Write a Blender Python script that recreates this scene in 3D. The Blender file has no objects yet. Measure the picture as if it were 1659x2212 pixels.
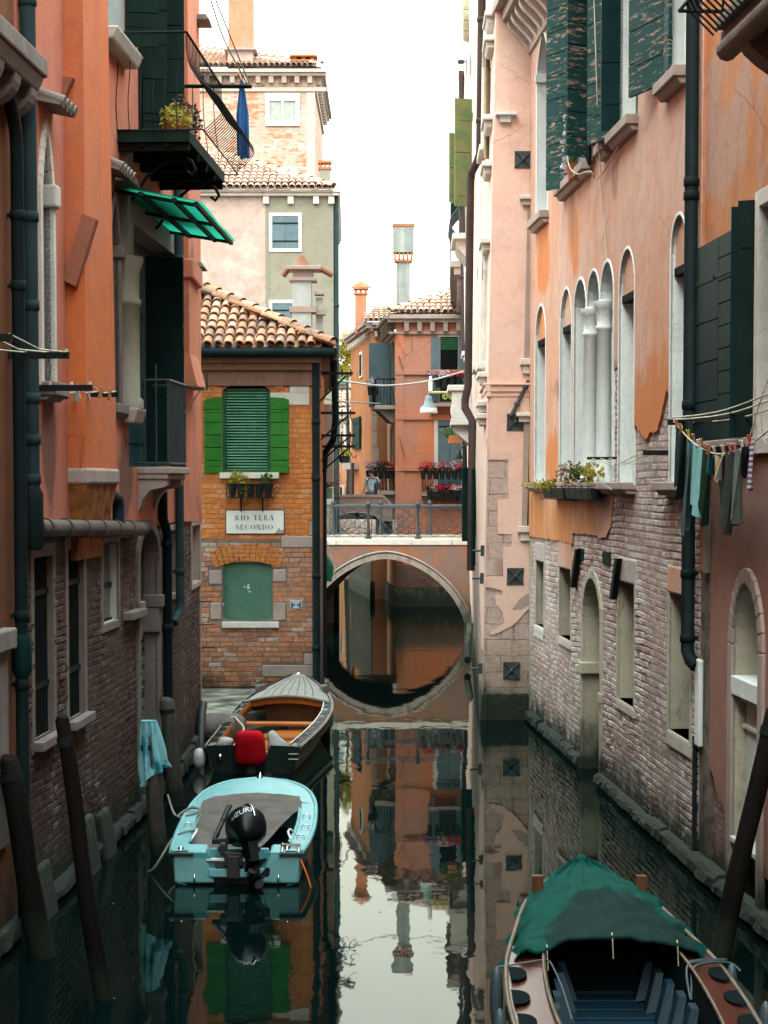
import bpy, bmesh, math, random
from mathutils import Vector, Matrix, noise
from mathutils.geometry import tessellate_polygon
rnd = random.Random(7)
SC = bpy.context.scene
COL = SC.collection
PI = math.pi; DEBUG = False

# ---------------------------------------------------------------- camera model
# lengths measured on the photograph become points on the real walls they stand on
FD, CX, H, PITCH = 4104.0, 829.5, 4.4, math.radians(3.0)
Y0 = 1045 + FD * math.tan(PITCH)
cp, sp = math.cos(PITCH), math.sin(PITCH)
def ray(x, y):
    a = (x - CX) / FD; b = -(y - Y0) / FD
    dy = cp + b * sp
    return a / dy, (-sp + b * cp) / dy
def at(x, y, Y):
    u, t = ray(x, y); return Vector((u * Y, Y, H + t * Y))
def atz(x, y, z):
    u, t = ray(x, y); return at(x, y, (z - H) / t)

class Wall:
    """vertical plane from A to B (s runs left to right as seen from outside), n = outward"""
    def __init__(self, A, B):
        self.A = Vector((A[0], A[1], 0)); B = Vector((B[0], B[1], 0))
        self.L = (B - self.A).length; self.e = (B - self.A) / self.L
        self.n = Vector((self.e.y, -self.e.x, 0)); self.lean = 0.0; self.twist = 0.0
    def P(self, s, z, o=0.0):
        p = self.A + self.e * s + self.n * o; return Vector((p.x + (self.lean + self.twist * s) * z, p.y, z))
    def at(self, x, y, o=0.0):
        u, t = ray(x, y); Q = self.A + self.n * o
        if not self.lean:      # (u*Y, Y) = Q + e*s
            s = (Q.x - u * Q.y) / (u * self.e.y - self.e.x)
            return s, H + t * (Q.y + self.e.y * s)
        def f(s):
            Y = Q.y + self.e.y * s; return Q.x + self.e.x * s + (self.lean + self.twist * s) * (H + t * Y) - u * Y
        lo, hi = 0.0, self.L
        if f(lo) * f(hi) > 0: s = lo if abs(f(lo)) < abs(f(hi)) else hi
        else:
            for _ in range(40):
                s = (lo + hi) / 2
                if f(s) * f(lo) > 0: lo = s
                else: hi = s
        z = H + t * (Q.y + self.e.y * s)
        return s, z
    def s(self, x, y, o=0.0): return self.at(x, y, o)[0]
    def z(self, x, y, o=0.0): return self.at(x, y, o)[1]
    def R(self, x0, x1, yt, yb, xm=None, o=0.0):
        xm = (x0 + x1) / 2 if xm is None else xm; ym = (yt + yb) / 2
        return self.s(x0, ym, o), self.s(x1, ym, o), self.z(xm, yb, o), self.z(xm, yt, o)
    def leaf(self, s, o, ang, w):
        """a plane hinged on this wall at s, turned ang from the wall direction"""
        p = self.P(s, 0, o); d = self.e * math.cos(ang) + self.n * math.sin(ang)
        q = p + d * w
        return Wall((p.x, p.y), (q.x, q.y))

# ---------------------------------------------------------------- mesh builder
class MB:
    def __init__(self): self.v = []; self.f = []; self.uv = []; self.sm = []
    def face(self, pts, uv=None, smooth=False):
        i = len(self.v); self.v += [Vector(p) for p in pts]
        self.f.append(list(range(i, i + len(pts)))); self.uv.append(uv); self.sm.append(smooth)
        return self
    def hexa(self, p):   # 8 points: bottom 4 then top 4
        i = len(self.v); self.v += [Vector(q) for q in p]
        for q in ((0,3,2,1),(4,5,6,7),(0,1,5,4),(1,2,6,5),(2,3,7,6),(3,0,4,7)):
            self.f.append([i + k for k in q]); self.uv.append(None); self.sm.append(False)
        return self
    def box(self, c, d, rz=0.0, M=None):
        M = M or (Matrix.Translation(Vector(c)) @ Matrix.Rotation(rz, 4, 'Z'))
        x, y, z = d[0]/2, d[1]/2, d[2]/2
        return self.hexa([M @ Vector(q) for q in ((-x,-y,-z),(x,-y,-z),(x,y,-z),(-x,y,-z),(-x,-y,z),(x,-y,z),(x,y,z),(-x,y,z))])
    def wbox(self, W, s0, s1, z0, z1, o0, o1, o1t=None):
        t = o1 if o1t is None else o1t
        P = W.P
        return self.hexa([P(s0,z0,o1),P(s1,z0,o1),P(s1,z0,o0),P(s0,z0,o0),P(s0,z1,t),P(s1,z1,t),P(s1,z1,o0),P(s0,z1,o0)])
    def grid(self, rows, closed=False, smooth=True, uv=None):
        n = len(rows[0]); i = len(self.v)
        for r in rows: self.v += [Vector(p) for p in r]
        for a in range(len(rows) - 1):
            for b in range(n if closed else n - 1):
                c = (b + 1) % n
                self.f.append([i+a*n+b, i+a*n+c, i+(a+1)*n+c, i+(a+1)*n+b])
                self.uv.append([uv[a][b], uv[a][c], uv[a+1][c], uv[a+1][b]] if uv else None); self.sm.append(smooth)
        return self
    def tube(self, pts, r, n=8, closed=False, caps=True, smooth=True, flat=None):
        pts = [Vector(p) for p in pts]; m = len(pts); rows = []
        up = None
        for k, p in enumerate(pts):
            a = pts[k-1] if (k > 0 or closed) else p
            b = pts[(k+1) % m] if (k < m-1 or closed) else p
            t = (b - a)
            t = t.normalized() if t.length > 1e-9 else Vector((0,0,1))
            if up is None:
                up = Vector((0,0,1)) if abs(t.z) < .9 else Vector((1,0,0))
            x = t.cross(up)
            if x.length < 1e-6: x = t.cross(Vector((0.3,1,0.2)))
            x.normalize(); yv = x.cross(t).normalized(); up = yv
            rr = r[k] if isinstance(r, (list, tuple)) else r
            rows.append([p + (x*math.cos(2*PI*j/n + PI/n) + yv*math.sin(2*PI*j/n + PI/n)) * rr for j in range(n)])
        if closed: rows.append(rows[0])
        self.grid(rows, closed=True, smooth=smooth and n > 4)
        if caps and not closed:
            self.face(rows[0][::-1]); self.face(rows[-1])
        return self
    def lathe(self, o, prof, n=14, M=None, smooth=True):
        o = Vector(o); M = M or Matrix.Identity(3)
        rows = [[o + M @ Vector((r*math.cos(2*PI*j/n), r*math.sin(2*PI*j/n), z)) for j in range(n)] for r, z in prof]
        self.grid(rows, closed=True, smooth=smooth)
        if prof[0][0] > 1e-4: self.face(rows[0][::-1])
        if prof[-1][0] > 1e-4: self.face(rows[-1])
        return self
    def prism(self, W, poly, o0, o1, holes=(), uvs=True, back=True, holesides=True):
        """polygon (s,z) on wall W from offset o0 (back) to o1 (front), holes cut through"""
        loops = [list(poly)] + [list(h) for h in holes]
        flat = [p for l in loops for p in l]
        tris = tessellate_polygon([[Vector((p[0], p[1], 0)) for p in l] for l in loops])
        if DEBUG:
            ar_ = lambda p: abs(sum(a[0]*b[1]-b[0]*a[1] for a, b in zip(p, p[1:]+p[:1]))/2)
            d_ = sum(ar_([flat[k] for k in t]) for t in tris)-(ar_(loops[0])-sum(ar_(h) for h in loops[1:]))
            if abs(d_) > .02: print("TESS", d_, loops[0][:2], len(loops))
        for t in tris:
            q = [flat[k] for k in t]
            ar = (q[1][0]-q[0][0])*(q[2][1]-q[0][1]) - (q[2][0]-q[0][0])*(q[1][1]-q[0][1])
            if abs(ar) < 1e-9: continue
            if ar < 0: q = q[::-1]
            self.face([W.P(p[0], p[1], o1) for p in q], [(p[0], p[1]) for p in q])
            if back: self.face([W.P(p[0], p[1], o0) for p in q[::-1]], [(p[0], p[1]) for p in q[::-1]])
        for li, l in enumerate(loops):
            if li and not holesides: continue
            for a, b in zip(l, l[1:] + l[:1]):
                du = ((a[0]-b[0])**2 + (a[1]-b[1])**2) ** .5
                if abs(b[0]-a[0]) < 1e-4:   # vertical side: keep brick courses level
                    uv = [(a[0], a[1]), (b[0], b[1]), (b[0] - (o1-o0), b[1]), (a[0] - (o1-o0), a[1])]
                else:
                    uv = [(a[0], a[1]), (b[0], b[1]), (b[0], b[1] - (o1-o0)), (a[0], a[1] - (o1-o0))]
                self.face([W.P(a[0],a[1],o1), W.P(b[0],b[1],o1), W.P(b[0],b[1],o0), W.P(a[0],a[1],o0)][::-1], uv[::-1])
        return self
    def ring(self, W, poly, o0, o1):
        l = list(poly)
        for a, b in zip(l, l[1:] + l[:1]):
            self.face([W.P(a[0],a[1],o1), W.P(b[0],b[1],o1), W.P(b[0],b[1],o0), W.P(a[0],a[1],o0)],
                      [(a[0],a[1]),(b[0],b[1]),(b[0]+.3,b[1]),(a[0]+.3,a[1])])
        return self
    def trim(self, W, poly, wd, o0, o1, open_bottom=True):
        """a raised band of width wd round an opening polygon (first edge = bottom when open_bottom)"""
        l = list(poly); n = len(l); cx = sum(p[0] for p in l)/n; cz = sum(p[1] for p in l)/n
        out = []
        for k in range(n):
            a, b, c = Vector(l[k-1]), Vector(l[k]), Vector(l[(k+1) % n])
            d1 = (b-a).normalized() if (b-a).length > 1e-6 else Vector((1,0)); d2 = (c-b).normalized() if (c-b).length > 1e-6 else d1
            n1 = Vector((d1.y,-d1.x)); n2 = Vector((d2.y,-d2.x)); m = n1+n2
            m = m.normalized() if m.length > 1e-6 else n1
            q = max(.5, m.dot(n1)); out.append((b.x + m.x*wd/q, b.y + m.y*wd/q))
        P = W.P
        for k in range(n):
            k2 = (k+1) % n
            if open_bottom and k == 0: continue
            a, b, c, d = l[k], l[k2], out[k2], out[k]
            self.hexa([P(*a,o0),P(*b,o0),P(*c,o0),P(*d,o0),P(*a,o1),P(*b,o1),P(*c,o1),P(*d,o1)])
        return self
    def cut(self):
        self.marks = getattr(self, 'marks', []) + [(len(self.v), len(self.f))]; return self
    def builds(self, name, mat, parent=None, bevel=0.0):
        """one object per piece between cuts"""
        mk = [(0, 0)] + getattr(self, 'marks', []) ; out = []
        if mk[-1][1] != len(self.f): mk.append((len(self.v), len(self.f)))
        for (v0, f0), (v1, f1) in zip(mk, mk[1:]):
            q = MB(); q.v = self.v[v0:v1]; q.f = [[i-v0 for i in f] for f in self.f[f0:f1]]; q.uv = self.uv[f0:f1]; q.sm = self.sm[f0:f1]
            out.append(q.build(name, mat, parent, bevel))
        return out
    def build(self, name, mat, parent=None, bevel=0.0, weld=False):
        me = bpy.data.meshes.new(name)
        me.from_pydata([tuple(p) for p in self.v], [], self.f)
        if any(u for u in self.uv):
            lay = me.uv_layers.new(name='UVMap'); k = 0
            for f, u in zip(self.f, self.uv):
                for j in range(len(f)):
                    if u: lay.data[k].uv = u[j]
                    else:
                        c = self.v[f[j]]; lay.data[k].uv = (c.x + c.y, c.z)
                    k += 1
        me.polygons.foreach_set('use_smooth', self.sm)
        me.materials.append(mat); me.update()
        o = bpy.data.objects.new(name, me); COL.objects.link(o)
        if parent is not None: attach(o, parent)
        if bevel:
            b = o.modifiers.new('Bevel', 'BEVEL'); b.width = bevel; b.segments = 2; b.limit_method = 'ANGLE'
        return o
def attach(o, parent):
    o.parent = parent
    if parent.type == 'EMPTY':
        o.matrix_parent_inverse = (Matrix.Translation(parent.location) @ parent.rotation_euler.to_matrix().to_4x4()).inverted()
def thing(name, label, cat, loc, group=None, rz=0.0):
    o = bpy.data.objects.new(name, None); o.empty_display_size = .2; COL.objects.link(o)
    o.location = loc; o.rotation_euler = (0, 0, rz)
    return tag(o, label, cat, group)
def tag(o, label, cat, group=None):
    o['label'] = label; o['category'] = cat
    if group: o['group'] = group
    return o
def struct(o): o['kind'] = 'structure'; return o
def copy_tree(src, dz=None):
    c = src.copy(); COL.objects.link(c)
    for ch in src.children:
        d = copy_tree(ch); d.parent = c
    return c

def rect(s0, s1, z0, z1): return [(s0,z0),(s1,z0),(s1,z1),(s0,z1)]
def arch(s0, s1, z0, zs, zt, n=12, pointed=False):
    c, a, b = (s0+s1)/2, (s1-s0)/2, zt-zs; P = [(s0,z0),(s1,z0)]
    for k in range(n+1):
        t = PI*k/n
        if pointed:
            x = math.cos(t); h = (1-abs(x)**1.6)**.8 * .82 + (1-abs(x))*.18
            P.append((c + a*x, zs + b*h))
        else: P.append((c + a*math.cos(t), zs + b*math.sin(t)))
    return P
def wob(p, k=1.0, a=.02):
    return noise.noise(Vector((p[0]*k, p[1]*k, 3.3))) * a
def rough_line(pts, step=.06, amp=.03, k=6):
    """a broken plaster edge through the given (s,z) points"""
    out = []
    for a, b in zip(pts, pts[1:]):
        L = math.hypot(b[0]-a[0], b[1]-a[1]); m = max(1, int(L/step))
        for i in range(m):
            t = i/m; p = (a[0]+(b[0]-a[0])*t, a[1]+(b[1]-a[1])*t)
            out.append((p[0] + (wob((p[0]+9, p[1]), k, amp) if i else 0), p[1] + (wob(p, k, amp*1.6) if i else 0)))
    out.append(pts[-1]); return out

# ---------------------------------------------------------------- materials
def node(nt, t, ins=None, **kw):
    n = nt.nodes.new(t)
    for k, v in kw.items(): setattr(n, k, v)
    for k, v in (ins or {}).items():
        s = n.inputs[k]
        if isinstance(v, bpy.types.NodeSocket): nt.links.new(v, s)
        else: s.default_value = v
    return n
def c4(c): return (c[0], c[1], c[2], 1.0)
def mixc(nt, f, a, b, blend='MIX'):
    n = node(nt, 'ShaderNodeMix', data_type='RGBA', blend_type=blend)
    for i, v in ((0, f), (6, a), (7, b)):
        if isinstance(v, bpy.types.NodeSocket): nt.links.new(v, n.inputs[i])
        else: n.inputs[i].default_value = v if i == 0 else c4(v)
    return n.outputs[2]
def math_(nt, op, a, b=0.0, c=None):
    n = node(nt, 'ShaderNodeMath', operation=op)
    for i, v in enumerate((a, b) if c is None else (a, b, c)):
        if isinstance(v, bpy.types.NodeSocket): nt.links.new(v, n.inputs[i])
        else: n.inputs[i].default_value = v
    return n.outputs[0]
def step(nt, v, lo, hi, a=0.0, b=1.0):
    n = node(nt, 'ShaderNodeMapRange', {'Value': v, 'From Min': lo, 'From Max': hi, 'To Min': a, 'To Max': b}, interpolation_type='SMOOTHSTEP')
    return n.outputs[0]
def tex(nt, sc=1.0, detail=4.0, rough=.55, vec=None, scale3=None, dist=0.0, loc=(0,0,0)):
    if vec is None: vec = node(nt, 'ShaderNodeTexCoord').outputs['Object']
    if scale3 or loc != (0,0,0):
        vec = node(nt, 'ShaderNodeMapping', {'Vector': vec, 'Scale': scale3 or (1,1,1), 'Location': loc}).outputs[0]
    return node(nt, 'ShaderNodeTexNoise', {'Vector': vec, 'Scale': sc, 'Detail': detail, 'Roughness': rough, 'Distortion': dist}).outputs[0]
def new_mat(name, rough=.8, metallic=0.0, spec=.5):
    m = bpy.data.materials.new(name); m.use_nodes = True; nt = m.node_tree
    b = nt.nodes['Principled BSDF']; b.inputs['Roughness'].default_value = rough
    b.inputs['Metallic'].default_value = metallic; b.inputs['Specular IOR Level'].default_value = spec
    return m, nt, b
def bump(nt, b, h, strength=.4, dist=.02, normal=None):
    n = node(nt, 'ShaderNodeBump', {'Height': h, 'Strength': strength, 'Distance': dist})
    nt.links.new(n.outputs[0], b.inputs['Normal']); return n.outputs[0]
def tide(nt, col, z0=.18, z1=.75, deep=(.012,.018,.013)):
    """weed and damp left by the tide just above the water"""
    z = node(nt, 'ShaderNodeSeparateXYZ', {0: node(nt, 'ShaderNodeNewGeometry').outputs['Position']}).outputs[2]
    nz = tex(nt, 2.2, 5, .6)
    v = math_(nt, 'ADD', z, math_(nt, 'MULTIPLY', math_(nt, 'SUBTRACT', nz, .5), 1.1))
    damp = step(nt, v, z1*2.6, z1*.7, 0, .55)
    col = mixc(nt, damp, col, mixc(nt, 1.0, col, (.42,.46,.40), 'MULTIPLY'))
    return mixc(nt, step(nt, v, z1, z0), col, deep)
def plaster(name, c1, c2, c3, f3=(.58,.72), big=.45, streak=.5, grain=.25, tideon=True, rough=.92):
    m, nt, b = new_mat(name, rough, spec=.2)
    n1 = tex(nt, big, 7, .62)
    n2 = tex(nt, 1.0, 6, .6, scale3=(2.2, 2.2, .16))
    col = mixc(nt, step(nt, n1, .36, .64), c1, c2)
    col = mixc(nt, math_(nt, 'MULTIPLY', step(nt, n2, .45, .75), streak), col, c3)
    n3 = tex(nt, big*1.7, 8, .68, loc=(7.3, 2.1, 4.4), dist=.4)
    col = mixc(nt, step(nt, n3, f3[0], f3[1], 0, .85), col, c3)
    n4 = tex(nt, 1.0, 5, .6, scale3=(6, 6, .3), loc=(3,1,0))
    col = mixc(nt, step(nt, n4, .6, .82, 0, .45), col, (c1[0]*.32, c1[1]*.34, c1[2]*.36))
    nf = tex(nt, 18, 5, .7)
    col = mixc(nt, step(nt, nf, .3, .7, 0, .16), col, (c1[0]*.45, c1[1]*.45, c1[2]*.45))
    vo = node(nt, 'ShaderNodeTexVoronoi', {'Vector': node(nt, 'ShaderNodeVectorMath', {0: node(nt, 'ShaderNodeTexCoord').outputs['Object'], 1: node(nt, 'ShaderNodeVectorMath', {0: node(nt, 'ShaderNodeTexNoise', {'Scale': 2.2, 'Detail': 5.0}).outputs[1], 1: (.55,.55,.55)}, operation='MULTIPLY').outputs[0]}, operation='ADD').outputs[0], 'Scale': .8}, feature='DISTANCE_TO_EDGE')
    crack = math_(nt, 'MULTIPLY', step(nt, vo.outputs[0], .011, .003), step(nt, tex(nt, .5, 3, .5, loc=(9,1,5)), .56, .64))
    col = mixc(nt, math_(nt, 'MULTIPLY', crack, .5), col, (c1[0]*.25, c1[1]*.25, c1[2]*.25))
    nm = tex(nt, 2.6, 7, .7, loc=(2,8,1)); col = mixc(nt, step(nt, nm, .46, .66, 0, .34), col, (c2[0]*.62, c2[1]*.6, c2[2]*.6))
    if tideon: col = tide(nt, col)
    nt.links.new(col, b.inputs['Base Color'])
    h = math_(nt, 'ADD', math_(nt, 'MULTIPLY', n1, 1.5), math_(nt, 'MULTIPLY', tex(nt, 9, 6, .65), .6))
    bump(nt, b, h, grain, .05)
    return m
def brick(name, c1, c2, mortar, patch, fpatch=(.52,.66), patch2=None, fp2=(.6,.75), bw=.26, rh=.078, wav=.025, depth=.6, tideon=True, msize=.009, zsplit=None):
    m, nt, b = new_mat(name, .93, spec=.18)
    uv = node(nt, 'ShaderNodeUVMap', uv_map='UVMap').outputs[0]
    nd = node(nt, 'ShaderNodeTexNoise', {'Vector': uv, 'Scale': 2.5, 'Detail': 4.0, 'Roughness': .6}).outputs[1]
    nd = node(nt, 'ShaderNodeVectorMath', {0: nd, 1: (.5,.5,.5)}, operation='SUBTRACT').outputs[0]
    nd = node(nt, 'ShaderNodeVectorMath', {0: nd, 1: (wav*2, wav*2, 0)}, operation='MULTIPLY').outputs[0]
    nf = node(nt, 'ShaderNodeTexNoise', {'Vector': uv, 'Scale': 22.0, 'Detail': 3.0}).outputs[1]
    nf = node(nt, 'ShaderNodeVectorMath', {0: nf, 1: (.5,.5,.5)}, operation='SUBTRACT').outputs[0]
    nf = node(nt, 'ShaderNodeVectorMath', {0: nf, 1: (.022,.016,0)}, operation='MULTIPLY').outputs[0]
    v = node(nt, 'ShaderNodeVectorMath', {0: uv, 1: nd}, operation='ADD').outputs[0]
    v = node(nt, 'ShaderNodeVectorMath', {0: v, 1: nf}, operation='ADD').outputs[0]
    br = node(nt, 'ShaderNodeTexBrick', {'Vector': v, 'Color1': c4(c1), 'Color2': c4(c2), 'Mortar': c4(mortar), 'Scale': 1.0,
              'Mortar Size': msize, 'Mortar Smooth': .35, 'Bias': -.1, 'Brick Width': bw, 'Row Height': rh}, offset=.5, squash=1.0)
    br2 = node(nt, 'ShaderNodeTexBrick', {'Vector': v, 'Color1': (0,0,0,1), 'Color2': (1,1,1,1), 'Mortar': (.5,.5,.5,1), 'Scale': 1.0,
              'Mortar Size': 0.0, 'Bias': 0.0, 'Brick Width': bw, 'Row Height': rh}, offset=.5)
    rv = br2.outputs[0]
    col = br.outputs[0]
    obj = node(nt, 'ShaderNodeTexCoord').outputs['Object']
    n1 = tex(nt, .8, 7, .65, vec=obj)
    p = math_(nt, 'ADD', n1, math_(nt, 'MULTIPLY', math_(nt, 'SUBTRACT', rv, .5), .22))
    col = mixc(nt, math_(nt, 'MULTIPLY', step(nt, p, *fpatch), .8), col, patch)
    if patch2:
        n2 = tex(nt, .9, 7, .65, vec=obj, loc=(5,9,2))
        p2 = math_(nt, 'ADD', n2, math_(nt, 'MULTIPLY', math_(nt, 'SUBTRACT', rv, .5), .25))
        col = mixc(nt, math_(nt, 'MULTIPLY', step(nt, p2, *fp2), .85), col, patch2)
    g = tex(nt, 14, 6, .7, vec=obj)
    col = mixc(nt, step(nt, g, .35, .75, 0, .45), col, (c1[0]*.3, c1[1]*.3, c1[2]*.3))
    fm = math_(nt, 'MULTIPLY', br.outputs[1], step(nt, tex(nt, 1.6, 5, .6, vec=obj, loc=(1,4,6)), .3, .62, .35, 1))
    col = mixc(nt, fm, col, mixc(nt, step(nt, tex(nt, 5, 3, .6, vec=obj), .35, .7), mortar, (mortar[0]*.3, mortar[1]*.3, mortar[2]*.3)))
    if tideon: col = tide(nt, col)
    nt.links.new(col, b.inputs['Base Color'])
    h = math_(nt, 'SUBTRACT', math_(nt, 'MULTIPLY', tex(nt, 11, 6, .7, vec=obj), .8), math_(nt, 'MULTIPLY', br.outputs[1], .9))
    h = math_(nt, 'ADD', h, math_(nt, 'MULTIPLY', rv, .35))
    bump(nt, b, h, depth, .03)
    return m
def stone(name, c1, c2, dark=(.10,.10,.09), fd=(.58,.78), sc=2.0, tideon=True, grain=.35, rough=.85, dk=.75):
    m, nt, b = new_mat(name, rough, spec=.3)
    n1 = tex(nt, sc, 7, .65)
    col = mixc(nt, step(nt, n1, .35, .65), c1, c2)
    n2 = tex(nt, sc*1.3, 8, .72, scale3=(1.2,1.2,.5), loc=(4,2,8))
    col = mixc(nt, step(nt, n2, fd[0], fd[1], 0, dk), col, dark)
    nf = tex(nt, 30, 5, .7)
    col = mixc(nt, step(nt, nf, .45, .75, 0, .25), col, dark)
    if tideon: col = tide(nt, col)
    nt.links.new(col, b.inputs['Base Color'])
    bump(nt, b, math_(nt, 'ADD', tex(nt, 14, 6, .7), n1), grain, .025)
    return m
def paint(name, c, c2=None, rough=.5, metallic=0.0, spec=.22, peel=None, fpeel=(.6,.62), sc=3.0, scale3=None, bumpk=.08, grime=.35):
    m, nt, b = new_mat(name, rough, metallic, spec)
    c2 = c2 or (c[0]*.7, c[1]*.72, c[2]*.74)
    n1 = tex(nt, sc, 6, .6, scale3=scale3)
    col = mixc(nt, step(nt, n1, .35, .68), c, c2)
    g = tex(nt, sc*4, 6, .7, loc=(2,5,1))
    col = mixc(nt, step(nt, g, .5, .8, 0, grime), col, (c[0]*.35+.01, c[1]*.33+.01, c[2]*.3+.008))
    h = n1
    if peel:
        pn = tex(nt, 3.0, 9, .78, scale3=(1.0, 1.0, 6.5), loc=(1.5,.7,3.1), dist=.3)
        f = step(nt, pn, *fpeel)
        col = mixc(nt, f, col, mixc(nt, tex(nt, 20, 4), peel, (peel[0]*.55, peel[1]*.5, peel[2]*.5)))
        h = math_(nt, 'SUBTRACT', n1, math_(nt, 'MULTIPLY', f, .6))
        nt.links.new(math_(nt, 'ADD', rough, math_(nt, 'MULTIPLY', f, .35)), b.inputs['Roughness'])
    nt.links.new(col, b.inputs['Base Color'])
    bump(nt, b, math_(nt, 'ADD', h, math_(nt, 'MULTIPLY', g, .4)), bumpk if not peel else .35, .02)
    return m
def wood(name, c1, c2, scale3=(1,1,12), rough=.6, bumpk=.25, tideon=False, sc=3.0):
    m, nt, b = new_mat(name, rough, spec=.05 if tideon else .35)
    n1 = tex(nt, sc, 6, .65, scale3=scale3, dist=.6)
    n2 = tex(nt, 1.3, 5, .6, loc=(3,3,1))
    col = mixc(nt, step(nt, n1, .32, .68), c1, c2)
    col = mixc(nt, step(nt, n2, .5, .75, 0, .6), col, (c1[0]*.45, c1[1]*.45, c1[2]*.45))
    if tideon: col = tide(nt, col, .1, .5)
    nt.links.new(col, b.inputs['Base Color']); bump(nt, b, n1, bumpk, .01)
    return m
def island(name, cols, rough=.8, trans=0.0, stain=None):
    """one mesh of many small pieces (tiles, leaves, petals), each with its own tint"""
    m, nt, b = new_mat(name, rough, spec=.25)
    r = node(nt, 'ShaderNodeNewGeometry').outputs['Random Per Island']
    cr = node(nt, 'ShaderNodeValToRGB', {0: r}); el = cr.color_ramp.elements
    while len(el) < len(cols): el.new(.5)
    for k, c in enumerate(cols): el[k].position = k/max(1, len(cols)-1); el[k].color = c4(c)
    col = cr.outputs[0]
    if stain:
        n1 = tex(nt, 2.2, 7, .7); n2 = tex(nt, 12, 5, .7)
        col = mixc(nt, step(nt, n1, .5, .68, 0, .8), col, stain)
        col = mixc(nt, step(nt, n2, .5, .75, 0, .5), col, (stain[0]*.6, stain[1]*.6, stain[2]*.6))
        bump(nt, b, n2, .3, .02)
    nt.links.new(col, b.inputs['Base Color'])
    if trans:
        t = node(nt, 'ShaderNodeBsdfTranslucent', {'Color': col})
        mx = node(nt, 'ShaderNodeMixShader', {0: trans, 1: b.outputs[0], 2: t.outputs[0]})
        nt.links.new(mx.outputs[0], nt.nodes['Material Output'].inputs[0])
    return m
def cloth(name, c, c2=None, rough=.95, trans=.12):
    m, nt, b = new_mat(name, rough, spec=.1)
    n1 = tex(nt, 4, 5, .6)
    col = mixc(nt, step(nt, n1, .4, .65), c, c2 or (c[0]*.75, c[1]*.75, c[2]*.75))
    nt.links.new(col, b.inputs['Base Color']); bump(nt, b, tex(nt, 60, 3), .1, .004)
    t = node(nt, 'ShaderNodeBsdfTranslucent', {'Color': col})
    mx = node(nt, 'ShaderNodeMixShader', {0: trans, 1: b.outputs[0], 2: t.outputs[0]})
    nt.links.new(mx.outputs[0], nt.nodes['Material Output'].inputs[0])
    return m
def plain(name, c, rough=.5, metallic=0.0, spec=.5):
    m, nt, b = new_mat(name, rough, metallic, spec)
    col = mixc(nt, step(nt, tex(nt, 6, 5, .6), .35, .7), c, (c[0]*.78, c[1]*.78, c[2]*.78))
    nt.links.new(col, b.inputs['Base Color']); return m

M = {}
M['L0'] = plaster('terracotta plaster', (.22,.085,.04), (.16,.06,.03), (.09,.04,.025))  # terracotta darkened as well, standing in for weak light at the left edge
M['L1'] = plaster('coral plaster', (.52,.185,.135), (.54,.175,.10), (.40,.155,.125), f3=(.6,.8))
M['L1flue'] = plaster('orange plaster', (.60,.155,.05), (.55,.17,.085), (.42,.13,.08), f3=(.62,.85), big=.6)
M['L1far'] = plaster('worn coral plaster', (.55,.20,.12), (.50,.16,.085), (.13,.085,.07), f3=(.5,.7))
M['R0'] = plaster('pale salmon plaster', (.72,.53,.455), (.72,.48,.39), (.68,.43,.34), f3=(.6,.85), big=.3, streak=.3)
M['R1'] = plaster('rose plaster', (.56,.375,.305), (.55,.30,.21), (.58,.235,.10), f3=(.55,.72), big=.45, streak=.7)
M['R1low'] = plaster('orange rust plaster', (.56,.22,.07), (.50,.22,.10), (.62,.38,.26), f3=(.52,.7), big=.8)
M['R2'] = plaster('russet plaster', (.36,.19,.15), (.29,.15,.12), (.33,.13,.055), f3=(.55,.7))
M['R2up'] = plaster('peeling orange plaster', (.50,.20,.075), (.42,.17,.08), (.40,.26,.21), f3=(.47,.55), big=.5, streak=.7)
M['M3'] = plaster('tangerine plaster', (.58,.19,.085), (.50,.22,.15), (.42,.22,.17), f3=(.5,.62), big=.32, streak=.3, tideon=False)
M['M3b'] = plaster('ochre brown plaster', (.42,.17,.075), (.38,.15,.065), (.16,.07,.04), f3=(.56,.72), tideon=False)
M['M3front'] = plaster('apricot plaster', (.62,.33,.20), (.58,.29,.17), (.45,.22,.14), tideon=False)
M['M2'] = plaster('grey green plaster', (.245,.235,.185), (.22,.21,.165), (.22,.195,.155), f3=(.6,.8), tideon=False)
M['M2pink'] = plaster('faded pink plaster', (.42,.335,.295), (.39,.28,.24), (.46,.40,.36), f3=(.5,.65), big=.9, tideon=False)
M['pale'] = plaster('cream plaster', (.56,.46,.39), (.52,.42,.35), (.42,.33,.27), tideon=False)
M['white'] = plaster('white plaster', (.22,.25,.24), (.185,.21,.205), (.45,.45,.42), f3=(.62,.8), big=1.2, tideon=False)
M['bridge'] = plaster('bridge plaster', (.34,.115,.045), (.30,.145,.095), (.19,.15,.135), f3=(.46,.55), big=.6)
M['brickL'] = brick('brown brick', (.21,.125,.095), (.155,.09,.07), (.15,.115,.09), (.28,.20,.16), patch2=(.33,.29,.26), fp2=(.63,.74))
M['brickR'] = brick('weathered pink brick', (.33,.20,.155), (.25,.145,.115), (.19,.15,.125), (.40,.30,.265), fpatch=(.46,.6), patch2=(.50,.45,.42), fp2=(.55,.66), wav=.035, depth=.9)
M['brickM'] = brick('warm red brick', (.38,.17,.10), (.29,.135,.085), (.19,.13,.09), (.40,.26,.20), fpatch=(.5,.62), patch2=(.50,.45,.42), fp2=(.62,.74), depth=.6)
M['brickMo'] = brick('orange washed brick', (.56,.215,.06), (.48,.17,.045), (.40,.15,.05), (.50,.24,.10), fpatch=(.56,.7), depth=.5, wav=.02)
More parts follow.
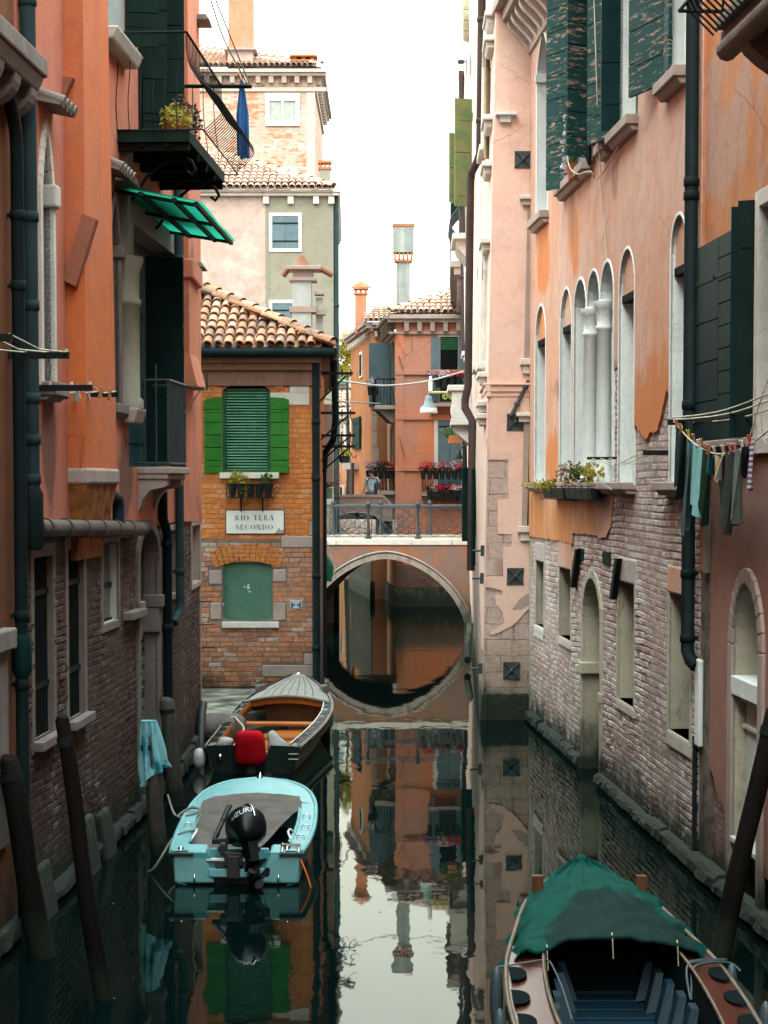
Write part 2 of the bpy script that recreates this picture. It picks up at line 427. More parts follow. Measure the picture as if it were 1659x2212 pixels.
M['brickT'] = brick('tower brick', (.46,.20,.11), (.42,.18,.10), (.40,.28,.22), (.54,.42,.355), fpatch=(.40,.50), patch2=(.56,.50,.45), fp2=(.56,.66), depth=.3, tideon=False)
M['stone'] = stone('white stone', (.62,.60,.56), (.52,.50,.46))
M['stoneblue'] = stone('limewashed stone', (.70,.755,.75), (.60,.655,.65), dark=(.26,.26,.25), fd=(.58,.75))
M['stonegrey'] = stone('grey pink stone', (.36,.29,.26), (.30,.24,.22), dark=(.14,.11,.10))
M['stonemoss'] = stone('mossy stone', (.36,.36,.28), (.44,.41,.34), dark=(.10,.11,.06), fd=(.52,.7))
M['stonedark'] = stone('sooty stone', (.22,.19,.17), (.15,.13,.12), dark=(.05,.05,.045))
M['quay'] = stone('quay stone', (.46,.42,.37), (.40,.36,.31), dark=(.16,.14,.12), sc=1.2)
M['weed'] = stone('weedy footing', (.065,.08,.048), (.11,.115,.07), dark=(.010,.016,.010), fd=(.4,.58), sc=3.5, grain=1.0)
M['tile'] = island('clay tiles', [(.20,.115,.08),(.38,.165,.08),(.44,.21,.115),(.33,.15,.09),(.46,.27,.175),(.15,.10,.08)], .85, stain=(.10,.08,.07))
M['tilepale'] = island('faded clay tiles', [(.40,.23,.16),(.46,.29,.21),(.36,.19,.13),(.48,.33,.26)], .85, stain=(.34,.27,.24))
M['pipe'] = paint('slate pipe paint', (.028,.050,.056), rough=.6, sc=2.0, spec=.06)
M['pipedark'] = paint('blackish pipe paint', (.011,.019,.021), rough=.6, spec=.05)
M['pipebrown'] = paint('brown pipe paint', (.06,.042,.04), rough=.6, spec=.08)
M['iron'] = paint('black iron', (.012,.015,.015), rough=.6, metallic=.0, spec=.08)
M['irongrey'] = paint('grey iron', (.055,.07,.075), rough=.5, metallic=.3)
M['zinc'] = paint('weathered zinc', (.09,.085,.078), (.055,.05,.046), rough=.5, metallic=.4)
M['greenshut'] = paint('bright green shutter paint', (.035,.16,.028), (.025,.125,.022), rough=.45, peel=(.5,.45,.36), fpeel=(.70,.715), spec=.04)
M['blind'] = paint('green blind slats', (.10,.27,.16), (.07,.21,.12), rough=.5)
M['greenframe'] = paint('deep green frame paint', (.015,.10,.045), rough=.45)
M['tealdoor'] = paint('teal door paint', (.016,.060,.066), (.012,.048,.054), rough=.6, spec=.05)
M['teal'] = paint('dark teal shutter paint', (.006,.026,.027), (.005,.020,.022), rough=.5, spec=.04)
M['tealpeel'] = paint('peeling teal paint', (.012,.050,.050), (.016,.060,.058), rough=.55, peel=(.50,.34,.26), fpeel=(.56,.585), spec=.04)
M['darkgreen'] = paint('black green shutter paint', (.010,.024,.020), rough=.55, spec=.04)
M['bottle'] = paint('bottle green paint', (.007,.032,.028), rough=.5, spec=.04)
M['olive'] = paint('sun faded olive paint', (.13,.14,.055), (.07,.12,.05), rough=.6)
M['blueshut'] = paint('grey blue shutter paint', (.10,.155,.18), (.08,.125,.15), rough=.6)
M['khaki'] = paint('khaki shutter paint', (.36,.33,.22), rough=.6)
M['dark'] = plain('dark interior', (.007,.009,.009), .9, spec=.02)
M['glass'] = plain('window glass', (.02,.028,.032), .08, spec=.8)
M['curtain'] = cloth('net curtain', (.34,.37,.32), (.26,.30,.27), trans=0)
M['greenboard'] = paint('weathered green board', (.075,.17,.12), (.055,.135,.095), rough=.6, sc=2.0, grime=.5, peel=(.10,.09,.06), fpeel=(.66,.72))
M['whitepaint'] = paint('white window paint', (.60,.62,.60), rough=.5)
M['rope'] = cloth('pale rope', (.55,.50,.40), trans=.0)
M['ropegrey'] = cloth('grey rope', (.22,.22,.20), trans=.0)
M['pole'] = wood('dark mooring wood', (.010,.008,.007), (.005,.005,.005), scale3=(9,9,.8), rough=.8, tideon=True, bumpk=.6)  # wood's own dark tone, lowered further in place of lower-left shade
M['polegrey'] = wood('grey mooring wood', (.075,.07,.062), (.042,.038,.036), scale3=(9,9,.8), rough=.85, tideon=True, bumpk=.6)
M['leaf'] = island('green leaves', [(.03,.075,.015),(.06,.12,.02),(.09,.14,.03)], .6, .3)
M['leafy'] = island('yellow green leaves', [(.36,.28,.02),(.20,.19,.02),(.48,.36,.03)], .6, .3)
M['leafdry'] = island('dry twigs', [(.22,.10,.06),(.14,.08,.04),(.30,.15,.09)], .8, .2)
M['leafdark'] = island('dark leaves', [(.02,.028,.02),(.035,.04,.028),(.05,.03,.04)], .7, .2)
M['redflower'] = island('red petals', [(.62,.02,.03),(.70,.06,.06),(.55,.01,.08)], .6, .3)
M['pinkflower'] = island('purple petals', [(.26,.12,.26),(.40,.25,.40),(.20,.08,.18),(.6,.5,.58)], .6, .3)
M['whiteflower'] = island('white petals', [(.7,.68,.7),(.55,.52,.6),(.75,.73,.7)], .6, .3)
M['pot'] = paint('terracotta pot', (.38,.14,.06), rough=.8)
M['potdark'] = paint('dark plastic planter', (.012,.022,.022), rough=.5)

M['stonepale'] = stone('worn pale stone', (.46,.41,.38), (.38,.33,.31), dark=(.2,.17,.15), sc=3.0, grain=.6)
M['browncornice'] = plaster('brown cornice render', (.24,.13,.09), (.18,.10,.075), (.34,.20,.16), tideon=False)
M['coping'] = plaster('pinkish wall render', (.36,.25,.215), (.31,.21,.18), (.25,.17,.15), tideon=False)
M['whitechim'] = plaster('whitewashed chimney render', (.46,.50,.49), (.40,.44,.43), (.26,.27,.26), f3=(.6,.78), big=1.2, tideon=False)
M['potbrown'] = paint('weathered clay', (.24,.11,.065), rough=.85)
M['stonetower'] = stone('tower stone', (.46,.39,.34), (.40,.33,.29), dark=(.22,.18,.15), tideon=False)

def stain_patches(m, patches, colour):
    """worn patches with soft ragged edges: (x, y, z, rx, ry, rz) ellipsoids in metres"""
    nt = m.node_tree; b = nt.nodes['Principled BSDF']; col = b.inputs['Base Color'].links[0].from_socket
    g = node(nt, 'ShaderNodeTexCoord').outputs['Object']; nz = math_(nt, 'MULTIPLY', math_(nt, 'SUBTRACT', tex(nt, 1.6, 7, .65, scale3=(1,1,.6)), .5), 2.2)
    for c, r in patches:
        v = node(nt, 'ShaderNodeVectorMath', {0: g, 1: c}, operation='SUBTRACT').outputs[0]
        v = node(nt, 'ShaderNodeVectorMath', {0: v, 1: tuple(1/q for q in r)}, operation='MULTIPLY').outputs[0]
        d = math_(nt, 'ADD', node(nt, 'ShaderNodeVectorMath', {0: v}, operation='LENGTH').outputs[1], nz)
        col = mixc(nt, step(nt, d, 1.15, .75, 0, .92), col, mixc(nt, tex(nt, 3, 5, .6), colour, (colour[0]*.85, colour[1]*.75, colour[2]*.7)))
    nt.links.new(col, b.inputs['Base Color'])
stain_patches(M['R1'], [((3.4, 24.0, 5.0), (1.5, 1.6, 1.0)), ((2.9, 32.4, 4.8), (1.5, .7, .55)), ((2.8, 33.5, 8.4), (1.5, .7, .8)), ((3.0, 30.2, 8.3), (1.5, .5, .7))], (.56, .20, .06))
M['stoneLshade'] = stone('shaded grey pink stone', (.20,.165,.148), (.16,.132,.12), dark=(.07,.06,.055))  # darker copy of the grey pink stone, left wall shade put into its colour

stain_patches(M['L1'], [((-3.55, 19.75, 5.05), (.8, .34, .75)), ((-3.4, 22.6, 8.9), (.8, .45, .9)), ((-3.35, 24.4, 8.0), (.8, .9, .5)), ((-3.3, 24.0, 4.5), (.8, .5, .5))], (.17, .085, .07))
stain_patches(M['R1'], [((3.0, 30.3, 8.65), (1.2, .22, .6)), ((3.25, 26.6, 8.75), (1.2, .25, .5)), ((3.1, 29.0, 6.0), (1.2, 3.4, .22))], (.33, .19, .15))
# ---------------------------------------------------------------- building helpers
def wallpart(T, W, outline, holes, mat, off=0.0, back=6.0, name='wall', holesides=False):
    return MB().prism(W, outline, off-back, off, holes, back=back > 1 or name != 'wall', holesides=holesides).build(name, mat, T)
def opening(T, W, poly, front, depth, jm, bm, name='window', back='pane'):
    j = MB().ring(W, poly, -depth, front).build(name, jm, T)
    b = MB().prism(W, poly, -depth-.02, -depth+.004, back=False).build(back, bm, j)
    return j, b
def sill(T, W, s0, s1, z, prot=.2, h=.11, mat=None, name='sill', lip=.05):
    m = MB().wbox(W, s0, s1, z-h, z, -.02, prot)
    m.wbox(W, s0+.03, s1-.03, z-h-lip, z-h-.002, -.02, prot*.55, prot*.8)
    return m.build(name, mat or M['stone'], T, bevel=.012)
def leafshutter(T, Wl, w, z0, z1, mat, n=6, th=.045, name='shutter', arched=0.0):
    m = MB(); h = (z1-z0)/n
    for k in range(n):
        a, b = z0+k*h+.011, z0+(k+1)*h-.004
        if arched and k == n-1:
            m.prism(Wl, [(0,a),(w,a),(w,b-arched),(w*.8,b-arched*.45),(w*.5,b-arched*.12),(0,b)], 0, th)
        else: m.wbox(Wl, 0, w, a, b, 0, th)
    bk = MB().wbox(Wl, .01, w-.01, z0+.01, z1-.01-arched, .014, th-.014)
    for z in (z0+(z1-z0)*.1, z1-(z1-z0)*.2): m.wbox(Wl, 0, w*.8, z, z+.05, -.008, th+.008)
    o = m.build(name, mat, T)
    if T.type == 'EMPTY': bk.build('back_board', M['darkgreen'], o)
    else: bk.build('back_board', M['darkgreen'], T)
    return o
def pipe(T, W, s, z0, z1, r, o, mat, collars=(), tail=None, head=None, name='drainpipe'):
    pts = [W.P(s, z1, o), W.P(s, z0, o)]
    if head: pts = [W.P(*q) for q in head] + pts
    if tail: pts += [W.P(*q) for q in tail]
    m = MB().tube(pts, r, 14)
    for z in collars:
        m.tube([W.P(s, z-.05, o), W.P(s, z-.045, o), W.P(s, z+.045, o), W.P(s, z+.05, o)], [r*1.02, r*1.16, r*1.16, r*1.02], 14)
        m.wbox(W, s-.012, s+.012, z-.02, z+.02, -.01, o)
    return m.build(name, mat, T)
def bars(P, W, s0, s1, z0, z1, o, n, zs, mat, r=.012, name='bars'):
    m = MB()
    for k in range(n):
        s = s0 + (s1-s0)*(k+.5)/n; m.tube([W.P(s, z0, o), W.P(s, z1, o)], r, 6)
    for z in zs: m.wbox(W, s0-.02, s1+.02, z-.03, z+.03, o-.008, o+.016)
    return m.build(name, mat, P)
def tiles(O, ex, ey, nx, ny, clip=None, w=.2, e=.38, r=.085):
    """clay roof: rows of half-round tiles; ex along the eave, ey up the slope (unit vectors)"""
    m = MB(); O = Vector(O); ex = Vector(ex).normalized(); ey = Vector(ey).normalized(); nz = ex.cross(ey).normalized()
    if nz.z < 0: nz = -nz
    for i in range(nx):
        for j in range(ny):
            if clip and not clip((i+.5)*w, (j+.5)*e): continue
            j0 = rnd.uniform(-.02, .02); dx = rnd.uniform(-.012, .012); lift = rnd.uniform(.0, .018)
            for conc in (0, 1):
                rows = []
                for q, (t, rr, up) in enumerate(((0, r*1.12, .03+lift), (e*1.12, r*.92, 0.0))):
                    c = O + ex*((i + (.5 if conc else 0))*w + dx) + ey*(j*e + t + j0) + nz*(up + (.0 if conc else .03))
                    if conc: rows.append([c + ex*(rr*math.cos(PI+PI*k/5)*1.1) + nz*(rr*.55*math.sin(PI+PI*k/5)+.03) for k in range(6)])
                    else: rows.append([c + ex*(rr*math.cos(PI*k/6)) + nz*(rr*.95*math.sin(PI*k/6)) for k in range(7)])
                m.grid(rows)
                if not conc:   # thickness of the open end
                    a = rows[0]; b = [p - nz*.014 - (p-(O+ex*(i*w+dx)+ey*(j*e+j0)+nz*(.06+lift)))*.12 for p in a]
                    m.grid([a, b])
    return m
def ridge(pts, r=.1, e=.4):
    m = MB()
    for a, b in zip(pts, pts[1:]):
        a, b = Vector(a), Vector(b); d = b-a; n = max(1, int(d.length/e)); t = d.normalized()
        x = t.cross(Vector((0,0,1))).normalized(); u = x.cross(t)
        for k in range(n):
            rows = []
            for f, rr, up in ((k/n, r*1.12, .03), ((k+1.12)/n, r*.95, 0)):
                c = a + d*f + u*up
                rows.append([c + x*(rr*math.cos(PI*j/6)) + u*(rr*math.sin(PI*j/6)) for j in range(7)])
            m.grid(rows)
    return m
def foliage(m, c, rad, n, size, seed=0, droop=0.0):
    r = random.Random(seed); c = Vector(c)
    for k in range(n):
        while True:
            d = Vector((r.uniform(-1,1), r.uniform(-1,1), r.uniform(-1,1)))
            if d.length < 1: break
        p = c + Vector((d.x*rad[0], d.y*rad[1], d.z*rad[2])); p.z -= droop*(d.x*d.x+d.y*d.y)
        a = Vector((r.gauss(0,1), r.gauss(0,1), r.gauss(0,1))).normalized(); b = a.cross(Vector((r.gauss(0,1), r.gauss(0,1), r.gauss(0,1)))).normalized()
        s = size * r.uniform(.6, 1.4)
        m.face([p - a*s, p + b*s*.45, p + a*s, p - b*s*.45])
    return m
def column(T, W, s, o, z0, z1, r, mat, name='column'):
    p = W.P(s, 0, o); h = z1-z0
    prof = [(r*1.3, z0), (r*1.3, z0+.08), (r*1.15, z0+.1), (r*1.18, z0+.16), (r*1.02, z0+.2), (r, z0+.3), (r*.9, z1-.42), (r*1.08, z1-.4), (r*1.08, z1-.36), (r*.92, z1-.34),
            (r*.98, z1-.25), (r*1.2, z1-.1), (r*1.35, z1-.08), (r*1.35, z1)]
    return MB().lathe(p, prof, 16).build(name, mat, T)
def corbelrow(T, W, s0, s1, n, zt, h, prot, w, mat, name='cornice_bracket'):
    """S-shaped brackets under a cornice"""
    m = MB()
    for k in range(n):
        s = s0 + (s1-s0)*(k+.5)/n; prof = []
        for q in range(9):
            t = q/8; o = prot*(1 - t**1.3*.92) * (1 + .1*math.sin(t*PI*2)); z = zt - h*t
            prof.append((o, z))
        for a in range(8):
            (o1, z1), (o2, z2) = prof[a], prof[a+1]
            m.hexa([W.P(s-w/2,z2,0),W.P(s+w/2,z2,0),W.P(s+w/2,z2,o2),W.P(s-w/2,z2,o2),W.P(s-w/2,z1,0),W.P(s+w/2,z1,0),W.P(s+w/2,z1,o1),W.P(s-w/2,z1,o1)])
        m.cut()
    return m.builds(name, mat, T)
def cornice(T, W, s0, s1, z, prof, mat, name='cornice'):
    """moulded band: prof = [(dz0,dz1,out)]"""
    m = MB()
    for a, b, o in prof: m.wbox(W, s0, s1, z+a, z+b, -.03, o)
    return m.build(name, mat, T, bevel=.01)

def footing(T, W, s0, s1, zt=.28, prot=.16, seed=0):
    """a low course of worn stones just above the water, dark wall below it"""
    r = random.Random(seed); m = MB(); s = s0
    while s < s1-.05:
        w = min(r.uniform(.8, 1.7), s1-s); z = zt*r.uniform(.85, 1.12); p = prot*r.uniform(.85, 1.1); n = 5
        rows = []
        for k in range(n+1):
            x = s+.012+(w-.024)*k/n; d = [r.uniform(-.02, .02) for _ in range(4)]
            rows.append([W.P(x, .06, -.02), W.P(x, .06, p+d[0]), W.P(x, z*.75+d[1], p+d[2]), W.P(x, z+d[3]*.6, p*.72), W.P(x, z+.015, -.02)])
        m.grid(rows, smooth=False); m.face(rows[0]); m.face(rows[-1][::-1]); s += w
    f = m.build('footing', M['ledge'], T)
    MB().wbox(W, s0, s1, -.9, .065, -.02, prot*.5).build('footing_base', M['weed'], f); return f
M['ledge'] = stone('algae covered ledge', (.075,.085,.058), (.12,.12,.085), dark=(.014,.02,.013), fd=(.42,.62), sc=3.0, grain=1.0)
def scan(poly, z):
    xs = []
    for a, c in zip(poly, poly[1:]+poly[:1]):
        if (a[1] <= z) != (c[1] <= z): xs.append(a[0]+(c[0]-a[0])*(z-a[1])/(c[1]-a[1]))
    xs.sort(); return list(zip(xs[::2], xs[1::2]))
def subtract(iv, cut):
    for c0, c1 in cut:
        out = []
        for a, b in iv:
            if c1 <= a or c0 >= b: out.append((a, b)); continue
            if a < c0: out.append((a, c0))
            if c1 < b: out.append((c1, b))
        iv = out
    return iv
def bricks(T, W, s0, s1, z0, z1, holes, mat, bw=.25, rh=.078, gap=.011, prot=.022, seed=1, rough=1.0, missing=.03, name='brick_facing', wav=.02, limit=None):
    """single bricks laid in courses, each with its own width, wear and set-back"""
    r = random.Random(seed); m = MB(); n = int((z1-z0)/rh)
    for i in range(n):
        zc = z0+(i+.5)*rh; iv = [(s0, s1)]
        if limit: iv = scan(limit, zc)
        cuts = []
        for h in holes: cuts += [(a-.015, b+.015) for a, b in scan(h, zc+.3*rh)] + [(a-.015, b+.015) for a, b in scan(h, zc-.3*rh)]
        iv = subtract(iv, cuts)
        for a, b in iv:
            s = a - r.uniform(0, bw)
            while s < b:
                w = bw*r.choice((1, 1, 1, .95, .52, 1.05))*r.uniform(.93, 1.07); x0, x1 = max(a, s)+gap*.5, min(b, s+w)-gap*.5; s += w
                if x1-x0 < .035 or r.random() < missing: continue
                dz = wav*noise.noise(Vector((x0*.7, zc*1.1, seed))); dzb = wav*noise.noise(Vector((x1*.7, zc*1.1, seed)))
                h = rh*.5-gap*.5; d = prot*(.35+.65*r.random())*max(.25, min(1.15, .62+1.5*noise.noise(Vector((x0*.7, zc*.9, seed+4.5))))); c = min(.010*rough, h*.4); k = [r.uniform(-.006, .006)*rough for _ in range(8)]; dd = [d*r.uniform(.55, 1.1) for _ in range(4)]
                P = W.P; o = -.004
                B = [P(x0, zc-h+dz, o), P(x1, zc-h+dzb, o), P(x1, zc+h+dzb, o), P(x0, zc+h+dz, o)]
                F = [P(x0+c+k[0], zc-h+c+dz+k[1], dd[0]), P(x1-c+k[2], zc-h+c+dzb+k[3], dd[1]), P(x1-c+k[4], zc+h-c+dzb+k[5], dd[2]), P(x0+c+k[6], zc+h-c+dz+k[7], dd[3])]
                q = len(m.v); m.v += B+F
                for f in ((4,5,6,7),(0,1,5,4),(1,2,6,5),(2,3,7,6),(3,0,4,7)): m.f.append([q+t for t in f]); m.uv.append(None); m.sm.append(False)
    return m.build(name, mat, T)
def brickmat(name, cols, stain, pale, fpale=(.52,.66), fst=(.5,.72)):
    m, nt, b = new_mat(name, .95, spec=.15)
    r = node(nt, 'ShaderNodeNewGeometry').outputs['Random Per Island']; cr = node(nt, 'ShaderNodeValToRGB', {0: r}); el = cr.color_ramp.elements
    while len(el) < len(cols): el.new(.5)
    for k, c in enumerate(cols): el[k].position = k/(len(cols)-1); el[k].color = c4(c)
    col = cr.outputs[0]; rr_ = math_(nt, 'SUBTRACT', math_(nt, 'FRACT', math_(nt, 'MULTIPLY', r, 7.31)), .5)
    n1 = math_(nt, 'ADD', tex(nt, .75, 7, .65), math_(nt, 'MULTIPLY', rr_, .16)); n2 = math_(nt, 'ADD', tex(nt, 1.1, 6, .65, loc=(4,2,7)), math_(nt, 'MULTIPLY', rr_, -.2))
    col = mixc(nt, step(nt, n1, fst[0], fst[1], 0, .75), col, stain); col = mixc(nt, step(nt, n2, fpale[0], fpale[1], 0, .85), col, pale)
    g = tex(nt, 17, 6, .72); col = mixc(nt, step(nt, g, .42, .72, 0, .6), col, (stain[0]*.5, stain[1]*.5, stain[2]*.5))
    g2 = tex(nt, 26, 4, .6, loc=(2,9,3)); col = mixc(nt, step(nt, g2, .58, .72, 0, .5), col, pale)
    col = tide(nt, col); nt.links.new(col, b.inputs['Base Color']); bump(nt, b, math_(nt, 'ADD', g, math_(nt, 'MULTIPLY', g2, .5)), .8, .02); return m
M['bR'] = brickmat('eroded pink bricks', [(.36,.235,.205),(.50,.375,.345),(.42,.295,.265),(.54,.44,.415),(.46,.32,.285)], (.31,.24,.21), (.60,.555,.545), fpale=(.47,.61))
M['bLshade'] = brickmat('eroded brown bricks', [(.065,.034,.026),(.11,.063,.05),(.085,.046,.035),(.13,.083,.07),(.095,.053,.042)], (.04,.03,.026), (.185,.165,.155), fpale=(.57,.7))  # browns darkened so the colour carries the shade low on the left
M['bM'] = brickmat('worn red bricks', [(.44,.165,.07),(.48,.20,.105),(.34,.13,.07),(.46,.26,.18),(.50,.175,.06)], (.26,.14,.085), (.48,.40,.37), fpale=(.55,.68))
M['bMo'] = brickmat('orange washed bricks', [(.60,.19,.045),(.68,.25,.06),(.53,.155,.04),(.64,.25,.085),(.57,.175,.045)], (.42,.16,.06), (.56,.33,.20), fpale=(.57,.72), fst=(.5,.72))
M['mortar'] = plaster('old mortar', (.19,.15,.13), (.14,.11,.095), (.25,.205,.18), grain=.6, big=1.5)
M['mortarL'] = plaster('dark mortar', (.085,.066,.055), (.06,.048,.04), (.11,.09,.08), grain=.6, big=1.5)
M['mortarR'] = plaster('pale mortar', (.38,.32,.29), (.29,.24,.215), (.44,.40,.375), grain=.6, big=1.5)
M['mortarM'] = plaster('orange mortar', (.42,.17,.06), (.36,.14,.05), (.32,.15,.08), grain=.5, big=1.5)
# ================================================================ LEFT BANK, NEAR HOUSE
def xl(Y): return -4.5 + .05*Y
W0 = Wall((xl(4)+.03, 4), (xl(18.45)+.03, 18.45))
T = thing('canal_house', 'dark terracotta house at the left edge with a heavy stone balcony corbel', 'house', W0.P(W0.L, 0))
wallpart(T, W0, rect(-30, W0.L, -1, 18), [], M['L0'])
z = W0.z(55, 150, .2); sL = W0.L
m = MB().wbox(W0, sL-4, sL-.05, z-.02, z+.16, -.02, .34).wbox(W0, sL-4, sL-.1, z-.16, z-.022, -.02, .26, .32)
b = m.build('balcony_slab', M['stonedark'], T, bevel=.02)
m = MB()
for k in range(4):
    s = sL-.28-k*.62; rows = []
    for q in range(7):
        t = q/6*PI; rows.append([W0.P(s+d, z-.16-.26*math.sin(t*.5)-(.1 if q == 6 else 0)*0, .26*math.cos(t*.5)) for d in (-.11, .11)])
    for a, c in zip(rows, rows[1:]): m.hexa([a[0],a[1],W0.P(s+.11,z-.1,-.02),W0.P(s-.11,z-.1,-.02),c[0],c[1],W0.P(s+.11,z-.1,-.01),W0.P(s-.11,z-.1,-.01)])
    m.tube([W0.P(s-.11, z-.2, .17), W0.P(s+.11, z-.2, .17)], .075, 12); m.tube([W0.P(s-.1, z-.36, .06), W0.P(s+.1, z-.36, .06)], .055, 12).cut()
m.builds('corbel', M['stonedark'], b)
s = W0.s(42, 900, .1)
pipe(T, W0, s, -.6, W0.z(42, 330, .1), .062, .1, M['pipedark'], [W0.z(45, y, .1) for y in (470, 620, 1330, 1480)], head=[(s-.55, W0.z(42, 190, .1), .1), (s-.3, W0.z(42, 225, .1), .1), (s-.04, W0.z(42, 285, .1), .1)])
zz = W0.z(47, 1450, .1)
MB().lathe(W0.P(s, 0, .1), [(.07, zz-.05), (.095, zz), (.095, zz+.3), (.07, zz+.36)], 14).build('pipe_joint', M['bottle'], T)
# stone door surround low on the left
s0 = W0.s(3, 1500)
m = MB().wbox(W0, s0-1.4, s0+.09, 1.0, 2.85, -.02, .05).wbox(W0, s0-1.5, s0+.16, 2.85, 3.05, -.02, .12)
m.build('door_surround', M['stonedark'], T, bevel=.02)
footing(T, W0, 6, W0.L, .22, .1, 23)

M['stonecol'] = stone('grey green column stone', (.20,.195,.15), (.25,.235,.19), dark=(.08,.085,.06))
M['flueband'] = plaster('dull brown render', (.34,.125,.075), (.30,.115,.075), (.22,.09,.06))
M['boarded'] = paint('flaking limewash', (.30,.33,.32), (.24,.27,.26), rough=.8, peel=(.03,.035,.035), fpeel=(.46,.52), spec=.1)
# ================================================================ LEFT BANK, CORAL HOUSE
K = (-3.08, 28.4)
WA = Wall((xl(18.5), 18.5), K); WB = Wall(K, (-3.1, 32.0))
T = L1 = thing('canal_house', 'tall coral plastered house on the left with two iron balconies and brick ground floor', 'house', WA.P(WA.L*.5, 0))
hA = {}
hA['w1'] = rect(*WA.R(72, 113, 1205, 1600, 76)); hA['w2'] = rect(*WA.R(146, 180, 1187, 1556, 150)); hA['w3'] = rect(*WA.R(219, 252, 1174, 1349, 222))
hA['niche'] = rect(*WA.R(266, 279, 1156, 1319, 270))
a = WA.R(297, 339, 1143, 1655, 318); hA['door'] = arch(a[0], a[1], -.4, WA.z(318, 1215), a[3], pointed=False)
hA['w4'] = rect(*WA.R(366, 379, 1146, 1282, 370))
a = WA.R(79, 102, 292, 826, 90); hA['gothic'] = arch(a[0], a[1], a[2], WA.z(90, 430), a[3], pointed=True)
a = WA.R(229, 250, 432, 872, 240); hA['gothic2'] = arch(a[0], a[1], a[2], WA.z(240, 545), a[3], pointed=True)
a = WA.R(262, 374, 440, 1010, 300); hA['bdoor'] = rect(a[0], a[1], 4.62, WA.z(320, 505))
a = WA.R(211, 262, -20, 150, 240); hA['uw'] = rect(a[0], a[1], WA.z(240, 95), 12.6)
a = WA.R(292, 384, 0, 260, 320); hA['udoor'] = rect(a[0], min(a[1], WA.L-.15), 8.76, 12.9)
H_ = list(hA.values())
up = [h for k, h in hA.items() if k in ('gothic', 'gothic2', 'bdoor', 'uw', 'udoor')]
wallpart(T, WA, rect(0, WA.L, -1, 17), H_, M['mortarL'])
bricks(T, WA, 0, WA.L, -.1, 3.86, H_, M['bLshade'], seed=2, rh=.082)
cut = WA.s(66, 1100)
edge = rough_line([(WA.L, 3.86), (WA.s(330, 1130), 3.82), (WA.s(297, 1128), 3.9), (WA.s(200, 1135), 3.88), (WA.s(100, 1140), 3.9), (0, 3.9)], .12, .02)
MB().prism(WA, [(WA.L, 16.9)] + edge[:1] + edge[1:] + [(0, 16.9)], .002, .035, up, back=False, holesides=False).build('plaster', M['L1'], T)
hB = rect(*WB.R(412, 430, 1135, 1258)); hB2 = rect(*WB.R(392, 401, 860, 1000))
wallpart(T, WB, rect(0, WB.L, -1, 17), [hB], M['mortarL'])
bricks(T, WB, 0, WB.L-.18, -.1, 3.76, [hB], M['bLshade'], seed=3, rh=.082)
edge = rough_line([(WB.L, 3.76), (WB.L*.5, 3.8), (0, 3.86)], .12, .02)
MB().prism(WB, [(WB.L, 16.9)] + edge + [(0, 16.9)], .002, .035, [], back=False).build('plaster', M['L1far'], T)
MB().wbox(WB, WB.L-.16, WB.L+.012, .4, 3.7, -.2, .02).build('quoin', M['stonegrey'], T)
for nm, n in (('w1', 9), ('w2', 8)):
    h = hA[nm]; s0, s1, z0, z1 = h[0][0], h[1][0], h[0][1], h[2][1]
    j, p = opening(T, WA, h, .0, .12, M['stoneLshade'], M['dark'])
    MB().trim(WA, h, .13, -.02, .018, False).build('frame', M['stoneLshade'], j, bevel=.006)
    MB().wbox(WA, s0-.1, s1+.1, z0-.1, z0, -.02, .12).build('sill', M['stoneLshade'], j, bevel=.01)
    bars(j, WA, s0+.02, s1-.02, z0, z1, -.05, n, [z0+.28*(z1-z0), z0+.8*(z1-z0)], M['iron'])
j, p = opening(T, WA, hA['w3'], .0, .09, M['stone'], M['glass']); MB().trim(WA, hA['w3'], .1, -.02, .03, False).build('frame', M['stoneLshade'], j, bevel=.01)
h = hA['w3']; m = MB()
for f in (0, .45, 1): m.wbox(WA, h[0][0], h[1][0], h[0][1]+f*(h[2][1]-h[0][1])-.03, h[0][1]+f*(h[2][1]-h[0][1])+.03, -.085, -.06)
m.build('casement', M['teal'], j)
opening(T, WA, hA['niche'], .0, .14, M['brickL'], M['brickL'], 'niche', 'infill')
s0 = hA['niche'][0][0]; MB().wbox(WA, s0-.05, hA['door'][0][0]-.02, WA.z(275, 1320)-.1, WA.z(275, 1320), -.02, .14).build('ledge', M['stoneLshade'], T, bevel=.01)
j, p = opening(T, WA, hA['door'], .0, .18, M['stoneLshade'], M['boarded'], 'water_gate', 'boarded_door')
MB().trim(WA, hA['door'], .14, -.03, .05).build('arch_trim', M['stoneLshade'], j, bevel=.01)
zi = WA.z(330, 1306); m = MB()
for s in (hA['door'][0][0], hA['door'][1][0]): m.wbox(WA, s-.14, s+.1, zi-.05, zi+.12, -.3, .1).wbox(WA, s-.13, s+.06, zi-.4, zi-.06, -.3, .055).cut()
m.builds('impost', M['stoneLshade'], j, bevel=.015)
MB().prism(WA, arch(hA['door'][0][0]+.02, hA['door'][1][0]-.02, zi+.1, WA.z(318, 1215), WA.z(318, 1150)), -.175, -.165, back=False).build('fanlight', M['glass'], j)
for W, h in ((WA, hA['w4']), (WB, hB)):
    j, p = opening(T, W, h, .0, .22, M['stonegrey'], M['stoneblue']); MB().trim(W, h, .09, -.02, .03, False).build('frame', M['stonegrey'], j, bevel=.008)
j, p = opening(T, WA, hA['gothic'], .035, .28, M['stoneLshade'], M['glass']); MB().trim(WA, hA['gothic'], .1, -.02, .075).build('frame', M['stone'], j, bevel=.01)
h = hA['gothic']; zc = WA.z(100, 428); MB().wbox(WA, h[1][0]-.06, h[1][0]+.16, zc-.1, zc+.14, -.05, .12).build('capital', M['stone'], j, bevel=.03)
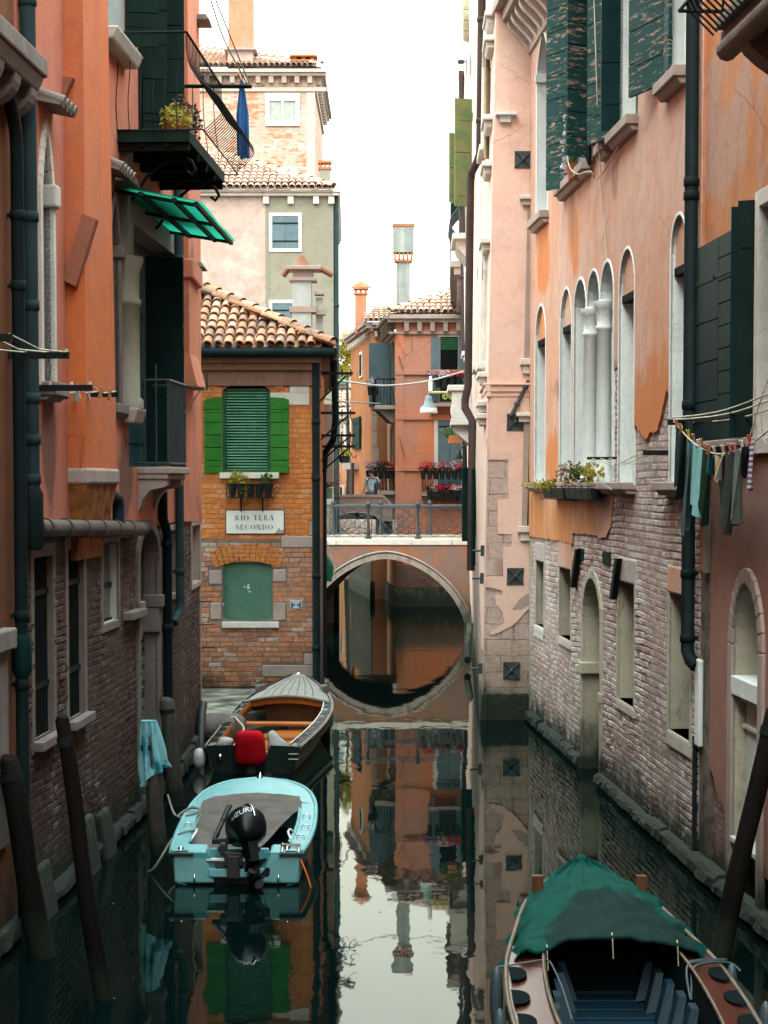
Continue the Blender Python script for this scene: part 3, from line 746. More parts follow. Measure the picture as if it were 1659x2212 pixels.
sill(T, WA, h[0][0]-.1, h[1][0]+.12, h[0][1], .2, .14, M['stonedark'])
j, p = opening(T, WA, hA['gothic2'], .035, .3, M['stoneLshade'], M['dark']); MB().trim(WA, hA['gothic2'], .08, -.02, .07).build('frame', M['stoneLshade'], j, bevel=.01)
h = hA['gothic2']; sill(T, WA, h[0][0]-.05, h[1][0]+.14, h[0][1], .14, .12, M['stoneLshade'])
zc = WA.z(245, 545); MB().wbox(WA, h[1][0]-.04, h[1][0]+.12, zc-.06, zc+.1, -.05, .11).build('capital', M['stoneLshade'], j, bevel=.02)
# balcony door with stone column
h = hA['bdoor']; j, p = opening(T, WA, h, .035, .34, M['stonegrey'], M['tealdoor'], 'balcony_door', 'door_leaf')
zb, zt = h[0][1], h[2][1]; sm = WA.s(345, 700)
m = MB()
for a_, b_ in ((h[0][0]+.55, sm), (sm+.03, h[1][0]-.05)):
    m.wbox(WA, a_, b_, zb+.02, zt-.05, -.33, -.27)
    for f in (.12, .38, .68, .92): m.wbox(WA, a_+.02, b_-.02, zb+f*(zt-zb)-.04, zb+f*(zt-zb)+.04, -.268, -.25)
m.build('leaf', M['tealdoor'], p)
Wl = WA.leaf(sm, -.2, math.radians(75), .6)
leafshutter(j, Wl, .52, zb+.05, zt-.2, M['teal'], 3)
sc = WA.s(272, 700, .05); zs_ = WA.z(272, 880, .1)
MB().wbox(WA, h[0][0]-.25, sc+.32, zs_-.2, zs_, -.02, .2, .26).build('sill', M['stonegrey'], T, bevel=.03)
MB().wbox(WA, h[0][0]-.25, sc+.2, zb-.9, zs_-.21, -.02, .04).build('parapet', M['L1'], T)
r_ = .165; q_ = WA.z(272, 555, .06)
MB().lathe(WA.P(sc, 0, .06), [(r_*1.25, zs_), (r_*1.25, zs_+.1), (r_, zs_+.14), (r_*.97, q_-.62), (r_*1.12, q_-.6), (r_*1.12, q_-.54), (r_*.97, q_-.52), (r_*1.0, q_-.2), (r_*1.3, q_-.06), (r_*1.3, q_)], 18).build('column', M['stonecol'], T)
MB().prism(WA, arch(sc+.1, h[1][0]+.05, zt-.05, zt-.02, zt+.62), .0, .05).build('tympanum', M['stonedark'], T)
MB().wbox(WA, sc-.2, sc+.2, WA.z(272, 555, .06)+.002, zt+.9, -.02, .12).build('pier', M['stonedark'], T)
# lower balcony
s0 = WA.s(290, 1011); s1 = s0+1.5; prot = .5; zf = 4.62
B = MB().wbox(WA, s0, s1, zf-.09, zf, -.02, prot).wbox(WA, s0+.02, s1-.02, zf-.16, zf-.092, -.02, prot-.06).build('balcony', M['stonegrey'], T, bevel=.015)
m = MB()
for sa in (s0+.05, s1-.3):
    pr = [(0, zf-.62), (.06, zf-.55), (.1, zf-.42), (.2, zf-.3), (.36, zf-.27), (.42, zf-.24), (.42, zf-.162), (0, zf-.162)]
    for a_, b_ in zip(pr, pr[1:]):
        if abs(a_[1]-b_[1]) < 1e-6: continue
        m.hexa([WA.P(sa,a_[1],-.02),WA.P(sa+.22,a_[1],-.02),WA.P(sa+.22,a_[1],a_[0]),WA.P(sa,a_[1],a_[0]),WA.P(sa,b_[1],-.02),WA.P(sa+.22,b_[1],-.02),WA.P(sa+.22,b_[1],b_[0]),WA.P(sa,b_[1],b_[0])])
    m.cut()
m.builds('corbel', M['stonegrey'], B)
m = MB(); zr = zf+1.13; o = prot-.05
for a_ in (s0+.04, s1-.04): m.tube([WA.P(a_, zr, 0), WA.P(a_, zr, o)], .016, 6).tube([WA.P(a_, zf+.05, 0), WA.P(a_, zf+.05, o)], .012, 6)
m.tube([WA.P(s0+.04, zr, o), WA.P(s1-.04, zr, o)], .018, 6).tube([WA.P(s0+.04, zf+.05, o), WA.P(s1-.04, zf+.05, o)], .014, 6)
for k in range(3): m.tube([WA.P(s0+.04, zf, o*(k+.9)/3), WA.P(s0+.04, zr+(.2 if k == 1 else 0), o*(k+.9)/3)], .012, 6)
for k in range(15): m.tube([WA.P(s0+.06+(s1-s0-.12)*k/14, zf, o), WA.P(s0+.06+(s1-s0-.12)*k/14, zr, o)], .011, 6)
m.tube([WA.P(s1-.04, zr, o), WA.P(s1+.3, zr-.02, o+.25)], .01, 5).tube([WA.P(s1-.2, zr-.4, o), WA.P(s1+.25, zr, o+.2)], .01, 5).tube([WA.P(s1+.3, zr-.05, o+.25), WA.P(s1+.3, zr+.18, o+.25)], .014, 5)
m.build('railing', M['irongrey'], B)
# upper balcony with bellied railing
s0 = WA.s(247, 290); s1 = s0+3.25; prot = .93; zf = 8.74
B = MB().wbox(WA, s0, s1, zf-.14, zf, -.02, prot).build('balcony', M['darkgreen'], T)
m = MB()
for k in range(5): m.wbox(WA, s0+.05+k*(s1-s0-.2)/4, s0+.15+k*(s1-s0-.2)/4, zf-.24, zf-.142, 0, prot-.02).cut()
for o in (.3, .62): m.wbox(WA, s0+.02, s1-.02, zf-.2, zf-.143, o, o+.06).cut()
m.builds('joist', M['pole'], B)
m = MB(); zr = zf+1.2
def belly(t):   # outward bulge against height
    return .46*math.exp(-((t-.24)/.27)**2)
def bar(fn, r=.0062):
    m.tube([fn(zf + 1.2*k/14, belly(k/14)) for k in range(15)], r, 5, caps=False)
nf, ns = 26, 6
for k in range(nf+1): bar(lambda z, o, s=s0+.05+(s1-s0-.1)*k/nf: WA.P(s, z, prot-.04+o))
for k in range(ns):
    f = (k+.3)/ns
    bar(lambda z, o, f=f: WA.P(s0+.05-o*.35, z, (prot-.04)*f)); bar(lambda z, o, f=f: WA.P(s1-.05+o, z, (prot-.04)*f))
for t in (0.0, 1.0):
    o = prot-.04+belly(t); z = zf+1.2*t; q = .016 if t == 1 else .010; o2 = belly(t)
    m.tube([WA.P(s0+.05-o2*.35, z, 0), WA.P(s0+.05-o2*.35, z, o), WA.P(s1-.05+o2, z, o), WA.P(s1-.05+o2, z, 0)], q, 6)
m.build('railing', M['iron'], B)
m = MB()
for s in (s0+.5, s1-.6):
    pts = [(0, -.14-.75), (.1, -.8), (.2, -.66), (.3, -.5), (.5, -.32), (.75, -.22), (.88, -.3), (.93, -.4), (.88, -.47), (.82, -.42)]
    m.tube([WA.P(s, zf+q, o) for o, q in pts], .022, 6).cut()
m.builds('bracket', M['iron'], B)
h = hA['udoor']; j, p = opening(T, WA, h, .035, .3, M['stonegrey'], M['dark'], 'balcony_door', 'pane')
for sh, an, w in ((WA.s(296, 150), 62, .34), (WA.s(322, 150), 84, .42)):
    Wl = WA.leaf(sh, .06, math.radians(an), w); leafshutter(j, Wl, w, 8.8, 12.4, M['darkgreen'], 8)
h = hA['uw']; j, p = opening(T, WA, h, .035, .25, M['whitepaint'], M['glass'])
MB().wbox(WA, h[0][0]-.15, h[1][0]+.05, h[0][1]-.16, h[0][1], -.02, .2, .28).build('sill', M['stone'], j, bevel=.03)
Wl = WA.leaf(h[1][0]-.02, .05, math.radians(80), .5); leafshutter(j, Wl, .42, h[0][1]+.1, 12.4, M['darkgreen'], 6)
m = MB(); zz = h[0][1]
for q in range(1, 4): m.wbox(WA, h[0][0], h[1][0], zz+q*.5, zz+q*.5+.03, -.2, -.17)
m.build('casement', M['whitepaint'], j)
# chimney breast and its slanted runs
P = WA
s0 = WA.s(139, 900); s1 = WA.s(251, 1000, .23); s1t = WA.s(214, 80, .23); s0t = WA.s(139, 100)
zb = WA.z(150, 1015); poly = [(s0, zb), (s1, zb), (s1t, 16.5), (s0, 16.5)]
F = MB().prism(WA, poly, -.02, .24).build('chimney_breast', M['L1flue'], T, bevel=.03)
m = MB().wbox(WA, s0-.02, s1+.02, zb-.16, zb+.02, -.02, .27)
m.build('ledge', M['stonegrey'], F, bevel=.03)
MB().hexa([WA.P(s0+.25, zb-1.0, 0), WA.P(s1-.12, zb-1.0, 0), WA.P(s1-.12, zb-1.0, .06), WA.P(s0+.25, zb-1.0, .06), WA.P(s0, zb-.16, 0), WA.P(s1, zb-.16, 0), WA.P(s1, zb-.16, .24), WA.P(s0, zb-.16, .24)][:]).build('brick_corbel', M['brickMo'], F)
def slant(q):
    # slanted plaster run against the near side of the breast: (offset, z) outline pushed along the wall
    m = MB(); A_ = [WA.P(s0-.12, z, o) for o, z in q]; B_ = [WA.P(s0+.04, z, o) for o, z in q]; m.face(A_); m.face(B_[::-1])
    for k in range(len(q)): m.face([A_[k], B_[k], B_[(k+1) % len(q)], A_[(k+1) % len(q)]])
    return m.build('slanted_flue', M['flueband'], T, bevel=.02)
def zf_(y): return WA.z(150, y, .1)
slant([(.02, zf_(604)), (.16, zf_(618)), (.385, zf_(474)), (.24, zf_(461))])
slant([(.05, zf_(214)), (.15, zf_(170)), (-.01, zf_(166))])
# little roofs over windows
def hood(x0, y0, x1, x2, y2, prot, mat):
    a, z = WA.at(x0, y0, .05); b = WA.s(x1, y2); z2 = WA.z(x2, y2, prot)
    m = MB(); n = max(3, int((b-a)/.16))
    m.hexa([WA.P(a, z-.06, -.02), WA.P(b, z-.06, -.02), WA.P(b, z2-.03, prot), WA.P(a, z2-.03, prot), WA.P(a, z, -.02), WA.P(b, z, -.02), WA.P(b, z2, prot), WA.P(a, z2, prot)])
    for k in range(n):
        s = a+(b-a)*(k+.5)/n; m.tube([WA.P(s, z+.03, 0), WA.P(s, z2+.02, prot+.03)], .06, 8)
    return m.build('window_hood', mat, T)
hood(82, 200, 107, 165, 252, .27, M['stonedark']); hood(218, 340, 243, 285, 386, .26, M['stonedark']); hood(252, 395, 272, 300, 405, .2, M['stonedark'])
m = MB()
for x, y, w in ((432, 45, .28), (436, 572, .2)):
    s, z = WB.at(426, y, .03); m.wbox(WB, s-.5, s+.1, z-.1, z, -.02, w, w-.06).cut()
m.builds('window_hood', M['stonedark'], T, bevel=.02)
# far chimney breast with its flared foot
s0 = WB.s(393, 700, .02); s1 = WB.s(428, 700, .13); z0 = WB.z(410, 835, .1)
F = MB().wbox(WB, s0, s1, z0+.5, 16.8, -.02, .13).hexa([WB.P(s0-.1,z0,-.02),WB.P(s1+.15,z0,-.02),WB.P(s1+.15,z0,.25),WB.P(s0-.1,z0,.25),WB.P(s0,z0+.5,-.02),WB.P(s1,z0+.5,-.02),WB.P(s1,z0+.5,.13),WB.P(s0,z0+.5,.13)]).build('chimney_breast', M['L1far'], T)
zq = WB.z(410, 580, .1); MB().wbox(WB, s0-.04, s1+.06, zq-.2, zq+.1, -.02, .2).build('ledge', M['L1far'], F, bevel=.03)
# drainpipes
s = WA.s(66, 700, .12); zc = 3.95
pipe(T, WA, s, zc-.02, 16.5, .078, .12, M['pipe'], [WA.z(66, y, .12) for y in (10, 145, 470, 660, 860, 950, 1035)])
MB().lathe(WA.P(s, 0, .12), [(.085, 3.75), (.11, 3.8), (.11, 4.3), (.08, 4.36)], 14).build('pipe_joint', M['pipedark'], T)
se = WA.s(309, 1130, .14)
m = MB().tube([WA.P(s+.02, 4.0, .14), WA.P(s+.2, 3.96, .14), WA.P((s+se)/2, 3.9, .14), WA.P(se, 3.82, .14)], .09, 14)
for k in range(7):
    f = .07+k*.15; q = WA.P(s+(se-s)*f, 3.97-.14*f, .14); q2 = WA.P(s+(se-s)*f+.07, 3.97-.14*f-.003, .14); m.tube([q, q2], .102, 14)
m.build('collector_pipe', M['zinc'], T)
sx = WA.s(256, 1090, .14); zx = WA.z(256, 1072, .14)
MB().tube([WA.P(sx-.45, zx, .02), WA.P(sx-.25, zx+.01, .1), WA.P(sx-.08, zx-.02, .14), WA.P(sx, zx-.12, .14), WA.P(sx, 3.88, .14)], .075, 12).build('elbow_pipe', M['pipe'], T)
s = WA.s(386, 700, .1)
pipe(T, WA, s, WA.z(388, 1300, .1), 16.5, .062, .1, M['pipe'], [WA.z(387, y, .1) for y in (40, 300, 560, 706, 740, 1235)], tail=[(s-.03, WA.z(388, 1318, .1), .1), (s-.2, WA.z(385, 1328, .1), .09), (s-.35, WA.z(383, 1345, .1), .06)])
s = WA.s(362, 1300, .12)
pipe(T, WA, s, -.5, WA.z(362, 1150, .12), .068, .12, M['pipedark'], [WA.z(362, y, .12) for y in (1175, 1355)], head=[(s-.25, WA.z(362, 1062, .1), .1), (s-.22, WA.z(362, 1120, .1), .1)])
s_ = WA.s(400, 100, .05)
MB().tube([WB.P(.35, 12.9, .06), WB.P(.35, 6.2, .06), WB.P(.3, 5.8, .06)], .012, 5).build('cable', M['iron'], T)
# tide-washed footing
footing(T, WA, 0, WA.L, .2, .11, 21)
footing(T, WB, 0, WB.L, .28, .12, 22)
m = MB()
for x, y, d in ((196, 1905, .35), (232, 1860, .3), (100, 2030, .3)):
    s = WA.s(x, y, .1); m.wbox(WA, s-.3, s+.3, -.3, .62*d/.35, .0, .22, .08).cut()
m.builds('stepping_stone', M['weed'], T, bevel=.03)
m = MB()
for x, y in ((425, 1300), (430, 1400), (428, 1350)): 
    s, z = WB.at(x, y, .02); m.tube([WB.P(s, z, 0), WB.P(s+.02, z+.01, .28)], .008, 5).cut()
m.builds('iron_pin', M['iron'], T)

# ================================================================ BRICK HOUSE WITH THE STREET SIGN
YM = 37.1
WM = Wall((-7.0, YM), (-1.26, YM)); WMs = Wall((-1.26, YM), (-1.66, 50.0))
T = M1 = thing('brick_house', 'low brick house at the corner with a green shuttered window and clay tiled hip roof', 'house', WM.P(WM.L-1.5, .4))
def RM(*a): return rect(*WM.R(*a))
hw = WM.R(480, 585, 848, 1020); hwp = arch(hw[0], hw[1], hw[2], hw[3]-.02, WM.z(533, 826))
lw = WM.R(481, 588, 1215, 1340)
def rr(s0, s1, z0, z1, r=.12):
    P = []
    for cx_, cz_, a0 in ((s1-r, z0+r, -90), (s1-r, z1-r, 0), (s0+r, z1-r, 90), (s0+r, z0+r, 180)):
        for k in range(4): P.append((cx_+r*math.cos(math.radians(a0+30*k)), cz_+r*math.sin(math.radians(a0+30*k))))
    return P
lwp = rr(*lw)
zs = WM.z(560, 1165); ztop = 6.62
wallpart(T, WM, rect(0, WM.L, -.8, zs), [lwp], M['mortar'], back=3)
bricks(T, WM, 2, WM.L, .42, zs-.01, [lwp]+[rect(*WM.R(*q)) for q in ((590, 618, 1230, 1257), (591, 617, 1302, 1340), (452, 479, 1232, 1262), (455, 478, 1302, 1338), (608, 688, 1158, 1183), (567, 686, 1437, 1462), (657, 688, 1412, 1436), (480, 603, 1343, 1356))], M['bM'], seed=4, bw=.27, rh=.098, prot=.014, rough=.8, missing=.01)
wallpart(T, WM, rect(0, WM.L, zs, ztop), [hwp], M['mortarM'], back=3)
bricks(T, WM, 2, WM.L, zs+.005, ztop-.3, [hwp]+[rect(*WM.R(*q)) for q in ((584, 668, 848, 874), (626, 668, 829, 848), (668, 690, 1128, 1157), (475, 603, 1021, 1034))], M['bMo'], seed=5, bw=.27, rh=.098, prot=.009, rough=.7, missing=.0, gap=.008)
wallpart(T, WMs, rect(0.03, WMs.L, -.8, ztop), [], M['brickM'], back=.3)
MB().prism(Wall((-7,50),(-1.66,50)), rect(0,5.34,-.8,ztop), -.01, 0).build('rear_wall', M['brickM'], T)
j, p = opening(T, WM, hwp, .0, .16, M['brickMo'], M['dark'])
m = MB(); n = 29; pit = (WM.z(533, 838)-hw[2]-.03)/29
for k in range(n):
    z = hw[2]+.04+pit*k
    m.hexa([WM.P(hw[0]+.07, z, -.055), WM.P(hw[1]-.07, z, -.055), WM.P(hw[1]-.07, z+.006, -.058), WM.P(hw[0]+.07, z+.006, -.058),
            WM.P(hw[0]+.07, z+pit*.62, -.10), WM.P(hw[1]-.07, z+pit*.62, -.10), WM.P(hw[1]-.07, z+pit*.62+.005, -.103), WM.P(hw[0]+.07, z+pit*.62+.005, -.103)])
m.build('blind', M['blind'], j)
m = MB().wbox(WM, hw[0], hw[0]+.06, hw[2], hw[3]+.03, -.14, -.02).wbox(WM, hw[1]-.06, hw[1], hw[2], hw[3]+.03, -.14, -.02).wbox(WM, hw[0]+.06, hw[1]-.06, hw[2], hw[2]+.05, -.14, -.02)
m.build('frame', M['greenframe'], j)
MB().trim(WM, hwp, .23, -.01, .012).build('brick_arch', M['brickMo'], j) if 0 else None
m = MB(); cxs = (hw[0]+hw[1])/2
for k in range(19):
    a = math.radians(66+48*k/18); R1_, R2_ = 1.62, 1.86; c0 = WM.z(533, 826)-R1_
    da = math.radians(1.15)
    q = [(cxs+R*math.cos(a+d), c0+R*math.sin(a+d)) for R, d in ((R1_, -da), (R2_, -da), (R2_, da), (R1_, da))]
    m.prism(WM, q, -.01, .014)
m.build('arch_bricks', M['brickMo'], T)
x0 = WM.s(442, 930); x1 = WM.s(625, 930); zt = WM.z(460, 858)
Wl = WM.leaf(hw[0]-.002, .02, math.radians(172), .4); leafshutter(T, Wl, hw[0]-x0, hw[2]-.02, zt, M['greenshut'], 6, arched=.05)
Wl = WM.leaf(hw[1]+.002, .02, math.radians(8), .4); leafshutter(T, Wl, x1-hw[1], hw[2]-.02, zt, M['greenshut'], 6, arched=.05)
m = MB()
for b_ in ((584, 668, 848, 874), (626, 668, 829, 847.5)): m.wbox(WM, *WM.R(*b_), -.02, .012).cut()
m.builds('lintel_stone', M['stone'], T)
a = WM.R(475, 603, 1021, 1034); MB().wbox(WM, *a, -.02, .1).build('sill', M['stone'], T, bevel=.01)
j, p = opening(T, WM, lwp, .0, .07, M['stonedark'], M['greenboard'], back='board')
a = WM.R(480, 603, 1343, 1356); MB().wbox(WM, *a, -.02, .07).build('sill', M['stone'], T, bevel=.01)
m = MB()
for b_ in ((590, 618, 1230, 1257), (591, 617, 1302, 1340), (452, 479, 1232, 1262), (455, 478, 1302, 1338)): m.wbox(WM, *WM.R(*b_), -.02, .015).cut()
for b_ in ((608, 688, 1158, 1183), (668, 690, 1128, 1157), (567, 686, 1437, 1462), (657, 688, 1412, 1436)): m.wbox(WM, *WM.R(*b_), -.02, .02).cut()
m.builds('stone_block', M['stonegrey'], T, bevel=.015)
m = MB(); s_, z_ = WM.at(533, 1273)
for dx, dz, w, h_ in ((0,0,.05,.06), (-.06,.03,.03,.03), (.01,.07,.04,.03), (.02,-.06,.06,.02), (-.5,-.32,.05,.05)): m.wbox(WM, s_+dx, s_+dx+w, z_+dz, z_+dz+h_, -.066, -.062).cut()
m.builds('torn_paper', M['whitepaint'], p)
m = MB()
for k in range(13):
    a = math.radians(68+44*k/12); R1_, R2_ = 1.55, 1.88; c0 = WM.z(533, 1212)-R1_
    da = math.radians(1.45); q = [((lw[0]+lw[1])/2+R*math.cos(a+d), c0+R*math.sin(a+d)) for R, d in ((R1_, -da), (R2_, -da), (R2_, da), (R1_, da))]
    m.prism(WM, q, -.01, .016)
m.build('arch_bricks', M['brickMo'], T)
# cornice, gutter, roof
def mcorn(W, s0, s1):
    cornice(T, W, s0, s1, ztop, [(-.32, -.02, .04), (-.02, .12, .12), (.12, .3, .2)], M['browncornice'])
mcorn(WM, 0, WM.L+.04); mcorn(WMs, .0, WMs.L)
zg = 6.98
MB().tube([WM.P(-1, zg-.05, .3), WM.P(WM.L+.3, zg-.05, .3)], .1, 12).build('gutter', M['pipedark'], T)
MB().tube([WMs.P(-.3, zg-.05, .26), WMs.P(WMs.L, zg-.05, .26)], .1, 12).build('gutter', M['pipedark'], T)
sl = math.radians(26); ey = Vector((0, math.cos(sl), math.sin(sl))); ex = Vector((1, 0, 0))
E = Vector((-1.0, YM-.3, 7.02)); wid = 4.6; nx = int(wid/.2)
RF = MB().face([E+Vector((-wid,0,-.04)), E+Vector((0,0,-.04)), E+Vector((-3.2,3.2,3.2*math.tan(sl)-.04)), E+Vector((-wid,3.2,3.2*math.tan(sl)-.04))]).face(
    [E+Vector((0,0,-.04)), E+Vector((-.45,13,-.04)), E+Vector((-3.4,10,3.2*math.tan(sl)-.04)), E+Vector((-3.2,3.2,3.2*math.tan(sl)-.04))]).build('roof', M['stonedark'], T)
cs = math.cos(sl)
tiles(E+Vector((-wid,0,0)), ex, ey, nx, 9, clip=lambda x, y: (wid-x) > y*cs-.08 and y*cs < 3.2).build('roof_tiles', M['tile'], RF)
exs = Vector((-.45, 13, 0)).normalized(); eys = (Vector((-13, -.45, 0)).normalized()*cs + Vector((0,0,math.sin(sl)))).normalized()
tiles(E, exs, eys, 60, 8, clip=lambda x, y: x > y*cs-.1).build('roof_tiles', M['tile'], RF)
ridge([E+Vector((.02,-.03,.07)), E+Vector((-3.2,3.2,3.2*math.tan(sl)+.1))]).build('hip_tiles', M['tile'], RF)
# white chimney on the hip
def chimney_white(cx_, cy_, zb, zt):
    c = MB().box((cx_-.02, cy_, (zb+zt-.42)/2), (.40, .5, zt-.42-zb)).build('chimney', M['whitechim'], RF)
    MB().box((cx_+.34, cy_+.1, (zb+zt-.75)/2), (.14, .34, zt-.75-zb)).build('side_flue', M['whitechim'], c)
    m = MB().box((cx_, cy_, zt-.385), (.58, .6, .07)).box((cx_, cy_, zt-.27), (.42, .5, .16)).box((cx_+.02, cy_, zt-.15), (.72, .72, .08)).box((cx_+.34, cy_, zt-.66), (.2, .36, .08))
    m.build('chimney_cap', M['stonegrey'], c, bevel=.012)
    m = MB()
    for a, b_ in (((.3, 0, -.1), (.62, 0, -.28)), ((-.3, -.05, -.12), (-.42, -.05, -.3)), ((.28, 0, -1.55), (.55, 0, -1.72))):
        m.tube([(cx_+a[0], cy_+a[1], zt+a[2]), (cx_+b_[0], cy_+b_[1], zt+b_[2])], .06, 10).cut()
    m.lathe((cx_-.03, cy_, 0), [(.19, zt-.1), (.13, zt+.0), (.07, zt+.09), (.06, zt+.13), (0.001, zt+.16)], 10)
    m.builds('chimney_tile', M['potbrown'], c)
    m = MB()
    for k in range(4): m.box((cx_-.12+rnd.uniform(-.03,.03), cy_-.24, zb+.12+.11*k), (.42-.07*k, .3, .1)).cut()
    m.box((cx_, cy_, zb+1.05), (.56, .56, .12)).cut().box((cx_+.36, cy_, zb+1.0), (.2, .4, .1)); m.builds('chimney_brick', M['stonegrey'], c)
p = at(655, 640, 40.3); zt = at(655, 566, 40.3).z
chimney_white(p.x, 40.3, 7.0, zt)
# pipes, hooks and box on the canal side
pipe(T, WM, WM.L-.06, .3, 6.75, .075, .11, M['pipedark'], [1.2, 2.6, 4.5, 5.6])
MB().tube([WMs.P(.9, 6.85, .3), WMs.P(1.2, 6.5, .30), WMs.P(1.4, 5.7, .32), WMs.P(1.6, 5.3, .28), WMs.P(2.1, 5.05, .12), WMs.P(2.2, 4.6, .08), WMs.P(2.2, .4, .08)], .065, 10).build('drainpipe', M['pipedark'], T)
m = MB()
zw = [at(715, y, 38.2).z for y in (811, 893, 940, 963)]
for k, z in enumerate(zw):
    s = .35+.5*k; o = .72 if k else .66
    m.wbox(WMs, s-.03, s+.03, z-.025, z+.025, 0, o)
    m.tube([WMs.P(s, z-.55, .0), WMs.P(s, z-.05, o*.8)], .018, 6)
    for q in (.45, .62):
        if k: m.tube([WMs.P(s, z, q), WMs.P(s, z-.1, q), WMs.P(s, z-.2, q+.05), WMs.P(s, z-.24, q+.1), WMs.P(s, z-.18, q+.14)], .01, 5)
        m.tube([WMs.P(s, z-.06, q), WMs.P(s, z+.07, q)], .014, 5)
    m.cut()
m.builds('hook_bracket', M['iron'], T)
zq = at(713, 930, 44).z; MB().wbox(WMs, 5.5, 6.4, zq-1.2, zq+.55, 0, .3).build('meter_box', M['stonegrey'], T, bevel=.02)
MB().wbox(WM, 0, WM.L+.02, -.8, .42, -.3, .03).build('footing', M['weed'], T)

# ---- green corrugated awning
T = L1
sa, za = WA.at(247, 402, .05); sb, zb = WA.at(370, 499, .05); oa, ob = 1.08, .95
qa = za-.2; qb = zb-.16
AW = thing('awning', 'translucent green corrugated awning over the balcony door of the coral house', 'awning', WA.P((sa+sb)/2, za, 0))
m = MB(); N = 52; rows = []
for i in range(5):
    t = i/4; row = []
    for k in range(N*2+1):
        f = k/(N*2); s = sa+(sb-sa)*f; o = (oa+(ob-oa)*f)*t; z = (za+(zb-za)*f)*(1-t)+(qa+(qb-qa)*f)*t + (.018 if k % 2 else 0) + .012*math.sin(f*9)*t
        row.append(WA.P(s, z, o+.02))
    rows.append(row)
m.grid(rows)
mt, nt, bs = new_mat('green corrugated plastic', .35)
col = mixc(nt, tex(nt, 5, 5, .6), (.006,.20,.12), (.012,.15,.09)); nt.links.new(col, bs.inputs['Base Color'])
tr = node(nt, 'ShaderNodeBsdfTranslucent', {'Color': (.02,.42,.26,1)}); mx = node(nt, 'ShaderNodeMixShader', {0: .6, 1: bs.outputs[0], 2: tr.outputs[0]}); nt.links.new(mx.outputs[0], nt.nodes['Material Output'].inputs[0])
m.build('corrugated_sheet', mt, AW)
m = MB()
def aw(f, t, d=-.03): return WA.P(sa+(sb-sa)*f, (za+(zb-za)*f)*(1-t)+(qa+(qb-qa)*f)*t+d, (oa+(ob-oa)*f)*t+.02)
for t in (.32, .7, .95): m.tube([aw(0, t), aw(1, t)], .035, 4)
for f in (.04, .5, .97): m.tube([aw(f, 0), aw(f, .97)], .03, 4)
m.build('frame', M['darkgreen'], AW)
# ---------------------------------------------------------------- water and ground
def water():
    m, nt, b = new_mat('canal water', .015, spec=.5)
    b.inputs['Base Color'].default_value = (.0008, .0065, .0058, 1); b.inputs['IOR'].default_value = 1.32
    n1 = tex(nt, 1.0, 3, .5, scale3=(1.1, .55, 1)); n2 = tex(nt, 1.0, 2, .5, scale3=(4.5, 2.4, 1)); n3 = tex(nt, .22, 2, .5)
    amp = step(nt, n3, .4, .62, .35, 1.0)
    h = math_(nt, 'ADD', math_(nt, 'MULTIPLY', n1, 1.0), math_(nt, 'MULTIPLY', n2, .22))
    py = node(nt, 'ShaderNodeSeparateXYZ', {0: node(nt, 'ShaderNodeNewGeometry').outputs['Position']}).outputs[1]
    n4 = tex(nt, 1.0, 3, .55, scale3=(.9, 3.0, 1))   # a breeze ruffles the water by the bridge
    h = math_(nt, 'MULTIPLY', h, amp)
    h = math_(nt, 'ADD', h, math_(nt, 'MULTIPLY', n4, step(nt, py, 38, 58, 0, 1.1)))
    bump(nt, b, h, .08, .05)
    # murky water: a dark green body under a slightly dulled reflecting skin
    nrm = b.inputs['Normal'].links[0].from_socket
    fr = node(nt, 'ShaderNodeFresnel', {'IOR': 1.33, 'Normal': nrm}).outputs[0]
    gl = node(nt, 'ShaderNodeBsdfGlossy', {'Color': (.72,.77,.71,1), 'Roughness': .02, 'Normal': nrm})
    df = node(nt, 'ShaderNodeBsdfDiffuse', {'Color': (.0007,.0046,.0042,1)})
    mx = node(nt, 'ShaderNodeMixShader', {0: fr, 1: df.outputs[0], 2: gl.outputs[0]}); nt.links.new(mx.outputs[0], nt.nodes['Material Output'].inputs[0])
    o = MB().face([(-200, -30, 0), (200, -30, 0), (200, 600, 0), (-200, 600, 0)]).build('canal_water', m)
    struct(o)
water()
Wq = Wall((0, 0), (1, 0))
def slab(name, pts, z0, z1, mat):
    m = MB(); n = len(pts)
    m.face([(x, y, z1) for x, y in pts]); m.face([(x, y, z0) for x, y in pts][::-1])
    for a, b in zip(pts, pts[1:]+pts[:1]): m.face([(a[0],a[1],z0),(b[0],b[1],z0),(b[0],b[1],z1),(a[0],a[1],z1)])
    return struct(m.build(name, mat, bevel=.03))
slab('quay', [(-9, 32.05), (-3.0, 32.05), (-2.35, 33.0), (-1.75, 34.2), (-1.7, 37.0), (-9, 37.0)], -.6, .40, M['quay'])
slab('quay_step', [(-3.1, 31.2), (-2.75, 31.5), (-2.2, 32.5), (-1.66, 33.6), (-1.66, 34.4), (-1.8, 34.2), (-2.4, 32.95), (-3.0, 32.0)], -.6, .2, M['quay'])

# unseen bridge underfoot and house behind, added to block sky light
def behind():
    T = thing('stone_bridge', 'unseen stone bridge under the viewpoint, added to block sky light', 'bridge', (0, -1, 0))
    m = MB().box((0, -1.2, 2.55), (9.4, 3.4, .5)); m.build('deck', M['quay'], T)
    MB().box((0, .4, 3.2), (9.2, .3, .8)).build('parapet', M['stonegrey'], T); MB().box((0, -2.8, 3.2), (9.2, .3, .8)).build('parapet', M['stonegrey'], T)
    T = thing('canal_house', 'unseen house closing the canal behind the viewpoint, added to block sky light', 'house', (0, -26, 0)); MB().box((0, -28, 6), (16, 4, 14)).build('wall', M['L0'], T)
behind()
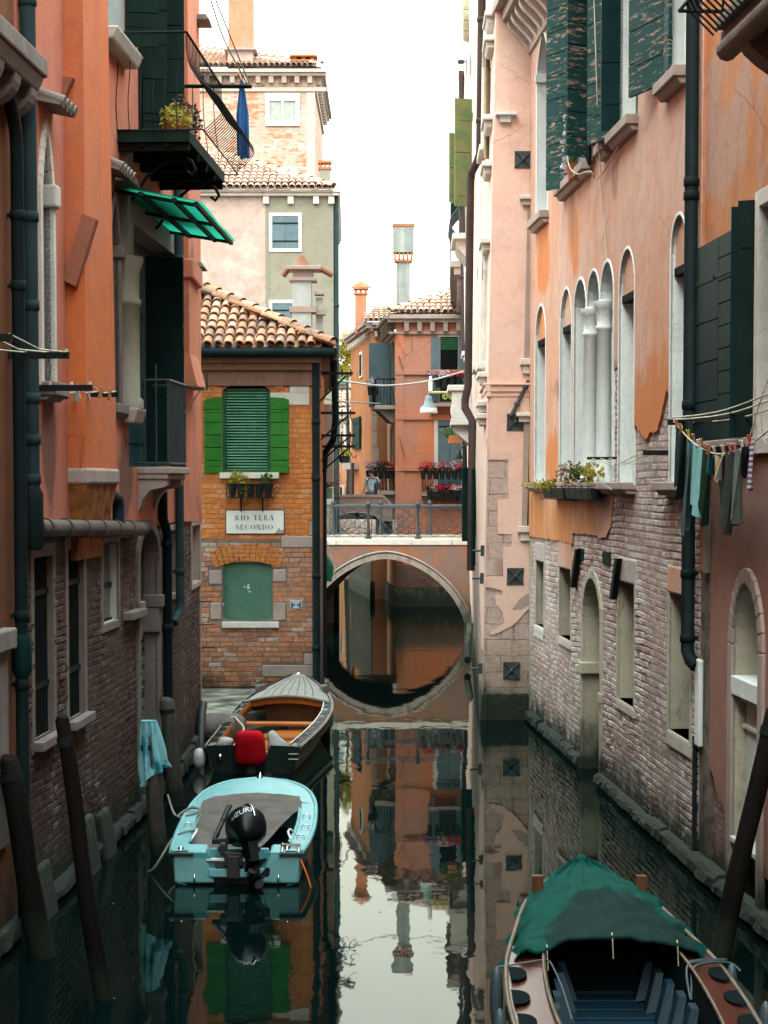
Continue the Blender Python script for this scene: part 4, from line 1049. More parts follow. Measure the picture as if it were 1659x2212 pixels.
# ================================================================ BRIDGE
M['ringstone'] = stone('pinkish grey arch stone', (.34,.29,.265), (.27,.235,.21), dark=(.11,.10,.09), fd=(.5,.7))
M['vault'] = stone('darkened vault brick', (.05,.042,.036), (.035,.032,.028), dark=(.012,.014,.012))  # near-black tone puts the shade under the arch into the brick
YB = 55.7; SK = .09
def bp(x, z, dy=0.0): return Vector((x + SK*dy, YB + dy, z))
T = BR = thing('footbridge', 'arched footbridge across the canal with wrought iron scroll railings', 'bridge', (0, YB, 0))
DEP = 4.2; cxb = .05; ai, bi_ = 2.36, 2.2; ao, bo = 2.53, 2.36; zd = 2.62; xl_, xr_ = -2.75, 2.95
def arc(a, b, n=48):   # slightly pointed, old hand built arch
    q = lambda v: math.copysign(abs(v)**(2/1.75), v)
    return [(cxb + a*q(math.cos(PI*k/n)), b*q(math.sin(PI*k/n))) for k in range(n+1)]
WBr = Wall((0, YB), (1, YB)); WBb = Wall((0+SK*DEP, YB+DEP), (1+SK*DEP, YB+DEP))
inn, out_ = arc(ai, bi_), arc(ao, bo)
poly = [(xl_, zd), (xl_, -.6), (cxb-ai, -.6)] + inn[::-1] + [(cxb+ai, -.6), (xr_, -.6), (xr_, zd)]
m = MB().prism(WBr, poly[::-1], -.001, 0, back=False, holesides=False)
w = m.build('spandrel_wall', M['bridge'], T)
MB().prism(WBb, poly[::-1], -.001, 0).build('spandrel_wall', M['bridge'], T)
m = MB()
full = [(cxb+ai, -.6)] + inn + [(cxb-ai, -.6)]
m.grid([[bp(x, z, .002) for x, z in full], [bp(x, z, DEP-.002) for x, z in full]], uv=[[(k*.18, 0) for k in range(len(full))], [(k*.18, DEP) for k in range(len(full))]])
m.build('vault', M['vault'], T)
m = MB()
for (a, b), (c, d) in zip(zip(inn, out_), list(zip(inn, out_))[1:]):
    m.hexa([bp(*a, -.0), bp(*c, -.0), bp(*d, -.0), bp(*b, -.0), bp(*a, -.05), bp(*c, -.05), bp(*d, -.05), bp(*b, -.05)])
m.build('arch_ring', M['ringstone'], T)
m = MB(); o2 = arc(ao+.05, bo+.05)
m.tube([bp(x, z, -.045) for x, z in o2], .035, 6); m.build('ring_moulding', M['ringstone'], T)
m = MB(); xs = [xl_, -1.4, .8, 2.0, xr_]
for a, b in zip(xs, xs[1:]): m.box(((a+b)/2, YB-.03+.2, zd+.07), (b-a-.012, .42, .17))
m.build('kerb_stone', M['stone'], T, bevel=.015)
m = MB()
m.box(((xl_+xr_)/2, YB+DEP/2, zd-.06), (xr_-xl_, DEP-.5, .2)); m.box(((xl_+xr_)/2+.1, YB+DEP-.18, zd+.08), (xr_-xl_, .4, .2)); m.build('deck', M['quay'], T)
zr0 = zd+.155; HR = .98
def spiral(m, c, r0, turns, a0, sgn, dy, r=.011):
    m.tube([bp(c[0]+r0*(1-t*.8)*math.cos(a0+sgn*turns*2*PI*t), c[1]+r0*(1-t*.8)*math.sin(a0+sgn*turns*2*PI*t), dy) for t in [k/18 for k in range(19)]], r, 4, caps=False)
def railing(dy, posts):
    m = MB(); z0, z1 = zr0+.07, zr0+HR-.08
    for a, b in zip(posts, posts[1:]):
        x0, x1 = a+.1, b-.1; q = (x0+x1)/2; w = x1-x0; h = z1-z0; zc = (z0+z1)/2
        for z in (z0, z1): m.tube([bp(a, z, dy), bp(b, z, dy)], .015, 4)
        for x in (x0, x1): m.tube([bp(x, z0-.05, dy), bp(x, z1, dy)], .014, 4)
        for sx in (-1, 1):
            c = q+sx*w*.2
            m.tube([bp(c+h*.27*math.cos(t*PI/10), zc-.04+h*.27*math.sin(t*PI/10), dy) for t in range(21)], .011, 4, caps=False)
            spiral(m, (c-sx*.02, zc-.1), .11, 1.3, -PI/2, sx, dy); spiral(m, (c+sx*.02, zc+.1), .1, 1.3, PI/2, sx, dy)
            for sz in (-1, 1):
                spiral(m, (q+sx*w*.39, zc+sz*h*.36), .075, 1.4, sz*PI/2, sx*sz, dy)
                m.tube([bp(q+sx*w*.46, zc+sz*h*.28, dy), bp(q+sx*w*.3, zc+sz*h*.1, dy), bp(q+sx*w*.1, zc-sz*h*.18, dy), bp(q-sx*w*.04, zc-sz*h*.38, dy)], .011, 4, caps=False)
            m.tube([bp(q+sx*w*(.46-.46*t/8), z0+h*.04+h*.2*(1-math.cos(t/8*PI))*.5*(1 if t < 8 else 1)-.0, dy) for t in range(9)], .011, 4, caps=False)
            m.tube([bp(c+w*.17*math.cos(t*PI/8), z0+.19-.17*math.sin(t*PI/8), dy) for t in range(9)], .011, 4, caps=False)
            m.tube([bp(c+w*.17*math.cos(t*PI/8), z1-.17+.15*math.sin(t*PI/8), dy) for t in range(9)], .009, 4, caps=False)
    m.tube([bp(posts[0], zr0+HR-.02, dy), bp(posts[-1], zr0+HR-.02, dy)], .024, 6)
    R = m.build('railing', M['irongrey'], T)
    for x in posts[1:-1]:
        p = bp(x, 0, dy)
        MB().lathe(p, [(.075, zr0-.02), (.085, zr0+.06), (.06, zr0+.1), (.08, zr0+.16), (.06, zr0+.24), (.045, zr0+.36), (.04, zr0+.6), (.048, zr0+.9), (.062, zr0+.92), (.062, zr0+1.0), (.075, zr0+1.02), (.07, zr0+1.05), (.03, zr0+1.1), (.001, zr0+1.13)], 10).build('railing_post', M['irongrey'], R)
def xb(x, dy): return at(x, 1100, YB+dy).x - SK*dy
railing(.12, [xb(x, .12) for x in (590, 697-3, 795.5, 903, 1010)])
railing(DEP-.2, [xb(x, DEP-.2) for x in (626, 720, 822, 928, 1034)])
# small grey covered stall seen through the near railing
T = thing('covered_stall', 'small rounded grey tarpaulin over pink boxes behind the bridge railing', 'stall', (-1.0, 60.5, 2.7))
c = at(772, 1140, 60.5)
m = MB(); rows = []
for y in (60.2, 61.2): rows.append([(c.x+.95*math.cos(PI*k/12), y, 2.75+.75*math.sin(PI*k/12)**.8) for k in range(13)])
m.grid(rows); m.face(rows[1]); m.build('tarpaulin', M['ropegrey'], T)
MB().box((c.x, 60.6, 3.0), (1.2, .7, .55)).build('box', M['M2pink'], T, bevel=.05)
MB().box((c.x, 60.7, 2.55), (2.3, 1.4, .35)).build('platform', M['stonegrey'], T)

# ================================================================ RIGHT BANK, SALMON HOUSE
WF = Wall((1.84, 35.3), (2.70, 35.3)); WS = Wall((2.60, 56.5), (1.84, 35.3)); WF.lean = .0185; WS.lean = -.018; WS.twist = (.0185+.018)/WS.L
T = R0 = thing('salmon_house', 'pale salmon house with iron tie plates, drainpipes and balconies, turned side-on', 'house', (2.2, 35.4, 0))
M['blocks'] = brick('rough stone courses', (.50,.39,.345), (.44,.34,.305), (.39,.305,.27), (.50,.44,.40), patch2=(.38,.235,.185), bw=.55, rh=.3, wav=.05, msize=.010, depth=.6, fpatch=(.5,.6), fp2=(.55,.65))
hw2 = rect(WF.s(1129, 1020), WF.L, WF.z(1138, 1136), WF.z(1138, 912))
hw3 = rect(WF.s(1138, 500), WF.L, WF.z(1145, 775), WF.z(1145, 445))
def pz(x, y): return WF.at(x, y)
wallpart(T, WF, rect(0, WF.L, -1, 16), [[(a, b) for a, b in hw2], [(a, b) for a, b in hw3]] if 0 else [], M['blocks'], back=.5)
pl = [(0, 15.9), (0, WF.z(1055, 993))] + [WF.at(*q) for q in ((1098, 993), (1098, 1078), (1075, 1079), (1075, 1153), (1105, 1154), (1105, 1181), (1087, 1182), (1087, 1246))] + [(0, WF.z(1050, 1246)), (0, WF.z(1050, 1268))]
tail = rough_line([WF.at(*q) for q in ((1058, 1270), (1085, 1276), (1084, 1286), (1070, 1284), (1071, 1306), (1083, 1318), (1090, 1345), (1058, 1368), (1066, 1372), (1108, 1350), (1149, 1310))], .04, .012, 12)
pl += tail + [(WF.L, WF.z(1149, 1300)), (WF.L, 15.9)]
MB().prism(WF, pl[::-1], .002, .03, [], back=False).build('plaster', M['R0'], T)
q2 = rough_line([WF.at(*q) for q in ((1106, 1318), (1120, 1296), (1136, 1284), (1149, 1281), (1149, 1303), (1128, 1316), (1106, 1318))], .04, .01, 12)
MB().prism(WF, q2[:-1][::-1], .03, .034, back=False).build('bare_patch', M['stonegrey'], T)
wallpart(T, WS, rect(0, WS.L, -1, 16), [], M['blocks'], back=.5)
zlow = WS.z(1040, 1380)
e2 = rough_line([(0, 1.0), (8, .9), (12, 1.4), (16, 1.2), (WS.L, zlow)], .25, .06)
MB().prism(WS, [(0, 15.9)] + e2 + [(WS.L-.0, 15.9)], .002, .03, back=False).build('plaster', M['R0'], T)
MB().box((4.75, 45.5, 7.45), (3.0, 19.2, 17)).build('rear_wall', M['R0'], T)
m = MB()
for x, y in ((1130, 345), (1113, 912), (1113, 1245), (1105, 1448)):
    s, z = WF.at(x, y, .03); r = .155
    MBt = MB().wbox(WF, s-r, s+r, z-r, z+r, -.01, .05)
    for sx in (-1, 1):
        MBt.hexa([WF.P(s-sx*r*.9-.025, z-r*.9, .05), WF.P(s-sx*r*.9+.025, z-r*.9, .05), WF.P(s+sx*r*.9+.025, z+r*.9, .05), WF.P(s+sx*r*.9-.025, z+r*.9, .05), WF.P(s-sx*r*.9-.012, z-r*.9, .07), WF.P(s-sx*r*.9+.012, z-r*.9, .07), WF.P(s+sx*r*.9+.012, z+r*.9, .085), WF.P(s+sx*r*.9-.012, z+r*.9, .085)])
    MBt.lathe(WF.P(s, z, .05), [(.04, 0), (.04, .05), (.02, .07), (.001, .075)], 8, Matrix.Rotation(PI/2, 3, 'X')).build('tie_plate', M['irongrey'], T)
a, b = WF.at(1104, 899, .08), WF.at(1142, 822, .08)
m = MB().tube([WF.P(a[0], a[1], .1), WF.P(b[0], b[1], .06)], .035, 6)
for f in (.3, .78): m.tube([WF.P(a[0]+(b[0]-a[0])*f, a[1]+(b[1]-a[1])*f, .09), WF.P(a[0]+(b[0]-a[0])*(f+.07), a[1]+(b[1]-a[1])*(f+.07), .088)], .055, 6)
m.build('tie_rod', M['irongrey'], T)
for (h, sm_) in ((hw2, 'bottle'), (hw3, 'stoneblue')):
    s0, s1, z0, z1 = h[0][0], h[1][0], h[0][1], h[2][1]; f = MB().wbox(WF, s0, s0+.1, z0, z1, .03, .07).build('window_frame', M['stonegrey'], T)
    MB().wbox(WF, s0+.1, s1, z0, z1, .032, .04).build('shutter', M[sm_], f)
    MB().wbox(WF, s0-.1, s1, z1, z1+.1, .03, .13).wbox(WF, s0-.15, s1, z1+.1, z1+.17, .03, .2).build('lintel_moulding', M['stone'], f, bevel=.015)
    MB().wbox(WF, s0-.08, s1, z0-.12, z0, .03, .16).wbox(WF, s0-.02, s1, z0-.28, z0-.12, .03, .1).build('sill', M['stone'], f, bevel=.015)
zc = WF.z(1100, 843)
for W in (WF, WS): cornice(T, W, 0 if W is WF else WS.L-3, W.L+(.08 if W is WS else 0), zc, [(-.12, -.03, .05), (-.03, .09, .08), (.09, .13, .12)], M['R0'], 'band')
s, z = WF.at(1080, 250, .06); MB().wbox(WF, s-.08, s+.3, z, z+.05, 0, .2).wbox(WF, s, s+.2, z-.12, z-.001, 0, .12).build('stone_bracket', M['stoneblue'], T)
def ws(x, y, o=0.05): return WS.at(x, y, o)
# side: drainpipes
s = ws(1036, 400, .12)[0]
zz = lambda y: WS.z(1036, y, .12)
pipe(T, WS, s, zz(335), 16, .085, .12, M['pipebrown'], [zz(70), zz(270)], tail=[(s-.1, zz(352), .18), (s-.35, zz(368), .28), (s-.45, zz(385), .3), (s-.45, zz(820), .3), (s-.5, zz(850), .36), (s-.5, zz(868), .36), (s-.3, zz(900), .2), (s-.3, zz(1260), .2)])
s = ws(998, 300, .12)[0]; zz2 = lambda y: WS.z(1001, y, .12)
pipe(T, WS, s, zz2(780), 16, .085, .12, M['pipebrown'], [zz2(100), zz2(600)], head=None)
s = ws(1002, 900, .12)[0]; MB().tube([WS.P(s+.4, WS.z(1002, 905, .12), .12), WS.P(s+.4, WS.z(1002, 1250, .12), .12)], .07, 10).build('drainpipe', M['pipedark'], T)
# side: windows with gothic heads
def gwin(x0, x1, yt, yb, name='window', pane='stoneblue', sh=None):
    a = list(WS.R(x0, x1, yt, yb, (x0+x1)/2)); sh_ = max(0, a[1]+.45-WS.L); a[0] -= sh_; a[1] -= sh_; a[0] = max(a[0], a[1]-1.3); P_ = arch(a[0], a[1], a[2], a[3]-.5, a[3], pointed=True)
    m = MB().prism(WS, P_, .03, .045).build(name, M[pane], T)
    MB().trim(WS, P_, .16, .0, .12).build('frame', M['stone'], m, bevel=.01)
    MB().wbox(WS, a[0]-.2, a[1]+.2, a[2]-.12, a[2], 0, .2).build('sill', M['stone'], m, bevel=.02)
    return a
for b_ in ((1048, 1058, 100, 330), (1046, 1056, 560, 790), (1012, 1020, 120, 260), (1024, 1029, 110, 250), (1007, 1012, 560, 770), (1014, 1020, 560, 775), (1040, 1044, 575, 790)): gwin(*b_)
for b_ in ((1049, 1058, 70, 92), (1048, 1060, 215, 250), (1042, 1062, 330, 352), (1042, 1064, 500, 520), (1035, 1056, 792, 812), (1026, 1048, 884, 905), (1043, 1062, 20, 50), (1030, 1056, 862, 875)):
    s, z = ws((b_[0]+b_[2-1])/2, b_[3], .15); w = .6; s = min(s, WS.L-w-.35)
    MB().wbox(WS, s-w, s+w, z, z+.1, 0, .22).wbox(WS, s-w+.1, s+w-.1, z-.12, z-.001, 0, .14, .19).build('stone_ledge', M['stone'], T, bevel=.02)
# shutters standing open
def openleaf(x0, x1, yt, yb, Y, mat, n=1):
    p0 = at(x1, 1000, Y); p1 = at(x0, 1000, Y-.15); Wl = Wall((p0.x, p0.y), (p1.x, p1.y))
    return leafshutter(T, Wl, Wl.L, at(x0, yb, Y).z, at(x0, yt, Y).z, M[mat], n)
openleaf(982, 1018, 214, 448, 44.0, 'olive', 2); openleaf(971, 985, 288, 440, 48.0, 'olive', 2); openleaf(974, 990, 440, 478, 47.5, 'bottle')
openleaf(1000, 1024, 1010, 1170, 46.0, 'bottle', 2); openleaf(1022, 1034, 1012, 1222, 40.3, 'bottle', 2); openleaf(1000, 1012, 0, 92, 47.5, 'khaki', 4)
openleaf(1047, 1057, 105, 345, 37.0, 'khaki', 1)
# carved stone balcony
s1 = ws(1022, 800, .1)[0]; s0 = s1-2.2; zt = WS.z(1022, 785, .3); zb = WS.z(1022, 872, .3)
B = MB().wbox(WS, s0, s1, zb-.1, zb+.05, 0, .62).wbox(WS, s0-.06, s1+.06, zt-.08, zt+.06, 0, .7).build('stone_balcony', M['stone'], T, bevel=.02)
m = MB().wbox(WS, s1-.14, s1, zb+.05, zt-.08, .1, .6)
for k in range(9):
    p = WS.P(s0+.1+(s1-s0-.3)*k/8, 0, .55); h = zt-zb-.13
    m.lathe(p, [(.05, zb+.05), (.03, zb+.12), (.07, zb+.05+h*.35), (.03, zb+.05+h*.7), (.05, zt-.08)], 8)
m.build('baluster', M['stone'], B)
corbelrow(B, WS, s0, s1, 4, zb-.1, .6, .55, .16, M['stone'], 'corbel')
# iron balcony higher up
s1 = ws(1024, 400, .1)[0]; s0 = s1-2.4; zb = WS.z(1024, 405, .3); zt = WS.z(1024, 312, .3)
B = MB().wbox(WS, s0, s1, zb-.1, zb+.04, 0, .6).build('balcony', M['stone'], T, bevel=.02)
corbelrow(B, WS, s0, s1, 4, zb-.1, .7, .5, .18, M['stone'], 'corbel')
m = MB()
for k in range(12):
    s = s0+.06+(s1-s0-.12)*k/11; m.tube([WS.P(s, zb+(zt-zb)*t/8, .5+.16*math.sin(t/8*PI*1.6)) for t in range(9)], .018, 5)
for k in range(4): m.tube([WS.P(s1-.05+.1*math.sin(t/8*PI*1.6), zb+(zt-zb)*t/8, .5*(k+.5)/4) for t in range(9)], .018, 5)
m.tube([WS.P(s0, zt, .42), WS.P(s1, zt, .42), WS.P(s1, zt, 0)], .025, 6); m.build('railing', M['irongrey'], B)
# laundry rack high on the far corner
m = MB(); p = [at(x, y, 55.5) for x, y in ((1000, 106), (961, 108), (961, 167), (1000, 168))]
m.tube(p, .022, 5); m.tube([at(977, 107, 55.5), at(977, 135, 55.5)], .012, 4); m.build('drying_rack', M['whitepaint'], T)
m = MB()
for x, y in ((1046, 1250), (1046, 1190), (1048, 1445)): 
    s, z = ws(x, y); m.wbox(WS, s-.2, s-.05, z-.1, z+.1, .02, .1).tube([WS.P(s-.1, z, .1), WS.P(s-.1, z, .25)], .02, 5).cut()
m.builds('tie_anchor', M['irongrey'], T)
MB().wbox(WF, -.02, WF.L, -.8, .5, -.1, .05, .02).build('footing', M['weed'], T, bevel=.03)
MB().wbox(WS, 0, WS.L+.05, -.8, .5, -.1, .1, .03).build('footing', M['weed'], T, bevel=.03)
m = MB(); s = ws(1024, 1340)[0]; m.tube([WS.P(s-2, .9, .12), WS.P(s-1, .35, .2), WS.P(s, .2, .2)], .09, 8).build('fender_log', M['weed'], T)

# ================================================================ RIGHT BANK, ROSE HOUSE
def xr(Y): return 4.83 - .0599*Y
W1 = Wall((xr(35.4), 35.4), (xr(21.28), 21.28))
T = R1 = thing('rose_house', 'rose plastered house with a worn brick ground floor and peeling teal shutters', 'house', W1.P(W1.L*.5, 0))
hs = {}
def wr(x0, x1, z0, z1, y=1000): return W1.s(x0, y), W1.s(x1, y), z0, z1
zm0, zm1, zma = 4.42, 6.97, 7.54
for k, (x0, x1) in enumerate(((1160, 1182), (1214, 1238), (1341, 1374), (1453, 1485))):
    a = wr(x0, x1, 0, 0, 850); hs['m%d' % k] = arch(a[0], a[1], zm0, zma-(a[1]-a[0])*.5 if k < 9 else 0, zma)
for k, (x0, x1) in enumerate(((1244, 1270), (1272, 1299), (1301, 1329))):
    a = wr(x0, x1, 0, 0, 850); hs['t%d' % k] = arch(a[0], a[1], zm0, zma-.5, zma)
zu = 9.2
a = wr(1164, 1188, 0, 0, 300); hs['u0'] = arch(a[0], a[1], zu-.1, 11.7, 12.28, pointed=True)
for k, (x0, x1) in enumerate(((1238, 1280), (1346, 1381), (1448, 1487))):
    a = wr(x0, x1, 0, 0, 200); hs['u%d' % (k+1)] = arch(a[0], a[1], zu, 11.7, 12.3)
for k, b_ in enumerate(((1159, 1176, 1213, 1353), (1209, 1234, 1228, 1379), (1336, 1371, 1259, 1519), (1446, 1492, 1286, 1589))):
    hs['l%d' % k] = rect(*W1.R(*b_, xm=(b_[0]+b_[1])/2))
a = W1.R(1261, 1299, 1246, 1660, 1282); hs['gate'] = arch(a[0], a[1], -.5, 2.35, 2.98)
wallpart(T, W1, rect(0, W1.L, -1, 13.2), list(hs.values()), M['mortarR'], back=6)
e = [(0, 13.15), (0, W1.z(1150, 1160))]
def q(x, y): return W1.at(x, y, .03)
edge = [(0, W1.z(1150, 1160))] + [q(*p) for p in ((1192, 1166), (1236, 1175), (1237, 1153), (1288, 1156), (1294, 1163), (1309, 1160), (1318, 1140), (1326, 1060))]
t2 = hs['t2']; m2 = hs['m2']; m3 = hs['m3']
edge2 = [(t2[1][0]+.02, zm0+.1), (t2[1][0]+.03, W1.z(1330, 800)), (m2[0][0]-.02, W1.z(1341, 790))]
left = rough_line(edge, .07, .02, 9)
mid = rough_line(edge2, .08, .015, 9)
m2arc = [p for p in m2[2:]][::-1]      # left spring .. apex .. right spring
right = rough_line([(m2[1][0], W1.z(1374, 916))] + [q(*p) for p in ((1384, 936), (1393, 950), (1403, 934), (1420, 929), (1427, 900), (1440, 842), (1446, 860))] + [(m3[0][0]-.03, W1.z(1453, 852))], .05, .03, 9)
m3arc = m3[2:][::-1]
zlast = W1.z(1500, 930)
pl = [(0, 13.15)] + left + mid + m2arc + right + [(m3[0][0]-.001, m3arc[0][1])] + m3arc + [(m3[1][0]+.001, W1.z(1487, 900)), (W1.L, zlast), (W1.L, 13.15)]
holes = [hs[k] for k in ('m0', 'm1', 't0', 't1', 't2', 'u0', 'u1', 'u2', 'u3')]
MB().prism(W1, pl[::-1], .002, .032, holes, back=False, holesides=False).build('plaster', M['R1'], T)
bricks(T, W1, .3, W1.L, -.1, 7.2, list(hs.values())+[pl], M['bR'], seed=6, bw=.255, rh=.088, gap=.011, prot=.024, rough=1.2, missing=.05, wav=.05)
MB().prism(W1, rough_line([(0.02, W1.z(1150, 1160)+.02), q(1192, 1165), q(1235, 1173), q(1236, 1152), q(1287, 1155), (W1.s(1287, 1060), 4.3), (0.02, 4.3)], .07, .015, 9)[:-1] + [(0.02, 4.3)], .032, .036, back=False).build('plaster_band', M['R1low'], T)
def win(key, depth=.32, front=.032, jm='stoneblue', bm='dark', fr=None):
    j, p = opening(T, W1, hs[key], front, depth, M[jm], M[bm]); return j, p
for k in range(4):
    h = hs['m%d' % k]; j, p = win('m%d' % k, .42)
    P_ = [(h[0][0]+.03, zm1), (h[1][0]-.03, zm1)] + [(c+(.03 if c < (h[0][0]+h[1][0])/2 else -.03), d-.03) for c, d in h[2:]]
    MB().prism(W1, P_, -.41, -.02, back=False).build('infill', M['R1low'] if k == 0 else M['R1'], j)
    MB().wbox(W1, h[0][0], h[1][0], zm1-.1, zm1-.002, -.4, -.01).build('wood_lintel', M['pole'], j)
    MB().trim(W1, h, .045, .0, .04).build('frame', M['stoneblue'], j, bevel=.008)
    for n_ in range(3): MB().wbox(W1, h[0][0]+.06, h[1][0]-.06, zm0+.05+n_*.82, zm0+.85+n_*.82, -.41, -.38).build('shutter_board', M['bottle'], j)
tl = None
for k in range(3):
    j, p = win('t%d' % k, .38); MB().trim(W1, hs['t%d' % k], .05 if k != 1 else .04, .0, .045).build('frame', M['stoneblue'], j, bevel=.008)
for a, b in ((hs['t0'], hs['t1']), (hs['t1'], hs['t2'])):
    s = (a[1][0]+b[0][0])/2; column(T, W1, s, -.03, zm0, zma-.5, .115, M['stoneblue'])
    MB().wbox(W1, s-.12, s+.12, zma-.62, zma-.48, -.3, .07).build('impost', M['stoneblue'], T, bevel=.02)
j, p = win('u0', .35); MB().trim(W1, hs['u0'], .06, .0, .045).build('frame', M['stoneblue'], j, bevel=.008)
h = hs['u0']; MB().wbox(W1, h[0][0]-.02, h[0][0]+.06, 11.55, 11.7, -.34, .08).build('capital', M['stoneblue'], j, bevel=.01)
for k in (1, 2, 3):
    j, p = win('u%d' % k, .3); MB().trim(W1, hs['u%d' % k], .06, .0, .05).build('frame', M['greenframe'] if k == 2 else M['stoneblue'], j, bevel=.008)
    h = hs['u%d' % k]; m = MB().wbox(W1, h[0][0]+.05, h[0][0]+.13, zu, 11.8, -.28, -.2).wbox(W1, (h[0][0]+h[1][0])/2-.05, (h[0][0]+h[1][0])/2+.05, zu, 11.8, -.28, -.2); m.build('casement', M['bottle'], j)
# sills
for k, w in (('u0', .12), ('u1', .2), ('u2', .2), ('u3', .25)):
    h = hs[k]; z = h[0][1]
    if k == 'u1': segs = ((h[0][0]-.75, h[1][0]-.55), (h[1][0]-.5, h[1][0]+.2))
    elif k == 'u2': segs = ((h[0][0]-1.25, h[0][0]-.6), (h[0][0]-.3, h[1][0]+.12))
    elif k == 'u3': segs = ((h[0][0]-.1, h[1][0]+.1),)
    else: segs = ((h[0][0]-.12, h[1][0]+.1),)
    for a, b in segs: sill(T, W1, a, b, z, .2, .13, M['stonegrey'], lip=.08)
for a, b in ((hs['m0'][0][0]-.25, hs['m0'][1][0]+.02), (hs['m1'][0][0]-.3, hs['m1'][1][0]+.1), (hs['t0'][0][0]-.05, hs['t2'][1][0]+.1), (hs['m2'][0][0]-.25, hs['m2'][1][0]+.04), (hs['m3'][0][0]-.25, hs['m3'][1][0]+.15)):
    sill(T, W1, a, b, zm0, .2, .1, M['stonegrey'], lip=.06)
# shutters
def leaf1(x, ang, w, z0, z1, n, mat='tealpeel', arched=.18):
    s = W1.s(x, 200); Wl = W1.leaf(s, .05, math.radians(ang), w); return leafshutter(T, Wl, w, z0, z1, M[mat], n, arched=arched)
leaf1(1244, 180-27, .72, zu-.1, 12.3, 9); leaf1(1281, 60, .42, zu+.05, 12.2, 9, arched=.05); leaf1(1286, 14, .5, zu-.1, 12.2, 9, 'teal')
leaf1(1346, 180-19, .92, zu-.05, 12.9, 9); leaf1(1346, 180-86, .25, zu, 12.9, 4, 'teal', 0)
leaf1(1440, 180-15, .95, zu+.05, 12.9, 9); leaf1(1452, 178, .25, zu+.15, 12.9, 9, 'tealpeel', 0)
# brick-floor windows
for k in range(4):
    h = hs['l%d' % k]; j, p = opening(T, W1, h, .0, .34, M['stonemoss'], M['dark'])
    MB().trim(W1, h, .1, -.03, .018, False).build('frame', M['stonemoss'], j, bevel=.015)
    s0, s1, z0, z1 = h[0][0], h[1][0], h[0][1], h[2][1]
    MB().wbox(W1, s0-.08, s1+.1, z1+.0, z1+(.34 if k != 1 else .48), -.03, .024).build('lintel_stone', M['stonepale'] if k in (0, 2) else M['R1'], j, bevel=.03)
    MB().wbox(W1, s0-.06, s1+.12, z0-(.15 if k < 3 else .2), z0, -.3, .036, .02).build('sill', M['stonepale'], j, bevel=.03)
    m = MB()
    for f in (.25, .5, .75): m.wbox(W1, s0+.02, s0+.08, z0+f*(z1-z0), z0+f*(z1-z0)+.07, -.2, -.12)
h = hs['gate']; j, p = opening(T, W1, h, .0, .55, M['stonemoss'], M['stonemoss'], 'water_gate', 'walled_up_door')
MB().trim(W1, h, .15, -.03, .035).build('arch_trim', M['stonemoss'], j, bevel=.015)
m = MB()
MB().wbox(W1, h[0][0]-.18, h[0][0]+.12, 1.48, 1.66, -.5, .07).build('impost', M['stonemoss'], j, bevel=.02)
MB().wbox(W1, h[1][0]-.02, h[1][0]+.16, 1.2, 1.36, -.1, .06).build('impost', M['stonemoss'], j, bevel=.02)
m = MB()
for pts in (((1247, 1186), (1236, 1268)), ((1334, 1206), (1322, 1294))):
    a, b = W1.at(*pts[0], .06), W1.at(*pts[1], .06)
    m.hexa([W1.P(b[0]-.02, b[1], .02), W1.P(b[0]+.16, b[1], .02), W1.P(b[0]+.16, b[1], .1), W1.P(b[0]-.02, b[1], .1), W1.P(a[0]-.02, a[1], .02), W1.P(a[0]+.16, a[1], .02), W1.P(a[0]+.16, a[1], .1), W1.P(a[0]-.02, a[1], .1)]).cut()
m.builds('iron_anchor', M['iron'], T)
m = MB()
for x, y in ((1250, 1196), (1305, 1205)):
    s, z = W1.at(x, y, .02); m.wbox(W1, s-.1, s+.45, z-.09, z+.09, .0, .03).cut()
m.builds('green_board', M['bottle'], T)
m = MB(); s0, s1, z0, z1 = W1.R(1159, 1176, 1354, 1381); m.wbox(W1, s0-.2, s1, z0, z1, -.02, .03).cut()
m.builds('stone_block', M['stone'], T, bevel=.02)
MB().wbox(W1, -.012, .3, -.8, 3.4, -.25, .02).build('quoin', M['stonemoss'], T, bevel=.02)
# cornice with scroll brackets
zc = 12.45
m = MB().wbox(W1, -.3, W1.L, zc+.4, zc+.6, -.02, .55).wbox(W1, -.35, W1.L, zc+.6, zc+.78, -.02, .7).wbox(W1, 0, W1.L, zc-.2, zc+.398, -.02, .08)
m.build('cornice', M['stonegrey'], T, bevel=.02)
for b_ in range(1): corbelrow(T, W1, -.1, 6.3, 12, zc+.4, .58, .46, .17, M['stone'])
# drainpipe
s = W1.s(1491, 700, .12)
pipe(T, W1, s, W1.z(1491, 1410, .12), 13, .076, .12, M['pipedark'], [W1.z(1491, y, .12) for y in (395, 425, 875, 1240, 1380)], tail=[(s+.06, W1.z(1491, 1425, .12), .1), (s+.14, W1.z(1491, 1440, .12), .05)])
m = MB().wbox(W1, s-.02, s+.06, .2, 1.55, .0, .05); m.build('conduit', M['pipedark'], T)
MB().wbox(W1, s+.1, s+.3, W1.z(1495, 1600), W1.z(1495, 1415), .0, .06).build('pipe_casing', M['stoneblue'], T, bevel=.02)
# stepped footing
footing(T, W1, -.15, hs['gate'][0][0]-.05, .2, .12, 31); footing(T, W1, hs['gate'][1][0]+.05, W1.L-.1, .2, .12, 32)
MB().wbox(W1, hs['gate'][0][0]-.1, hs['gate'][1][0]+.1, -.9, -.05, -.5, .25).build('threshold', M['weed'], T)

